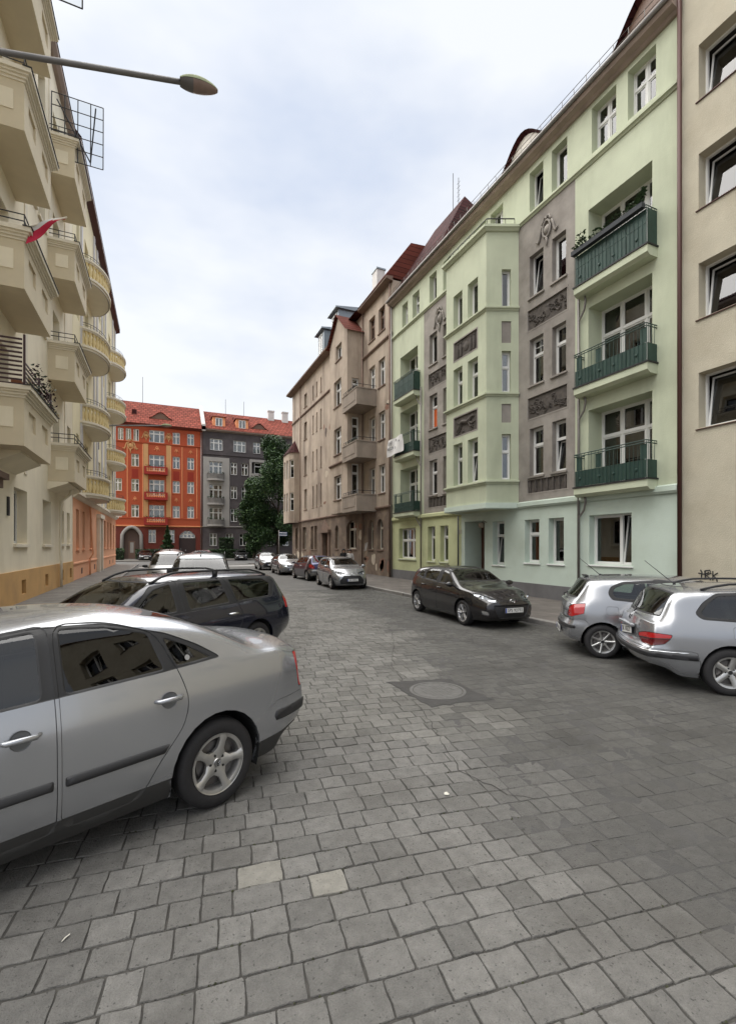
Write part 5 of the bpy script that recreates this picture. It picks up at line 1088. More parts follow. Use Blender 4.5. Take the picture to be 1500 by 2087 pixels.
# ------------------------------------------------------------------ two people on the far right pavement
def person(lab, x, y, face, h, coat, legs, hairm, hood=False):
    t = thing('person', lab, 'person', (x, y, .115), rad(face)); k = h / 1.75
    J = {'pel': (0, 0, .95), 'ch': (0, 0, 1.3), 'nk': (.01, 0, 1.48), 'hd0': (.02, 0, 1.58), 'hd1': (.035, 0, 1.68), 'sl': (0, .19, 1.42), 'el': (-.02, .25, 1.14), 'wl': (.08, .24, .92), 'fl': (.1, .235, .84), 'sr': (0, -.19, 1.42), 'er': (-.02, -.25, 1.14), 'wr': (.08, -.24, .92), 'fr': (.1, -.235, .84), 'hl': (0, .1, .9), 'kl': (.03, .11, .5), 'al': (0, .11, .09), 'tl': (.14, .12, .04), 'hr': (0, -.1, .9), 'kr': (.04, -.11, .5), 'ar': (.0, -.11, .09), 'tr': (.14, -.12, .04)}
    R_ = {'pel': .15, 'ch': .165, 'nk': .06, 'hd0': .085, 'hd1': .10, 'sl': .075, 'el': .052, 'wl': .036, 'fl': .03, 'hl': .10, 'kl': .068, 'al': .05, 'tl': .04}
    E_ = [('pel', 'ch'), ('ch', 'nk'), ('nk', 'hd0'), ('hd0', 'hd1'), ('ch', 'sl'), ('sl', 'el'), ('el', 'wl'), ('wl', 'fl'), ('ch', 'sr'), ('sr', 'er'), ('er', 'wr'), ('wr', 'fr'), ('pel', 'hl'), ('hl', 'kl'), ('kl', 'al'), ('al', 'tl'), ('pel', 'hr'), ('hr', 'kr'), ('kr', 'ar'), ('ar', 'tr')]
    ks = list(J); me = bpy.data.meshes.new('body'); me.from_pydata([tuple(c * k for c in J[q]) for q in ks], [(ks.index(a), ks.index(b)) for a, b in E_], []); o = put(me, 'body', t)
    sk = o.modifiers.new('skin', 'SKIN'); o.modifiers.new('sub', 'SUBSURF').levels = 2
    for i, q in enumerate(ks):
        r = R_.get(q, R_.get(q[:-1] + 'l', .06)); me.skin_vertices[0].data[i].radius = (r * k, r * k); me.skin_vertices[0].data[i].use_root = q == 'pel'
    dg = bpy.context.evaluated_depsgraph_get(); nm = bpy.data.meshes.new_from_object(o.evaluated_get(dg)); bpy.data.objects.remove(o)
    sm = mk('skin', (.42, .26, .19), .6)
    for m_ in (coat, legs, sm, M_BLACK): nm.materials.append(m_)
    for p in nm.polygons:
        z = p.center.z / k; p.material_index = 2 if z > 1.5 or (abs(p.center.y) > .2 * k and z < .93) else 0 if z > .82 else 1 if z > .09 else 3; p.use_smooth = True
    put(nm, 'body', t); m = MB(); hz = 1.66 * k
    m.lathe([(0, .135 * k), (.07 * k, .12 * k), (.115 * k, .05 * k), (.122 * k, -.03 * k), (.11 * k, -.10 * k)] + ([(.15 * k, -.25 * k)] if hood else []), 16, 0, 'z', (.005 * k, 0, hz), rad(62), rad(298)); m.lathe([(0, .135 * k), (.07 * k, .12 * k), (.112 * k, .055 * k)], 16, 0, 'z', (.008 * k, 0, hz)); m.build('hood' if hood else 'hair', hairm, t, smooth=True)
    m = MB(); m.lathe([(.012 * k, 0), (.0, .05 * k)], 6, 0, 'z', (.125 * k, 0, hz - .035 * k)); m.build('nose', sm, t)
    for s in (1, -1): MB().lathe([(0, .012), (.012, .004), (.012, -.004), (0, -.012)], 8, 0, 'z', (.118 * k, s * .035 * k, hz + .015)).build('eye', M_BLACK, t)
    if hood: MB().lathe([(.20 * k, 1.42 * k), (.26 * k, 1.1 * k), (.30 * k, .7 * k), (.34 * k, .42 * k), (.32 * k, .42 * k)], 20).build('long_coat', coat, t, smooth=True)
    return t
M_CBLK = mk('black_cloth', (.012, .012, .013), .9); M_CPALE = mk('pale_top', (.45, .43, .41), .9)
person('person in a black hooded coat standing by the brown tenement wall', 11.3, 29.5, 250, 1.68, M_CBLK, M_CBLK, M_CBLK, True)
person('person with dark hair and a pale top beside the hooded person', 11.4, 28.6, 235, 1.66, M_CPALE, M_CBLK, mk('dark_hair', (.02, .014, .01), .7))
# ------------------------------------------------------------------ cars (local: +x forward, +y left, z up, origin on the ground at mid wheelbase)
def paint(name, col, metal=.55, rough=.32): return mk(name, col, rough, metal, coat=.9)
M_RED = mk('red_lamp', (.42, .012, .012), .12, coat=1); M_REDD = mk('smoked_red_lamp', (.10, .006, .008), .12, coat=1); M_AMB = mk('amber_lamp', (.6, .18, .02), .15, coat=1)
M_LAMPIN = mk('lamp_reflector', (.62, .63, .65), .16, .9); M_PLATE = mk('number_plate', (.74, .74, .72), .4); M_EUB = mk('plate_blue_band', (.02, .06, .35), .4)
M_WELL = mk('wheel_well', (.008, .008, .008), .95); M_DISC = mk('brake_disc', (.16, .15, .145), .45, .8)
PNAME = {}
def tagid(n):
    if n not in PNAME: PNAME[n] = len(PNAME)
    return PNAME[n]
def car_shell(S):
    L, W = S['L'], S['W'] / 2; top = pchip(S['top']); belt = pchip(S['belt']); plan = pchip(S['plan']); bot = pchip(S['bot']); rp = pchip(S['rear']); fp = pchip(S['front'])
    low = pchip(S.get('low', [(0, .90), (.10, .955), (.42, 1.0), (.74, .992), (.90, .97), (1, .945)])); tum = S.get('tumble', .36)
    ns = S.get('ns', 84); n1, n2, n3 = S.get('res', (13, 10, 11)); br, bf = S.get('bow', (.20, .26)); kr, kf = S.get('reach', (.55, .65))
    secs = []
    for j in range(ns + 1):
        t = j / ns; xh = L * (.45 * (.5 - .5 * math.cos(math.pi * t)) + .55 * t); zt = top(xh); zb = bot(xh); zs = min(belt(xh), zt - .025); w = plan(xh) * W; P = []
        for i in range(n1): q = i / n1; P.append((w * low(q), zb + (zs - zb) * q))
        wsh = w * low(1); hgt = zt - zs; wr = wsh - tum * hgt - .02; c = min(S.get('crown', .055), hgt * .75)
        up = [(wsh + (wr - wsh) * i / n2, zs + (zt - c - zs) * i / n2) for i in range(n2 + 1)] + [(wr * (1 - i / n3), zt - c * (1 - i / n3) ** 2.2) for i in range(1, n3 + 1)]
        k = len(P); P += up; r0 = k + n2
        for _ in range(5):
            Q = list(P)
            for i in range(max(k - 1, r0 - 5), min(len(P) - 1, r0 + 5)): Q[i] = ((P[i - 1][0] + 2 * P[i][0] + P[i + 1][0]) / 4, (P[i - 1][1] + 2 * P[i][1] + P[i + 1][1]) / 4)
            for i in range(k - 2, k + 2): Q[i] = ((P[i - 1][0] + 2 * P[i][0] + P[i + 1][0]) / 4, (P[i - 1][1] + 2 * P[i][1] + P[i + 1][1]) / 4)
            P = Q
        secs.append((xh, P))
    def X(xh, y, z):
        yy = min(1, abs(y) / W); x = xh
        x += (1 - sstep(xh / kr)) * (rp(z) + br * yy ** 2.6); x -= sstep((xh - (L - kf)) / kf) * (fp(z) + bf * yy ** 2.4); return x
    bm = bmesh.new(); N = len(secs[0][1]); rows = []
    for xh, P in secs: rows.append([bm.verts.new((X(xh, y, z), y, z)) for y, z in P])     # left half only; mirrored at the end
    lay = bm.faces.layers.int.new('tag'); tb = tagid('body'); und = tagid('underbody')
    def F(vs, t=tb):
        u = []
        for v in vs:
            if v not in u: u.append(v)
        if len(u) > 2:
            try: f = bm.faces.new(u); f[lay] = t; f.smooth = True
            except ValueError: pass
    bot_c = [bm.verts.new((r[0].co.x, 0, r[0].co.z)) for r in rows]
    for j in range(ns):
        l0, l1 = rows[j], rows[j + 1]
        for i in range(N - 1): F((l0[i], l0[i + 1], l1[i + 1], l1[i]))
        F((bot_c[j], l0[0], l1[0], bot_c[j + 1]), und)
    M = S.get('capn', 18) // 2
    for end, (xh, P) in ((0, secs[0]), (-1, secs[-1])):
        l = rows[end]; g = []
        for i in range(N):
            y, z = P[i]
            if i == N - 1: g.append([l[i]] * (M + 1)); continue
            g.append([bot_c[end] if (i == 0 and q == 0) else bm.verts.new((X(xh, y * q / M, z), y * q / M, z)) for q in range(M)] + [l[i]])
        for i in range(N - 1):
            for q in range(M):
                vs = [g[i][q], g[i][q + 1], g[i + 1][q + 1], g[i + 1][q]]; F(vs if end == -1 else vs[::-1])
    bmesh.ops.remove_doubles(bm, verts=bm.verts, dist=.0008)
    bm.normal_update()
    sv = [v for v in bm.verts if all(f[lay] != und for f in v.link_faces)]
    for _ in range(S.get('smooth', 2)): bmesh.ops.smooth_vert(bm, verts=sv, factor=.5, mirror_clip_y=True, clip_dist=.002, use_axis_x=True, use_axis_y=True, use_axis_z=True)
    for v in bm.verts:
        if abs(v.co.y) < .0025: v.co.y = 0
    bmesh.ops.recalc_face_normals(bm, faces=bm.faces); bm.normal_update()
    fm = max(bm.faces, key=lambda f: f.calc_center_median().y)
    if fm.normal.y < 0: bmesh.ops.reverse_faces(bm, faces=bm.faces); bm.normal_update()
    return bm, lay
def inpoly(p, poly):
    x, y = p; c = False; j = len(poly) - 1
    for i in range(len(poly)):
        xi, yi = poly[i]; xj, yj = poly[j]
        if (yi > y) != (yj > y) and x < (xj - xi) * (y - yi) / (yj - yi) + xi: c = not c
        j = i
    return c
def smoothpoly(poly, rnd, n=3):      # round the corners of a polygon
    if not rnd: return poly
    out = []; k = len(poly)
    for i in range(k):
        p0, p, p1 = Vector(poly[i - 1]), Vector(poly[i]), Vector(poly[(i + 1) % k]); a = (p0 - p); b = (p1 - p); d = min(rnd, a.length * .45, b.length * .45)
        A = p + a.normalized() * d; B = p + b.normalized() * d
        for q in range(n + 1): t = q / n; v = A * (1 - t) ** 2 + p * 2 * t * (1 - t) + B * t * t; out.append((v.x, v.y))
    return out
def offset_poly(P, d):
    k = len(P); ar = sum(P[i][0] * P[(i + 1) % k][1] - P[(i + 1) % k][0] * P[i][1] for i in range(k)); sg = 1 if ar > 0 else -1; out = []
    for i in range(k):
        p0, p, p1 = Vector(P[i - 1]), Vector(P[i]), Vector(P[(i + 1) % k]); a, b = (p - p0), (p1 - p)
        if a.length < 1e-7 or b.length < 1e-7: out.append(P[i]); continue
        a.normalize(); b.normalize(); n = Vector((-a.y - b.y, a.x + b.x)) * sg
        if n.length < 1e-6: out.append(P[i]); continue
        n.normalize(); c = max(.35, n.dot(Vector((-a.y, a.x)) * sg)); v = p + n * d / c; out.append((v.x, v.y))
    return out
def cut(bm, lay, poly, e1, e2, filt, name, over=('body',), inset=0, depth=0, ring=None):
    if inset:
        cut(bm, lay, poly, e1, e2, filt, ring or name, over)
        return cut(bm, lay, offset_poly(poly, inset), e1, e2, filt, name, (ring or name,) if (ring or name) != name else (name,), 0, depth)
    e1, e2 = Vector(e1), Vector(e2); ok = {tagid(o) for o in over}; t = tagid(name)
    a0, a1 = min(p[0] for p in poly), max(p[0] for p in poly); b0, b1 = min(p[1] for p in poly), max(p[1] for p in poly)
    fs = []
    for f in bm.faces:
        if f[lay] not in ok: continue
        v = f.verts[0].co; a = v.dot(e1)
        if a < a0 - .25 or a > a1 + .25: continue
        b = v.dot(e2)
        if b < b0 - .25 or b > b1 + .25 or not filt(f.calc_center_median()): continue
        As = [v.co.dot(e1) for v in f.verts]; Bs = [v.co.dot(e2) for v in f.verts]
        if max(As) < a0 or min(As) > a1 or max(Bs) < b0 or min(Bs) > b1: continue
        fs.append(f)
    geom = set(fs)
    for f in fs: geom.update(f.edges); geom.update(f.verts)
    geom = list(geom); k = len(poly)
    for i in range(k):
        (x0, y0), (x1, y1) = poly[i], poly[(i + 1) % k]; no = e1 * (y1 - y0) - e2 * (x1 - x0)
        if no.length < 1e-6: continue
        # only faces near this edge need the cut
        c0, c1, d0, d1 = min(x0, x1) - .03, max(x0, x1) + .03, min(y0, y1) - .03, max(y0, y1) + .03; sub = set(); rest = []
        for g in geom:
            if not g.is_valid or not isinstance(g, bmesh.types.BMFace): continue
            As = [v.co.dot(e1) for v in g.verts]; Bs = [v.co.dot(e2) for v in g.verts]
            if max(As) < c0 or min(As) > c1 or max(Bs) < d0 or min(Bs) > d1: rest.append(g)
            else: sub.add(g)
        s2 = set(sub)
        for f in sub: s2.update(f.edges); s2.update(f.verts)
        r = bmesh.ops.bisect_plane(bm, geom=list(s2), dist=1e-5, plane_co=e1 * x0 + e2 * y0, plane_no=no.normalized()); geom = rest + [g for g in r['geom'] if isinstance(g, bmesh.types.BMFace)]
    sel = []
    for g in geom:
        if g.is_valid and g[lay] in ok:
            c = g.calc_center_median()
            if inpoly((c.dot(e1), c.dot(e2)), poly): g[lay] = t; sel.append(g)
    if depth and sel:
        vs = {v for f in sel for v in f.verts}; mv = []
        for v in vs:
            n = Vector()
            for f in v.link_faces: n += f.normal * f.calc_area()
            if n.length > 1e-9: mv.append((v, n.normalized()))
        for v, n in mv: v.co += n * depth; v.co.y = max(0, v.co.y) if abs(v.co.y) > .003 else 0
    return sel
EX, EY, EZ = (1, 0, 0), (0, 1, 0), (0, 0, 1)
_wheels = {}
def wheel_meshes(r, rr, w, spokes, style, mat):
    key = (r, rr, w, spokes, style, mat.name)
    if key in _wheels: return _wheels[key]
    t = MB(); t.lathe([(rr - .01, -w * .40), (rr + .02, -w * .5), (r - .035, -w * .5), (r - .008, -w * .40), (r, -w * .22), (r - .006, -w * .18), (r - .006, -w * .14), (r, -w * .12), (r, w * .12), (r - .006, w * .14), (r - .006, w * .18), (r, w * .22), (r - .008, w * .40), (r - .035, w * .5), (rr + .02, w * .5), (rr - .01, w * .40)], 48, 0, 'y')
    tm = t.mesh('tyre', M_TYRE, True)
    m = MB(); m.lathe([(rr - .002, -w * .47), (rr + .006, -w * .485), (rr + .004, -w * .44), (rr - .02, -w * .42), (rr - .03, -w * .30), (rr - .035, w * .4)], 48, 0, 'y')
    y0 = -w * .46; dish = .028
    def spoke(a, pts, th=.03):
        ca, sa = math.cos(a), math.sin(a); P = [(p, q) for p, q in pts] + [(p, -q) for p, q in reversed(pts)]
        f = lambda p, q, d: (p * ca - q * sa, y0 + dish * (1 - (p / rr) ** 1.3) * .9 - .010 * (1 - min(1, abs(q) / .05)) + d, p * sa + q * ca)
        n = len(pts); vs = []
        for p, q in pts: vs += [f(p, q, .006), f(p, q * .45, 0), f(p, -q * .45, 0), f(p, -q, .006), f(p, q * .9, th + .01), f(p, -q * .9, th + .01)]
        fs = []
        for i in range(n - 1):
            b, c = i * 6, i * 6 + 6
            for u, v in ((0, 1), (1, 2), (2, 3)): fs.append((b + u, b + v, c + v, c + u))
            fs += [(b + 4, b + 0, c + 0, c + 4), (b + 3, b + 5, c + 5, c + 3)]
        m.add(vs, fs)
    if style == 'star': sp = [(.03, .045), (.07, .052), (rr * .5, .028), (rr * .75, .026), (rr * .93, .038), (rr - .002, .052)]
    elif style == 'thin': sp = [(.03, .026), (rr * .45, .017), (rr * .9, .018), (rr - .002, .026)]
    elif style == 'twin': sp = [(.03, .02), (rr * .45, .013), (rr * .9, .013), (rr - .002, .018)]
    else: sp = [(.03, .04), (rr * .6, .034), (rr * .9, .04), (rr - .002, .05)]
    for i in range(spokes):
        a = 2 * math.pi * i / spokes + .31
        if style == 'twin': spoke(a - .16, sp); spoke(a + .16, sp)
        else: spoke(a, sp)
    m.lathe([(0, y0 + dish * .85 - .012), (.03, y0 + dish * .85 - .012), (.034, y0 + dish * .85 - .006), (.075, y0 + dish * .8), (.08, y0 + dish + .03)], 20, 0, 'y')
    m.lathe([(.0, -w * .12), (rr * .72, -w * .12), (rr * .72, -w * .05), (rr * .99, -w * .05)], 24, 1, 'y')
    for i in range(5):
        a = 2 * math.pi * i / 5 + .31 + .63; m.lathe([(0, -.002), (.011, -.002), (.013, .004)], 8, 2, 'y', (.056 * math.cos(a), y0 + dish * .82 - .004, .056 * math.sin(a)))
    m.lathe([(0, -.004), (.026, -.004), (.028, 0)], 16, 2, 'y', (0, y0 + dish * .85 - .0135, 0))
    if style == 'star':
        ye = y0 + dish * .85 - .0185; m.lathe([(.0215, 0), (.0215, -.002), (.0245, -.002), (.0245, 0)], 20, 0, 'y', (0, ye, 0))
        for pts in ([(-.010, .019), (-.001, .002), (.001, .002), (.010, .019)], [(-.019, .008), (-.009, -.016), (0, .0), (.009, -.016), (.019, .008)]): m.tube([(a, ye - .001, b) for a, b in pts], .0018, 4)
    rm = m.mesh('rim', [mat, M_DISC, M_BLACK], False); rm.polygons.foreach_set('use_smooth', [True] * len(rm.polygons)); rm.set_sharp_from_angle(angle=rad(38))
    wl = MB(); wl.lathe([(r + .055, -w * .42), (r + .06, w * 1.2)], 24, 0, 'y', (0, 0, 0), -.35, math.pi + .35); wl.lathe([(r + .06, w * 1.2), (0.02, w * 1.2)], 24, 0, 'y', (0, 0, 0), -.35, math.pi + .35)
    _wheels[key] = (tm, rm, wl.mesh('wheel_well', M_WELL)); return _wheels[key]
def car(S, name, label, cat, x, y, heading, group=None):
    L, W = S['L'], S['W'] / 2; rw = S['r']; xr_, xf_ = S['axle']; mid = (xr_ + xf_) / 2; PM = S['paint']
    root = thing(name, label, cat, (x, y, S.get('z', 0)), rad(heading), group)
    bm, lay = car_shell(S)
    side = lambda s: (lambda c: c.y > .25 * W)
    circ = lambda cx, R, n=26: [(cx + R * math.cos(2 * math.pi * i / n), rw + .01 + R * math.sin(2 * math.pi * i / n)) for i in range(n)]
    rnd = S.get('rnd', .05)
    for s in (1,):
        for cx in (xr_, xf_): cut(bm, lay, circ(cx, S.get('arch', rw + .055)), EX, EZ, side(s), 'arch', ('body', 'underbody'))
    dele = [f for f in bm.faces if f[lay] == tagid('arch')]; ed = {e for f in dele for e in f.edges}; bmesh.ops.delete(bm, geom=dele, context='FACES')
    rim_e = [e for e in ed if e.is_valid and e.is_boundary]
    if rim_e:
        ex = bmesh.ops.extrude_edge_only(bm, edges=rim_e)['geom']
        for g in ex:
            if isinstance(g, bmesh.types.BMVert): g.co.y -= .05
            elif isinstance(g, bmesh.types.BMFace): g[lay] = tagid('lip')
    for nm, poly, kw in S.get('side', []):
        if kw.get('all'):
            cut(bm, lay, smoothpoly(poly, kw.get('rnd', 0)), EX, EZ, lambda c: True, nm, kw.get('over', ('body', 'door', 'rear_door')), kw.get('inset', .004), kw.get('depth', -.004), kw.get('ring', 'gap')); continue
        for s in (1,): cut(bm, lay, smoothpoly(poly, kw.get('rnd', rnd)), EX, EZ, side(s), nm, kw.get('over', ('body', 'door', 'rear_door')), kw.get('inset', .004), kw.get('depth', -.004), kw.get('ring', 'gap'))
    for nm, poly, kw in S.get('frontal', []):       # (|y|,z) drawn looking along x; sym polygons span both sides
        xm = kw.get('x', (L * .5, L + 1)); flt = lambda c: xm[0] < c.x < xm[1]
        if kw.get('sym', True): cut(bm, lay, smoothpoly(poly, kw.get('rnd', .03)), EY, EZ, flt, nm, kw.get('over', ('body',)), kw.get('inset', .004), kw.get('depth', -.004), kw.get('ring', 'gap'))
        else:
            for s in (1,):
                P = [(p * s, q) for p, q in poly]; P = P if s == 1 else P[::-1]
                cut(bm, lay, smoothpoly(P, kw.get('rnd', .03)), EY, EZ, lambda c: flt(c) and c.y * s > 0, nm, kw.get('over', ('body',)), kw.get('inset', .004), kw.get('depth', -.004), kw.get('ring', 'gap'))
    for nm, poly, ang, kw in S.get('corner', []):    # lamps wrapped round a corner: q measured across a viewing direction turned by ang
        for s in (1,):
            e = Vector((math.cos(rad(ang)), math.sin(rad(ang)) * s, 0)); xm = kw['x']
            cut(bm, lay, smoothpoly(poly, kw.get('rnd', .02)), e, EZ, lambda c: xm[0] < c.x < xm[1] and c.y * s > .15, nm, kw.get('over', ('body', 'bumper', 'door', 'bonnet', 'tailgate')), kw.get('inset', .006), kw.get('depth', -.004), kw.get('ring', 'gap'))
    for nm, poly, kw in S.get('plan_cuts', []): cut(bm, lay, smoothpoly(poly, .05), EX, EY, lambda c: c.z > kw['z'], nm, ('body',), .004, -.004, 'gap')
    bm.normal_update()
    inv = {v: k for k, v in PNAME.items()}; groups = {}
    ONE = ('body', 'gap', 'seal', 'lip', 'underbody', 'bonnet', 'tailgate', 'windscreen', 'rear_window', 'bumper', 'grille', 'front_bumper', 'plate_recess', 'chrome_strip', 'lower_grille', 'spoiler', 'boot_lid', 'bumper_strip', 'sill_skirt')
    for f in bm.faces: groups.setdefault(inv[f[lay]], []).append(f)
    MM = {'body': PM, 'door': PM, 'rear_door': PM, 'bonnet': S.get('bonnet_paint', PM), 'tailgate': S.get('tail_paint', PM), 'bumper': S.get('bumper_paint', PM), 'front_bumper': S.get('front_paint', PM), 'fuel_flap': PM, 'spoiler': PM, 'gap': M_BLACK, 'seal': M_BLACK, 'lip': S.get('lip', M_PLASTIC), 'underbody': M_WELL, 'window': G_CAR, 'quarter_window': G_CAR, 'windscreen': G_CAR, 'rear_window': S.get('rear_glass', G_CAR),
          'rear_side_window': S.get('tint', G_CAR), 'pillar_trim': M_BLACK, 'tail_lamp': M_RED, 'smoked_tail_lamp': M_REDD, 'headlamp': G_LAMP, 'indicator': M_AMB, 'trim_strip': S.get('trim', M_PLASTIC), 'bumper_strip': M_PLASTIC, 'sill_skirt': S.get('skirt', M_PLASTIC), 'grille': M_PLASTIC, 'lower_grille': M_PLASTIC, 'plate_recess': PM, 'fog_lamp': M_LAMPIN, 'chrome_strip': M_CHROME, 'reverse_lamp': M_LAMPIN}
    order = ['body', 'gap', 'seal', 'lip', 'underbody']
    bobj = None; cn = {}
    def mesh_from(fl, nm, mats, sides=(1, -1), off=None):
        vs = []; no = []; fsx = []; mi = []; cen = {}
        for s in sides:
            idx = {}
            for f, k in fl:
                r_ = []
                for v in f.verts:
                    i = idx.get(v)
                    if i is None:
                        mid_v = abs(v.co.y) < 1e-6
                        if mid_v and v in cen: i = cen[v]
                        else:
                            n = v.normal.copy()
                            if mid_v: n.y = 0; n.normalize()
                            c = v.co - (n * off if off else Vector()); i = len(vs); vs.append((c.x - mid, c.y * s, c.z)); no.append((n.x, n.y * s, n.z))
                            if mid_v: cen[v] = i
                        idx[v] = i
                    r_.append(i)
                fsx.append(r_ if s == 1 else r_[::-1]); mi.append(k)
        me = bpy.data.meshes.new(nm); me.from_pydata(vs, [], fsx)
        for m_ in mats: me.materials.append(m_)
        me.polygons.foreach_set('material_index', mi); me.polygons.foreach_set('use_smooth', [True] * len(fsx)); me.update()
        if len(mats) > 1:      # crisp shading where paint meets gap, seal or lip
            em = {}
            for p in me.polygons:
                for k_ in p.edge_keys: em.setdefault(k_, []).append(p.material_index)
            sh = [len(em.get(e.key, ())) == 2 and em[e.key][0] != em[e.key][1] for e in me.edges]
            at_ = me.attributes.new('sharp_edge', 'BOOLEAN', 'EDGE'); at_.data.foreach_set('value', sh)
        return me
    bf = [(f, k) for k, n in enumerate(order) for f in groups.get(n, [])]
    put(mesh_from(bf, 'body', [MM[n] for n in order]), 'body', root)
    for n, fl in groups.items():
        if n in order: continue
        fl = [(f, 0) for f in fl]
        if n in ONE: put(mesh_from(fl, n, [MM.get(n, PM)]), n, root); continue
        for s in (1, -1):
            o = put(mesh_from(fl, n, [MM.get(n, PM)], (s,)), n, root)
            if n == 'headlamp':       # reflector bowl behind the lens
                me = mesh_from(fl, 'reflector', [M_LAMPIN], (s,)); c_ = sum((v.co for v in me.vertices), Vector()) / len(me.vertices)
                for v in me.vertices: v.co = c_ + (v.co - c_) * .97; v.co.x -= .035; v.co.y -= s * .015
                put(me, 'reflector', o); m = MB()
                for k in S.get('bulbs', (-.09, .09)):
                    q = MB().lathe([(.0, .0), (.03, -.008), (.045, -.022), (.05, -.026)], 14, 0, 'y'); m.add([(c_.x - .018 - b_, c_.y + a_ + k * s, c_.z + d_) for a_, b_, d_ in q.v], q.f)
                m.build('bulb_housing', M_CHROME, o, smooth=True)
    # cabin lining and seats
    lf = [(f, 0) for n, fl in groups.items() if n in ('body', 'door', 'rear_door', 'tailgate') for f in fl if f.calc_center_median().z > S['belt_in'] and S['cabin'][0] - .4 < f.calc_center_median().x < S['cabin'][1] + .9]
    if lf: put(mesh_from(lf, 'cabin_lining', [M_SEAT], (1, -1), .022), 'cabin_lining', root)
    ca, cb_ = S['cabin'][0] - mid, S['cabin'][1] - mid
    m = MB(); m.box(ca - .2, cb_ + .75, -W + .16, W - .16, .30, .44); m.box(cb_ + .12, cb_ + .62, -W + .2, W - .2, .44, S['belt_in'] - .06); m.build('floor_and_dash', M_SEAT, root)
    def seat(px_, py_, w_):
        m = MB(); m.cbox(px_ - .25, px_ + .28, py_ - w_, py_ + w_, .44, .62, .04)
        pr = [(-.25, .6), (-.36, .98), (-.40, 1.14), (-.33, 1.16), (-.26, 1.0), (-.10, .62)]; zs_ = S.get('seat', 1.0)
        m.prism(pr, py_ - w_, py_ + w_, lambda a, b, d: (px_ + a, d, .6 + (b - .6) * zs_)); o = m.build('seat', M_SEAT, root)
        for q in ((0,) if w_ < .4 else S.get('rear_rests', (-.42, .42))): m = MB(); m.prism([(-.40, 1.17), (-.43, 1.36), (-.36, 1.38), (-.31, 1.18)], py_ + q - .13, py_ + q + .13, lambda a, b, d: (px_ + a, d, .6 + (b - .6) * zs_)); m.build('headrest', M_SEAT, o)
    fx = cb_ - .62
    for q in (.36, -.36): seat(fx, q, .25)
    seat(fx - .85, 0, .62)
    m = MB(); sx = fx + .52; m.tube([(sx + .07 * math.sin(a * .5236) * .5, .36 + .18 * math.cos(a * .5236), .88 * S.get('seat', 1) + .17 * math.sin(a * .5236)) for a in range(12)], .014, 6, closed=True); m.tube([(sx + .02, .36, .88), (sx + .25, .36, .8)], .03, 6); m.build('steering_wheel', M_BLACK, root)
    # wheels
    tm, rm, wm = wheel_meshes(rw, S['rim'], S.get('ww', .2), *S['wheel'])
    for px_ in (xr_ - mid, xf_ - mid):
        for s in (1, -1):
            e = bpy.data.objects.new('wheel', None); COL.objects.link(e); e.parent = root; e.location = (px_, s * (W - S.get('ww', .2) * .5 - .025), rw); e.rotation_euler = (0, S.get('spin', .4) * (px_ + 2), math.pi if s == 1 else 0)
            put(tm, 'tyre', e); put(rm, 'rim', e)
            put(wm, 'wheel_well', root, (px_, s * (W - S.get('ww', .2) * .5 - .03), rw), (0, 0, math.pi if s == 1 else 0))
    # fittings
    prof = lambda xh: pchip(S['top'])(xh)
    for xh, z, ln in S.get('handles', []):
        for s in (1, -1):
            yy = s * (W * pchip(S['plan'])(xh) * .99 + .0); m = MB(); hx = xh - mid
            m.tube([(hx - ln / 2, yy - s * .02, z), (hx - ln / 2 + .03, yy + s * .018, z), (hx, yy + s * .024, z + .003), (hx + ln / 2 - .03, yy + s * .018, z), (hx + ln / 2, yy - s * .02, z)], [.012, .016, .017, .016, .012], 8); m.build('door_handle', S.get('handle_mat', PM), root, smooth=True)
            m = MB(); m.lathe([(.001, -.001), (.05, -.0), (.055, .004)], 18, 0, 'y', (hx, 0, z - .006)); o = m.build('handle_recess', mk('handle_shadow', (.15, .155, .16), .45, .5), root, loc=(0, yy - s * .003, 0)) if S.get('recess') else None
    if 'mirror' in S:
        xh, z = S['mirror']
        for s in (1, -1):
            hx = xh - mid; yy = s * (W * .93); m = MB(); k = 10; vs = []
            for i in range(7):
                q = i / 6; rr_ = math.sin(math.pi * (.12 + .80 * q)) ** .5
                for j in range(k): a = 2 * math.pi * j / k; vs.append((hx + .055 * math.cos(a) * rr_ + .03, yy + s * (.03 + q * .21), z + .075 * math.sin(a) * rr_ * (1 - .15 * q)))
            m.add(vs, [(i * k + j, i * k + (j + 1) % k, i * k + k + (j + 1) % k, i * k + k + j) for i in range(6) for j in range(k)] + [tuple(range(k)), tuple(6 * k + j for j in range(k))]); m.tube([(hx + .02, yy - s * .06, z - .05), (hx + .03, yy + s * .08, z - .04)], .025, 6); m.build('door_mirror', S.get('mirror_mat', PM), root, smooth=True)
    if 'rails' in S:
        x0, x1, h, yr = S['rails']
        for s in (1, -1):
            P = []
            for i in range(13): xh = x0 + (x1 - x0) * i / 12; e_ = min(1, min(i, 12 - i) / 1.6); P.append((xh - mid, s * yr, prof(xh) - .045 + h * e_))
            m = MB(); m.tube(P, .018, 6); xm_ = (x0 + x1) / 2; m.box(xm_ - mid - .04, xm_ - mid + .04, s * yr - .015, s * yr + .015, prof(xm_) - .06, prof(xm_) - .045 + h); m.build('roof_rail', M_BLACK, root, smooth=True)
    if 'antenna' in S:
        xh, ln, yy = S['antenna']; m = MB(); z = prof(xh); m.tube([(xh - mid, yy, z - .02), (xh - mid, yy, z + .02)], .022, 8); m.tube([(xh - mid, yy, z), (xh - mid - ln * .75, yy, z + ln * .66)], [.007, .004], 5); m.build('antenna', M_BLACK, root)
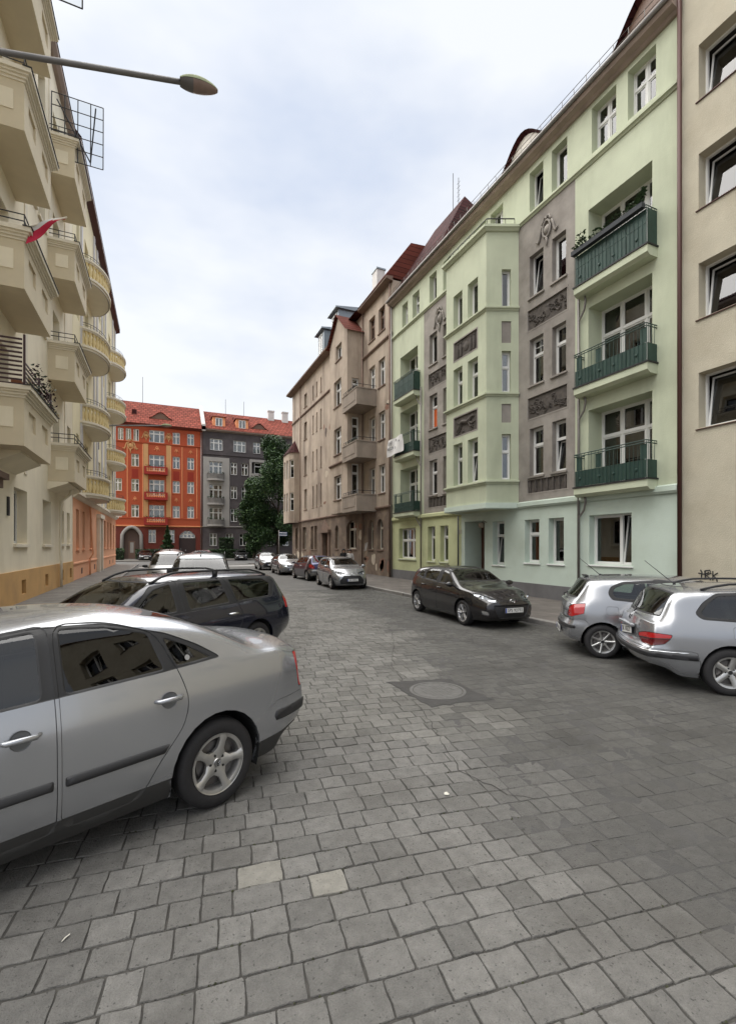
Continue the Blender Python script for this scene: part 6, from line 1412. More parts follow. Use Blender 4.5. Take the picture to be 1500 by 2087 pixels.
    for spec in S.get('plates', []):
        px_, z, txt, fr, tilt = spec
        if px_ is None: px_ = (L - pchip(S['front'])(z) + .016) if fr else (pchip(S['rear'])(z) - .016)
        hx = px_ - mid; sgn = 1 if fr else -1; e = bpy.data.objects.new('number_plate', None); COL.objects.link(e); e.parent = root; e.location = (hx, 0, z); e.rotation_euler = (0, tilt * sgn, math.pi / 2 if fr else -math.pi / 2)
        m = MB(); m.box(-.26, .26, -.006, .0, -.057, .057, 0); m.box(-.27, .27, .0, .012, -.067, .067, 1); m.box(-.258, -.222, -.0075, -.006, -.055, .055, 2); e2 = m.build('plate', [M_PLATE, M_BLACK, M_EUB], e)
        if txt: text('plate_characters', txt, .105, M_BLACK, e, (.02, -.0085, 0), (rad(90), 0, 0), .0008)
    for fn in S.get('extra', []): fn(root, mid, S, prof)
    bm.free(); return root
def wiper(xh, z, y0, y1):
    def f(root, mid, S, prof): MB().tube([(xh - mid, y0, z), (xh - mid - .02, y0 * .5 + y1 * .5, z + .07), (xh - mid + .01, y1, z + .10)], .012, 5).build('wiper', M_BLACK, root)
    return f
def exhaust(y, z, xh=.12): return lambda root, mid, S, prof: MB().tube([(xh - mid, y, z), (xh + .25 - mid, y, z)], .028, 10).build('exhaust_pipe', M_DISC, root)
def bar(name, x0, x1, y0, y1, z0, z1, mat): return lambda root, mid, S, prof: MB().cbox(x0 - mid, x1 - mid, y0, y1, z0, z1, .006).build(name, mat, root)
# ------------------------------------------------------------------ the parked cars
SILV = paint('silver_metallic', (.36, .37, .39), .7, .26); SILV2 = paint('light_silver_metallic', (.33, .338, .355), .7, .26); SILV3 = paint('warm_silver_metallic', (.25, .246, .242), .7, .28)
NAVY = paint('dark_navy', (.006, .008, .02), .2, .25); BLACKP = paint('graphite_black', (.014, .0125, .014), .3, .25); PURP = paint('dark_purple', (.028, .014, .032), .3, .3); BLUEV = paint('blue_violet', (.055, .06, .17), .3, .35)
WHITEP = paint('white_car', (.6, .61, .62), 0, .35); BURG = paint('burgundy_car', (.08, .012, .015), .3, .3); GRN = paint('pale_teal_silver', (.19, .23, .235), .6, .3)
def win(poly, nm='window', **k): return (nm, poly, dict(over=('pillar_trim',), inset=.010, depth=-.005, ring='seal', rnd=.035, **k))
def dlo(poly): return ('pillar_trim', poly, dict(over=('body', 'door', 'rear_door'), inset=.005, depth=-.003, ring='seal', rnd=.05))
def F(nm, poly, **k): return (nm, poly, k)
passat = dict(L=4.68, W=1.74, r=.318, axle=(1.07, 3.77), rim=.208, ww=.205, wheel=(5, 'star', M_ALLOY), paint=SILV, arch=.372, lip=SILV, ns=120, res=(18, 12, 12), cabin=(1.3, 2.75), belt_in=1.0, tint=G_TINT, rear_glass=G_TINT, recess=True, rear_rests=(), seat=.93,
    top=[(0, 1.045), (.08, 1.075), (.40, 1.11), (.62, 1.122), (.70, 1.14), (.88, 1.225), (1.10, 1.325), (1.35, 1.395), (1.65, 1.443), (2.1, 1.468), (2.6, 1.445), (2.9, 1.365), (3.45, 1.075), (3.7, 1.0), (4.2, .90), (4.55, .79), (4.68, .70)],
    belt=[(0, .955), (.5, 1.03), (1.2, 1.025), (2.2, .985), (3.4, .92), (4.3, .79), (4.68, .64)], plan=[(0, .87), (.15, .925), (.5, .975), (1.1, 1), (3.4, 1), (4.0, .97), (4.4, .9), (4.68, .78)],
    bot=[(0, .36), (.3, .28), (.6, .21), (1.5, .19), (3.6, .19), (4.2, .2), (4.68, .24)], rear=[(.2, .26), (.40, .10), (.55, .05), (.66, .06), (.72, .085), (1.0, .11)], front=[(.2, .15), (.4, .02), (.55, .0), (.7, .08), (.9, .15)], bow=(.15, .26), skirt=mk('dark_sill', (.045, .044, .043), .6, .2),  # sill band and bumper bottom in a darker grey than the body
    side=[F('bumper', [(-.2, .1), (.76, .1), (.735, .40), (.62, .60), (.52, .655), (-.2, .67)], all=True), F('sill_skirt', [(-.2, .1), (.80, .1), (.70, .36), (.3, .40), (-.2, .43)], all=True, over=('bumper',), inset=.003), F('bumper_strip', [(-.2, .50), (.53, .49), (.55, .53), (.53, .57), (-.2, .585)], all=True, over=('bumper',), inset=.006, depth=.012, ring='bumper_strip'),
          F('door', [(2.14, .27), (3.32, .27), (3.42, .6), (3.40, .93), (2.75, 1.36), (2.14, 1.415)], rnd=.06), F('rear_door', [(1.66, .27), (2.12, .27), (2.12, 1.415), (1.8, 1.40), (1.5, 1.31), (1.37, 1.04), (1.31, .84), (1.35, .68), (1.54, .47)], rnd=.09),
          dlo([(1.02, 1.075), (1.5, 1.045), (3.36, .965), (2.76, 1.35), (2.2, 1.405), (1.8, 1.39), (1.42, 1.29), (1.2, 1.19)]), win([(2.20, 1.02), (3.28, .975), (2.73, 1.335), (2.20, 1.39)]), win([(1.46, 1.055), (2.09, 1.025), (2.09, 1.39), (1.8, 1.375), (1.54, 1.305)], 'rear_side_window'), win([(1.09, 1.082), (1.385, 1.062), (1.455, 1.272), (1.28, 1.20)], 'quarter_window'),
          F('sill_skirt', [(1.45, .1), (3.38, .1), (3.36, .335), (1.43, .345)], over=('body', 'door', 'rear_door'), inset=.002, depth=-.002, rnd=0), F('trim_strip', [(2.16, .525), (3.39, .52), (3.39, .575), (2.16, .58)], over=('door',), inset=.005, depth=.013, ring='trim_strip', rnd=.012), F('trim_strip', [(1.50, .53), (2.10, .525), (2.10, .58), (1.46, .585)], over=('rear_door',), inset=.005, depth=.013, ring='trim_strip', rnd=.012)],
    frontal=[F('windscreen', [(-.66, 1.09), (.66, 1.09), (.54, 1.41), (-.54, 1.41)], x=(2.55, 3.7), inset=.015, ring='seal'), F('rear_window', [(-.60, 1.15), (.60, 1.15), (.48, 1.40), (-.48, 1.40)], x=(.55, 1.85), inset=.015, ring='seal'), F('grille', [(-.4, .60), (.4, .60), (.36, .72), (-.36, .72)], x=(4.2, 5))],
    corner=[('tail_lamp', [(.40, .685), (.715, .69), (.715, .985), (.43, .99)], 45, dict(x=(-.2, .5))), ('headlamp', [(-3.0, .61), (-2.5, .63), (-2.48, .76), (-2.98, .72)], 135, dict(x=(4.0, 5)))],
    plan_cuts=[F('boot_lid', [(-.05, -.60), (.62, -.60), (.69, -.2), (.69, .2), (.62, .60), (-.05, .60)], z=.94), F('bonnet', [(3.56, -.66), (4.5, -.58), (4.5, .58), (3.62, .66)], z=.70)],
    handles=[(1.46, .875, .20), (2.32, .855, .20)], mirror=(3.22, 1.02), plates=[(None, .50, '', 0, 0)], extra=[lambda root, mid, S, prof: MB().lathe([(0, .0), (.019, .0), (.019, -.002)], 18, 0, 'y').build('window_sticker', mk('grey_sticker', (.3, .3, .29), .8), root, loc=(1.30 - mid, .793, 1.115), rot=(rad(18), 0, 0))])
octavia = dict(passat, L=4.66, W=1.80, r=.32, axle=(1.05, 3.72), paint=NAVY, lip=NAVY, ns=100, res=(16, 12, 12), arch=.37, tint=G_CAR, rear_glass=G_TINT, wheel=(5, 'wide', M_ALLOY), cabin=(1.3, 3.0), recess=False, handle_mat=M_CHROME, rear_rests=(-.42, .42), seat=1.0,
    top=[(0, .98), (.06, 1.12), (.18, 1.34), (.30, 1.435), (.8, 1.478), (1.6, 1.505), (2.3, 1.51), (2.75, 1.48), (3.0, 1.40), (3.6, 1.07), (3.8, 1.0), (4.2, .91), (4.52, .80), (4.66, .71)],
    belt=[(0, .95), (.6, .975), (1.2, .985), (2.5, .95), (3.5, .90), (4.3, .79), (4.66, .64)], rear=[(.2, .2), (.40, .04), (.55, .0), (.68, .02), (.8, .04), (1.0, .08), (1.45, .2)],
    side=[F('bumper', [(-.2, .1), (.74, .1), (.70, .40), (.60, .58), (.45, .63), (-.2, .64)], all=True), F('door', [(2.48, .27), (3.42, .27), (3.5, .6), (3.46, .92), (2.9, 1.38), (2.48, 1.45)], rnd=.06), F('rear_door', [(1.78, .27), (2.46, .27), (2.46, 1.45), (1.62, 1.445), (1.45, 1.0), (1.39, .80), (1.44, .66), (1.62, .46)], rnd=.09),
          dlo([(.62, 1.04), (1.4, 1.01), (3.46, .94), (2.92, 1.365), (2.48, 1.435), (1.5, 1.432), (.62, 1.40), (.46, 1.28)]), win([(2.58, 1.0), (3.34, .975), (2.88, 1.33), (2.58, 1.40)]), win([(1.62, 1.03), (2.38, 1.005), (2.38, 1.40), (1.68, 1.40)], 'rear_side_window'), win([(.70, 1.06), (1.48, 1.035), (1.52, 1.40), (.74, 1.37), (.58, 1.27)], 'quarter_window')],
    frontal=[F('windscreen', [(-.68, 1.09), (.68, 1.09), (.56, 1.44), (-.56, 1.44)], x=(2.7, 3.85), inset=.015, ring='seal'), F('rear_window', [(-.60, 1.06), (.60, 1.06), (.52, 1.38), (-.52, 1.38)], x=(-.2, .6), inset=.015, ring='seal')],
    corner=[('tail_lamp', [(.42, .78), (.80, .80), (.76, 1.02), (.44, 1.0)], 45, dict(x=(-.2, .6)))], plan_cuts=[F('bonnet', [(3.66, -.66), (4.48, -.58), (4.48, .58), (3.66, .66)], z=.70)],
    handles=[(1.60, .86, .2), (2.64, .84, .2)], mirror=(3.32, 1.0), rails=(.55, 2.85, .085, .56), plates=[(None, .78, '', 0, 0)], extra=[])
peugeot = dict(octavia, L=4.74, W=1.765, axle=(1.10, 3.80), paint=SILV2, lip=SILV2, wheel=(5, 'wide', M_ALLOY), handle_mat=SILV2, tint=G_CAR, rear_glass=G_CAR, ns=120, res=(18, 12, 12), arch=.365, seat=.95,
    top=[(0, .97), (.08, 1.03), (.30, 1.25), (.50, 1.405), (.62, 1.445), (1.0, 1.468), (1.7, 1.49), (2.35, 1.49), (2.8, 1.46), (3.1, 1.37), (3.7, 1.04), (3.9, .97), (4.3, .88), (4.6, .77), (4.74, .68)],
    belt=[(0, .93), (.6, .965), (1.2, .965), (2.5, .93), (3.5, .88), (4.3, .77), (4.74, .62)], rear=[(.2, .26), (.36, .08), (.50, .0), (.585, .0), (.62, .06), (.8, .08), (1.0, .12), (1.45, .2)],
    side=[F('bumper', [(-.2, .1), (.76, .1), (.735, .44), (.70, .565), (.62, .588), (-.2, .60)], all=True), F('bumper_strip', [(-.2, .475), (.72, .455), (.70, .535), (-.2, .545)], all=True, over=('bumper',), inset=.005, depth=.010, ring='bumper_strip'), F('chrome_strip', [(-.2, .552), (.60, .545), (.60, .562), (-.2, .568)], all=True, over=('bumper',), inset=.002, depth=.003, ring='chrome_strip'),
          F('door', [(2.5, .27), (3.5, .27), (3.58, .6), (3.54, .90), (2.98, 1.36), (2.5, 1.43)], rnd=.06), F('rear_door', [(1.82, .27), (2.48, .27), (2.48, 1.43), (1.66, 1.42), (1.50, .99), (1.43, .80), (1.48, .66), (1.66, .46)], rnd=.09),
          dlo([(.78, 1.02), (1.45, .99), (3.52, .92), (3.0, 1.345), (2.5, 1.412), (1.5, 1.40), (1.0, 1.375), (.82, 1.25), (.70, 1.10)]), win([(2.6, .98), (3.42, .955), (2.95, 1.31), (2.6, 1.38)]), win([(1.66, 1.01), (2.4, .985), (2.4, 1.38), (1.72, 1.375)], 'rear_side_window'), win([(.82, 1.045), (1.52, 1.015), (1.56, 1.37), (1.02, 1.345), (.88, 1.24), (.77, 1.11)], 'quarter_window'), F('fuel_flap', [(1.13, .77), (1.36, .76), (1.36, .93), (1.13, .94)], rnd=.04), F('door', [(3.6, 2), (3.7, 2), (3.7, 2.1)])],
    frontal=[F('windscreen', [(-.67, 1.06), (.67, 1.06), (.56, 1.42), (-.56, 1.42)], x=(2.8, 3.95), inset=.015, ring='seal'), F('rear_window', [(-.66, 1.03), (.66, 1.03), (.56, 1.37), (.2, 1.395), (-.2, 1.395), (-.56, 1.37)], x=(-.2, .7), inset=.02, ring='seal'), F('tailgate', [(-.60, .60), (.60, .60), (.63, .80), (.72, 1.0), (.60, 1.44), (-.60, 1.44), (-.72, 1.0), (-.63, .80)], x=(-.2, .75), over=('body',))],
    corner=[('tail_lamp', [(.36, .755), (.50, .80), (.66, .815), (.88, .80), (.87, .745), (.36, .70)], 45, dict(x=(-.2, .7))), ('smoked_tail_lamp', [(.36, .70), (.87, .745), (.80, .66), (.66, .62), (.45, .63)], 45, dict(x=(-.2, .7)))],
    plan_cuts=[F('bonnet', [(3.75, -.66), (4.55, -.58), (4.55, .58), (3.75, .66)], z=.70)], handles=[(1.66, .84, .19), (2.68, .83, .19)], mirror=(3.42, .98), rails=(.85, 2.95, .07, .57), antenna=(.72, .55, 0), plates=[(.048, .735, 'SK 10Z21', 0, .12)],
    extra=[bar('plate_lamp_bar', .02, .08, -.30, .30, .815, .855, SILV2), wiper(.16, 1.02, .0, -.42), lambda root, mid, S, prof: MB().tube([(.10 - mid, .0, .895), (.098 - mid, .02, .92), (.10 - mid, .0, .95), (.103 - mid, -.025, .97)], .008, 5).build('emblem', M_BLACK, root), lambda root, mid, S, prof: text('badge', 'HDi', .05, M_DISC, root, (.088 - mid, -.5, .88), (rad(90), 0, -math.pi / 2), .002)])
clio = dict(passat, L=3.99, W=1.715, r=.305, axle=(.64, 3.22), paint=SILV2, lip=SILV2, wheel=(7, 'thin', M_ALLOY), rim=.200, arch=.352, ns=110, res=(18, 12, 12), cabin=(.95, 2.55), belt_in=.98, tint=G_CAR, rear_glass=G_CAR, recess=False, handle_mat=SILV2, seat=1.0, rear_rests=(-.42, .42),
    top=[(0, 1.0), (.06, 1.06), (.28, 1.30), (.42, 1.425), (.55, 1.455), (1.0, 1.485), (1.6, 1.495), (2.1, 1.475), (2.45, 1.40), (3.05, 1.06), (3.2, 1.0), (3.6, .90), (3.88, .78), (3.99, .68)],
    belt=[(0, .95), (.5, .985), (1.2, .985), (2.2, .95), (3.0, .90), (3.7, .78), (3.99, .62)], plan=[(0, .85), (.15, .91), (.4, .97), (.7, 1), (3.0, 1), (3.4, .97), (3.8, .88), (3.99, .78)], bot=[(0, .32), (.2, .26), (.4, .21), (1.5, .19), (3.0, .19), (3.99, .22)],
    rear=[(.2, .14), (.32, .03), (.45, .0), (.58, .01), (.66, .05), (.8, .05), (1.0, .07), (1.45, .16)], front=[(.2, .12), (.4, .02), (.55, .0), (.7, .08), (.9, .2)],
    side=[F('bumper', [(-.2, .1), (.38, .1), (.36, .40), (.42, .62), (.33, .70), (-.2, .655)], all=True), F('bumper_strip', [(-.2, .52), (.18, .515), (.2, .545), (.18, .575), (-.2, .58)], all=True, over=('bumper',), inset=.004, depth=.008, ring='bumper_strip'), F('door', [(1.52, .27), (2.9, .27), (2.98, .6), (2.95, .92), (2.35, 1.38), (1.50, 1.44), (1.46, .8)], rnd=.07),
          dlo([(.80, 1.06), (1.4, 1.01), (2.95, .94), (2.36, 1.36), (1.6, 1.425), (1.0, 1.385), (.80, 1.30), (.74, 1.18)]), win([(1.58, 1.045), (2.82, .985), (2.32, 1.32), (1.62, 1.39)]), win([(.86, 1.095), (1.5, 1.05), (1.54, 1.385), (1.03, 1.355), (.86, 1.28), (.81, 1.18)], 'quarter_window'), F('fuel_flap', [(.70, .79), (.90, .785), (.90, .945), (.70, .95)], rnd=.045)],
    frontal=[F('windscreen', [(-.66, 1.08), (.66, 1.08), (.55, 1.42), (-.55, 1.42)], x=(2.1, 3.3), inset=.015, ring='seal'), F('rear_window', [(-.60, 1.07), (.60, 1.07), (.50, 1.41), (-.50, 1.41)], x=(-.2, .6), inset=.025, ring='seal'), F('tailgate', [(-.55, .66), (.55, .66), (.60, .9), (.66, 1.06), (.55, 1.46), (-.55, 1.46), (-.66, 1.06), (-.60, .9)], x=(-.2, .65))],
    corner=[('tail_lamp', [(.42, .73), (.58, .72), (.80, .80), (.80, .99), (.60, .965), (.47, .90)], 45, dict(x=(-.2, .55)))], plan_cuts=[F('bonnet', [(3.12, -.64), (3.85, -.56), (3.85, .56), (3.12, .64)], z=.70)],
    handles=[(1.66, .86, .18)], mirror=(2.82, 1.0), antenna=(.75, .5, 0), plates=[(None, .42, 'SK 77UA', 0, 0)], extra=[wiper(.10, 1.06, 0, -.4), bar('high_brake_lamp', .44, .52, -.14, .14, 1.45, 1.475, M_BLACK), lambda root, mid, S, prof: MB().lathe([(.0, -.003), (.035, -.004), (.045, 0)], 12, 0, 'y').build('emblem', M_CHROME, root, loc=(.055 - mid, 0, .90), rot=(0, 0, -math.pi / 2))])
mazda = dict(clio, L=4.46, W=1.755, r=.325, axle=(.84, 3.48), paint=BLACKP, lip=BLACKP, wheel=(5, 'twin', mk('bright_alloy', (.62, .62, .63), .3, .8)), rim=.222, arch=.372, cabin=(1.1, 2.75), handle_mat=BLACKP, spin=.7,
    top=[(0, 1.0), (.06, 1.05), (.32, 1.26), (.55, 1.38), (.9, 1.435), (1.5, 1.468), (2.0, 1.462), (2.45, 1.40), (3.15, 1.075), (3.35, 1.02), (3.8, .95), (4.2, .86), (4.38, .77), (4.46, .70)],
    belt=[(0, .96), (.5, 1.0), (1.2, .99), (2.4, .945), (3.2, .91), (4.0, .82), (4.46, .64)], plan=[(0, .83), (.15, .90), (.4, .96), (.85, 1), (3.3, 1), (3.8, .965), (4.2, .88), (4.46, .76)], bot=[(0, .32), (.2, .26), (.4, .21), (1.5, .18), (3.4, .18), (4.46, .20)], bow=(.22, .30), reach=(.55, .75),
    front=[(.18, .12), (.3, .02), (.45, .0), (.58, .01), (.66, .05), (.75, .12), (.9, .22)],
    side=[F('front_bumper', [(3.86, .1), (4.7, .1), (4.7, .70), (4.2, .70), (3.95, .62), (3.84, .5)], all=True), F('door', [(2.12, .27), (3.08, .27), (3.12, .6), (3.08, .95), (2.45, 1.38), (2.10, 1.41)], rnd=.06), F('rear_door', [(1.36, .27), (2.08, .27), (2.08, 1.41), (1.4, 1.40), (1.14, 1.1), (1.10, .9), (1.2, .6)], rnd=.09),
          dlo([(.62, 1.13), (1.2, 1.05), (3.12, .955), (2.46, 1.36), (2.0, 1.405), (1.4, 1.39), (.9, 1.30)]), win([(2.2, 1.02), (2.98, .985), (2.43, 1.33), (2.2, 1.365)]), win([(1.28, 1.07), (2.0, 1.03), (2.0, 1.372), (1.45, 1.36), (1.2, 1.29)], 'rear_side_window'), win([(.78, 1.14), (1.14, 1.09), (1.1, 1.31), (.95, 1.28)], 'quarter_window')],
    frontal=[F('windscreen', [(-.68, 1.09), (.68, 1.09), (.56, 1.415), (-.56, 1.415)], x=(2.1, 3.5), inset=.018, ring='seal'), F('rear_window', [(-.60, 1.07), (.60, 1.07), (.48, 1.37), (-.48, 1.37)], x=(-.2, .7), inset=.02, ring='seal'),
             F('lower_grille', [(-.52, .60), (.52, .60), (.46, .40), (.36, .27), (-.36, .27), (-.46, .40)], x=(3.9, 5), over=('front_bumper', 'body'), inset=.012, depth=-.02), F('fog_lamp', [(.60, .34), (.72, .36), (.74, .47), (.62, .44)], x=(3.9, 5), sym=False, over=('front_bumper',), inset=.01, depth=-.015)],
    corner=[('headlamp', [(-2.82, .655), (-2.66, .66), (-2.20, .80), (-2.17, .86), (-2.36, .85), (-2.74, .74)], 135, dict(x=(3.7, 5), over=('body', 'front_bumper', 'bonnet'), inset=.006)), ('tail_lamp', [(.50, .80), (.82, .86), (.80, 1.0), (.52, .97)], 45, dict(x=(-.2, .5)))],
    plan_cuts=[F('bonnet', [(3.30, -.68), (3.9, -.66), (4.27, -.50), (4.36, -.2), (4.36, .2), (4.27, .50), (3.9, .66), (3.30, .68)], z=.72)], handles=[(1.30, .90, .19), (2.26, .88, .19)], mirror=(3.0, 1.02), plates=[(None, .475, 'SPS 92792', 1, 0)], antenna=(.8, .25, 0), bulbs=(-.06, .08),
    extra=[lambda root, mid, S, prof: MB().tube([(4.405 - mid + .006 * math.cos(a * .5236), .07 * math.cos(a * .5236), .685 + .05 * math.sin(a * .5236)) for a in range(12)], .007, 5, closed=True).tube([(4.41 - mid, -.06, .70), (4.415 - mid, -.02, .675), (4.415 - mid, 0, .69), (4.415 - mid, .02, .675), (4.41 - mid, .06, .70)], .006, 5).build('emblem', M_CHROME, root)])
yaris = dict(mazda, L=3.94, W=1.745, r=.31, axle=(.60, 3.16), paint=SILV2, lip=SILV2, wheel=(5, 'twin', M_ALLOY), rim=.208, arch=.356, cabin=(.9, 2.45), ns=80, res=(14, 10, 10), handle_mat=SILV2, mirror_mat=SILV2,
    top=[(0, 1.02), (.05, 1.08), (.25, 1.30), (.42, 1.44), (.8, 1.485), (1.4, 1.50), (1.9, 1.48), (2.3, 1.40), (2.95, 1.10), (3.15, 1.04), (3.5, .97), (3.75, .88), (3.88, .77), (3.94, .70)],
    belt=[(0, .98), (.5, 1.02), (1.2, 1.0), (2.2, .96), (3.0, .93), (3.6, .84), (3.94, .64)], plan=[(0, .83), (.15, .90), (.4, .96), (.7, 1), (2.9, 1), (3.4, .965), (3.75, .88), (3.94, .78)],
    side=[F('front_bumper', [(3.52, .1), (4.2, .1), (4.2, .72), (3.75, .72), (3.58, .6), (3.5, .5)], all=True), F('door', [(1.85, .27), (2.78, .27), (2.82, .6), (2.78, .98), (2.25, 1.38), (1.83, 1.44)], rnd=.06), F('rear_door', [(1.05, .27), (1.81, .27), (1.81, 1.44), (1.2, 1.43), (.95, 1.2), (.90, .9), (.98, .6)], rnd=.09),
          dlo([(.72, 1.2), (1.0, 1.09), (2.84, .985), (2.27, 1.36), (1.8, 1.43), (1.2, 1.42), (.9, 1.36)]), win([(1.9, 1.05), (2.7, 1.02), (2.23, 1.33), (1.9, 1.39)]), win([(1.02, 1.12), (1.74, 1.06), (1.74, 1.395), (1.25, 1.385), (1.0, 1.32)], 'rear_side_window')],
    frontal=[F('windscreen', [(-.66, 1.12), (.66, 1.12), (.55, 1.43), (-.55, 1.43)], x=(1.9, 3.3), inset=.018, ring='seal'), F('rear_window', [(-.60, 1.09), (.60, 1.09), (.50, 1.42), (-.50, 1.42)], x=(-.2, .6), inset=.02, ring='seal'), F('lower_grille', [(-.40, .66), (.40, .66), (.58, .42), (.54, .27), (-.54, .27), (-.58, .42)], x=(3.3, 5), over=('front_bumper', 'body'), inset=.012, depth=-.02), F('fog_lamp', [(.66, .33), (.72, .33), (.76, .50), (.72, .50)], x=(3.3, 5), sym=False, over=('front_bumper',), inset=.01, depth=-.012)],
    corner=[('headlamp', [(-2.46, .70), (-2.36, .69), (-1.98, .78), (-1.92, .86), (-2.10, .85), (-2.40, .78)], 135, dict(x=(3.2, 5), over=('body', 'front_bumper', 'bonnet'), inset=.006))],
    plan_cuts=[F('bonnet', [(3.10, -.66), (3.5, -.62), (3.78, -.44), (3.86, -.2), (3.86, .2), (3.78, .44), (3.5, .62), (3.10, .66)], z=.74)], handles=[(1.02, .92, .18), (1.98, .9, .18)], mirror=(2.72, 1.06), plates=[(None, .46, 'SK 538AJ', 1, 0)],
    extra=[lambda root, mid, S, prof: MB().tube([(3.895 - mid, .065 * math.cos(a * .5236), .725 + .045 * math.sin(a * .5236)) for a in range(12)], .008, 5, closed=True).build('emblem', M_CHROME, root)])
lowres = dict(ns=48, res=(9, 7, 7), capn=10)
def variant(base, **k): return dict(base, **lowres, **k)
purple = variant(clio, paint=PURP, lip=PURP, tail_paint=BLUEV, bumper_paint=SILV3, rear_glass=G_TINT, handle_mat=M_CHROME, antenna=(.75, .3, 0), wheel=(5, 'wide', M_ALLOY), extra=[])
merc = variant(passat, paint=SILV2, lip=SILV2, tint=G_CAR, rear_glass=G_CAR, recess=False, plates=[(None, .42, '', 1, 0)])
merc['corner'] = [('headlamp', [(-3.02, .60), (-2.62, .62), (-2.55, .78), (-2.98, .74)], 135, dict(x=(4.0, 5))), ('tail_lamp', [(.40, .675), (.66, .675), (.665, .94), (.43, .955)], 45, dict(x=(-.2, .5)))]
merc['extra'] = [bar('chrome_grille', 4.54, 4.60, -.30, .30, .58, .73, M_CHROME)]
opel = variant(yaris, paint=SILV2, lip=SILV2, plates=[(None, .46, '', 1, 0)], extra=[bar('chrome_grille', 3.87, 3.91, -.35, .35, .66, .70, M_CHROME)])
dark1 = variant(merc, paint=BLACKP, lip=BLACKP); dark2 = variant(mazda, extra=[], plates=[(None, .475, '', 1, 0)]); redc = variant(yaris, paint=BURG, lip=BURG, plates=[], extra=[])
van = dict(yaris, L=4.38, W=1.81, r=.32, axle=(.85, 3.55), paint=GRN, lip=GRN, ns=70, res=(14, 12, 12), cabin=(1.2, 2.8), tumble=.22, belt_in=1.15, seat=1.25, mirror_mat=M_BLACK,
    top=[(0, 1.1), (.05, 1.4), (.14, 1.70), (.3, 1.80), (1.2, 1.83), (2.0, 1.82), (2.5, 1.76), (2.8, 1.64), (3.45, 1.18), (3.65, 1.10), (4.0, 1.02), (4.22, .92), (4.33, .80), (4.38, .70)],
    belt=[(0, 1.05), (.6, 1.1), (2.4, 1.08), (3.3, 1.04), (4.0, .88), (4.38, .64)], plan=[(0, .90), (.15, .95), (.4, .98), (.7, 1), (3.4, 1), (3.9, .965), (4.2, .90), (4.38, .8)],
    side=[F('front_bumper', [(3.95, .1), (4.6, .1), (4.6, .72), (4.15, .72), (4.0, .6), (3.92, .5)], all=True), F('door', [(2.2, .27), (3.1, .27), (3.2, .6), (3.2, 1.1), (2.75, 1.62), (2.2, 1.70)], rnd=.06), dlo([(.5, 1.16), (3.22, 1.10), (2.74, 1.57), (2.2, 1.66), (.5, 1.66)]), win([(2.28, 1.18), (3.06, 1.15), (2.68, 1.52), (2.28, 1.61)]), win([(1.3, 1.2), (2.12, 1.18), (2.12, 1.61), (1.3, 1.61)], 'rear_side_window'), win([(.58, 1.2), (1.22, 1.2), (1.22, 1.61), (.62, 1.61)], 'quarter_window')],
    frontal=[F('windscreen', [(-.76, 1.20), (.76, 1.20), (.68, 1.68), (-.68, 1.68)], x=(2.3, 3.75), inset=.02, ring='seal'), F('lower_grille', [(-.5, .5), (.5, .5), (.5, .3), (-.5, .3)], x=(3.8, 5), over=('front_bumper', 'body'))],
    corner=[('headlamp', [(-2.72, .70), (-2.55, .69), (-2.30, .80), (-2.25, .95), (-2.45, .93), (-2.66, .82)], 135, dict(x=(3.5, 5), over=('body', 'front_bumper', 'bonnet'), inset=.006))],
    plan_cuts=[F('bonnet', [(3.60, -.7), (4.2, -.5), (4.28, -.2), (4.28, .2), (4.2, .5), (3.60, .7)], z=.78)], handles=[(2.35, .95, .18)], mirror=(3.08, 1.16), plates=[(None, .45, '', 1, 0)], antenna=(2.55, .3, 0), rails=(.5, 2.2, .05, .66), extra=[])
suv = variant(van, paint=SILV3, lip=SILV3); suv.update(van and {k: van[k] for k in ()})
mpv = variant(van, paint=SILV3, lip=SILV3, antenna=(2.2, .2, 0))
def place(S, name, label, cat, refx, refy, heading, ref, side_, group=None):   # ref: station (x from the rear) whose outer side point sits at refx, refy
    a = rad(heading); Fv = Vector((math.cos(a), math.sin(a))); Lv = Vector((-math.sin(a), math.cos(a))); mid = sum(S['axle']) / 2
    c = Vector((refx, refy)) - Fv * (ref - mid) - Lv * (S['W'] / 2 - .04) * side_
    return car(S, name, label, cat, c.x, c.y, heading, group)
CG = 'cars parked along the street'
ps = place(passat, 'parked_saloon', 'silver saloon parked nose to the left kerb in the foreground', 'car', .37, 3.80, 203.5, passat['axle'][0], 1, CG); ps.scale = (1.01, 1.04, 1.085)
oc_ = place(octavia, 'parked_estate', 'dark navy estate car with black roof rails behind the silver saloon', 'car', 2.26, 9.0, 216, .05, 1, CG); oc_.scale = (1.07, 1.07, 1.05)
place(peugeot, 'parked_estate', 'silver estate car with black roof rails at the right edge', 'car', 7.04, 3.72, -38, peugeot['axle'][0], -1, CG)
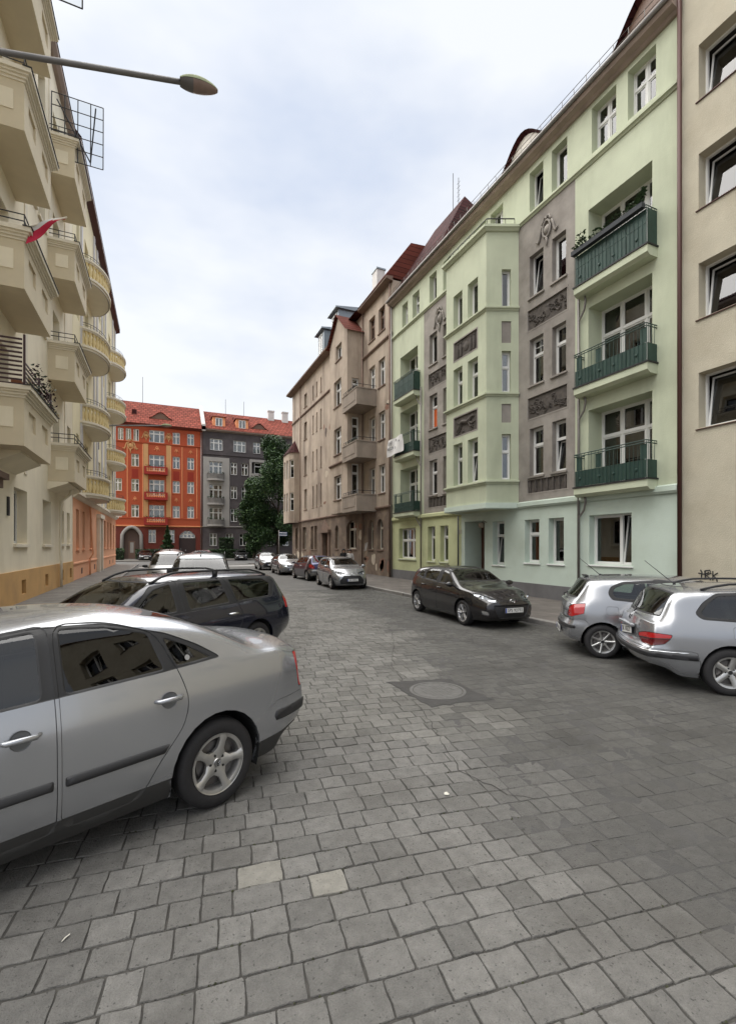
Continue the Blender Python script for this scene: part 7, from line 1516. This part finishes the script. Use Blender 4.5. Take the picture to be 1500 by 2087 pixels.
place(clio, 'parked_hatchback', 'light silver hatchback with bright red tail lamps beside the silver estate', 'car', 7.27, 5.9, -40, clio['axle'][0], -1, CG)
place(mazda, 'parked_hatchback', 'black hatchback facing the camera before the green tenement', 'car', 7.04, 9.85, 266, mazda['axle'][1], -1, CG)
place(yaris, 'parked_hatchback', 'silver hatchback with a big black grille near the brown tenement', 'car', 7.2, 20.5, 266, yaris['axle'][1], -1, CG)
place(purple, 'parked_hatchback', 'dark purple hatchback with blue tailgate and pink ribbon, seen from behind', 'car', 7.62, 25.9, 92, purple['axle'][0], 1, CG)
place(merc, 'parked_saloon', 'silver saloon with chrome grille parked beyond the purple hatchback', 'car', 7.35, 31.9, 267, merc['axle'][1], -1, CG)
place(opel, 'parked_hatchback', 'farthest silver hatchback of the row parked on the right', 'car', 7.35, 38.9, 267, opel['axle'][1], -1, CG)
car(van, 'parked_van', 'pale silver green van facing the camera behind the navy estate', 'van', 1.05, 14.6, 263, CG)
car(mpv, 'parked_van', 'grey people carrier half hidden behind the pale van', 'van', .30, 23.0, 268, CG)
car(suv, 'parked_van', 'warm silver high roofed van parked farthest on the left side', 'van', .40, 32, 268, CG)
car(redc, 'parked_hatchback', 'dark red hatchback on the side street before the gateway', 'car', 4.2, 63.8, 180, CG)
car(dark1, 'parked_saloon', 'black saloon on the far side street before the orange house', 'car', -2.2, 69.3, 275, CG)
car(dark2, 'parked_hatchback', 'black hatchback on the far side street before the hedge of the grey house', 'car', 10.0, 66.3, 262, CG)
# ribbon on the purple car
rb = MB(); vs = []
for i in range(9):
    for j in range(3): t = i / 8; vs.append((7.75 + .32 * t + .03 * math.sin(t * 8), 25.0 + .32 * t * .4 + .05 * j - .02, 1.5 - .34 * t - .05 * j + .02 * math.sin(t * 11)))
rb.add(vs, [(i * 3 + j, i * 3 + 3 + j, i * 3 + 4 + j, i * 3 + 1 + j) for i in range(8) for j in range(2)])
tag(rb.build('ribbon', mk('pink_ribbon', (.62, .10, .16), .7)), 'pink ribbon draped over the rear of the purple hatchback', 'ribbon')
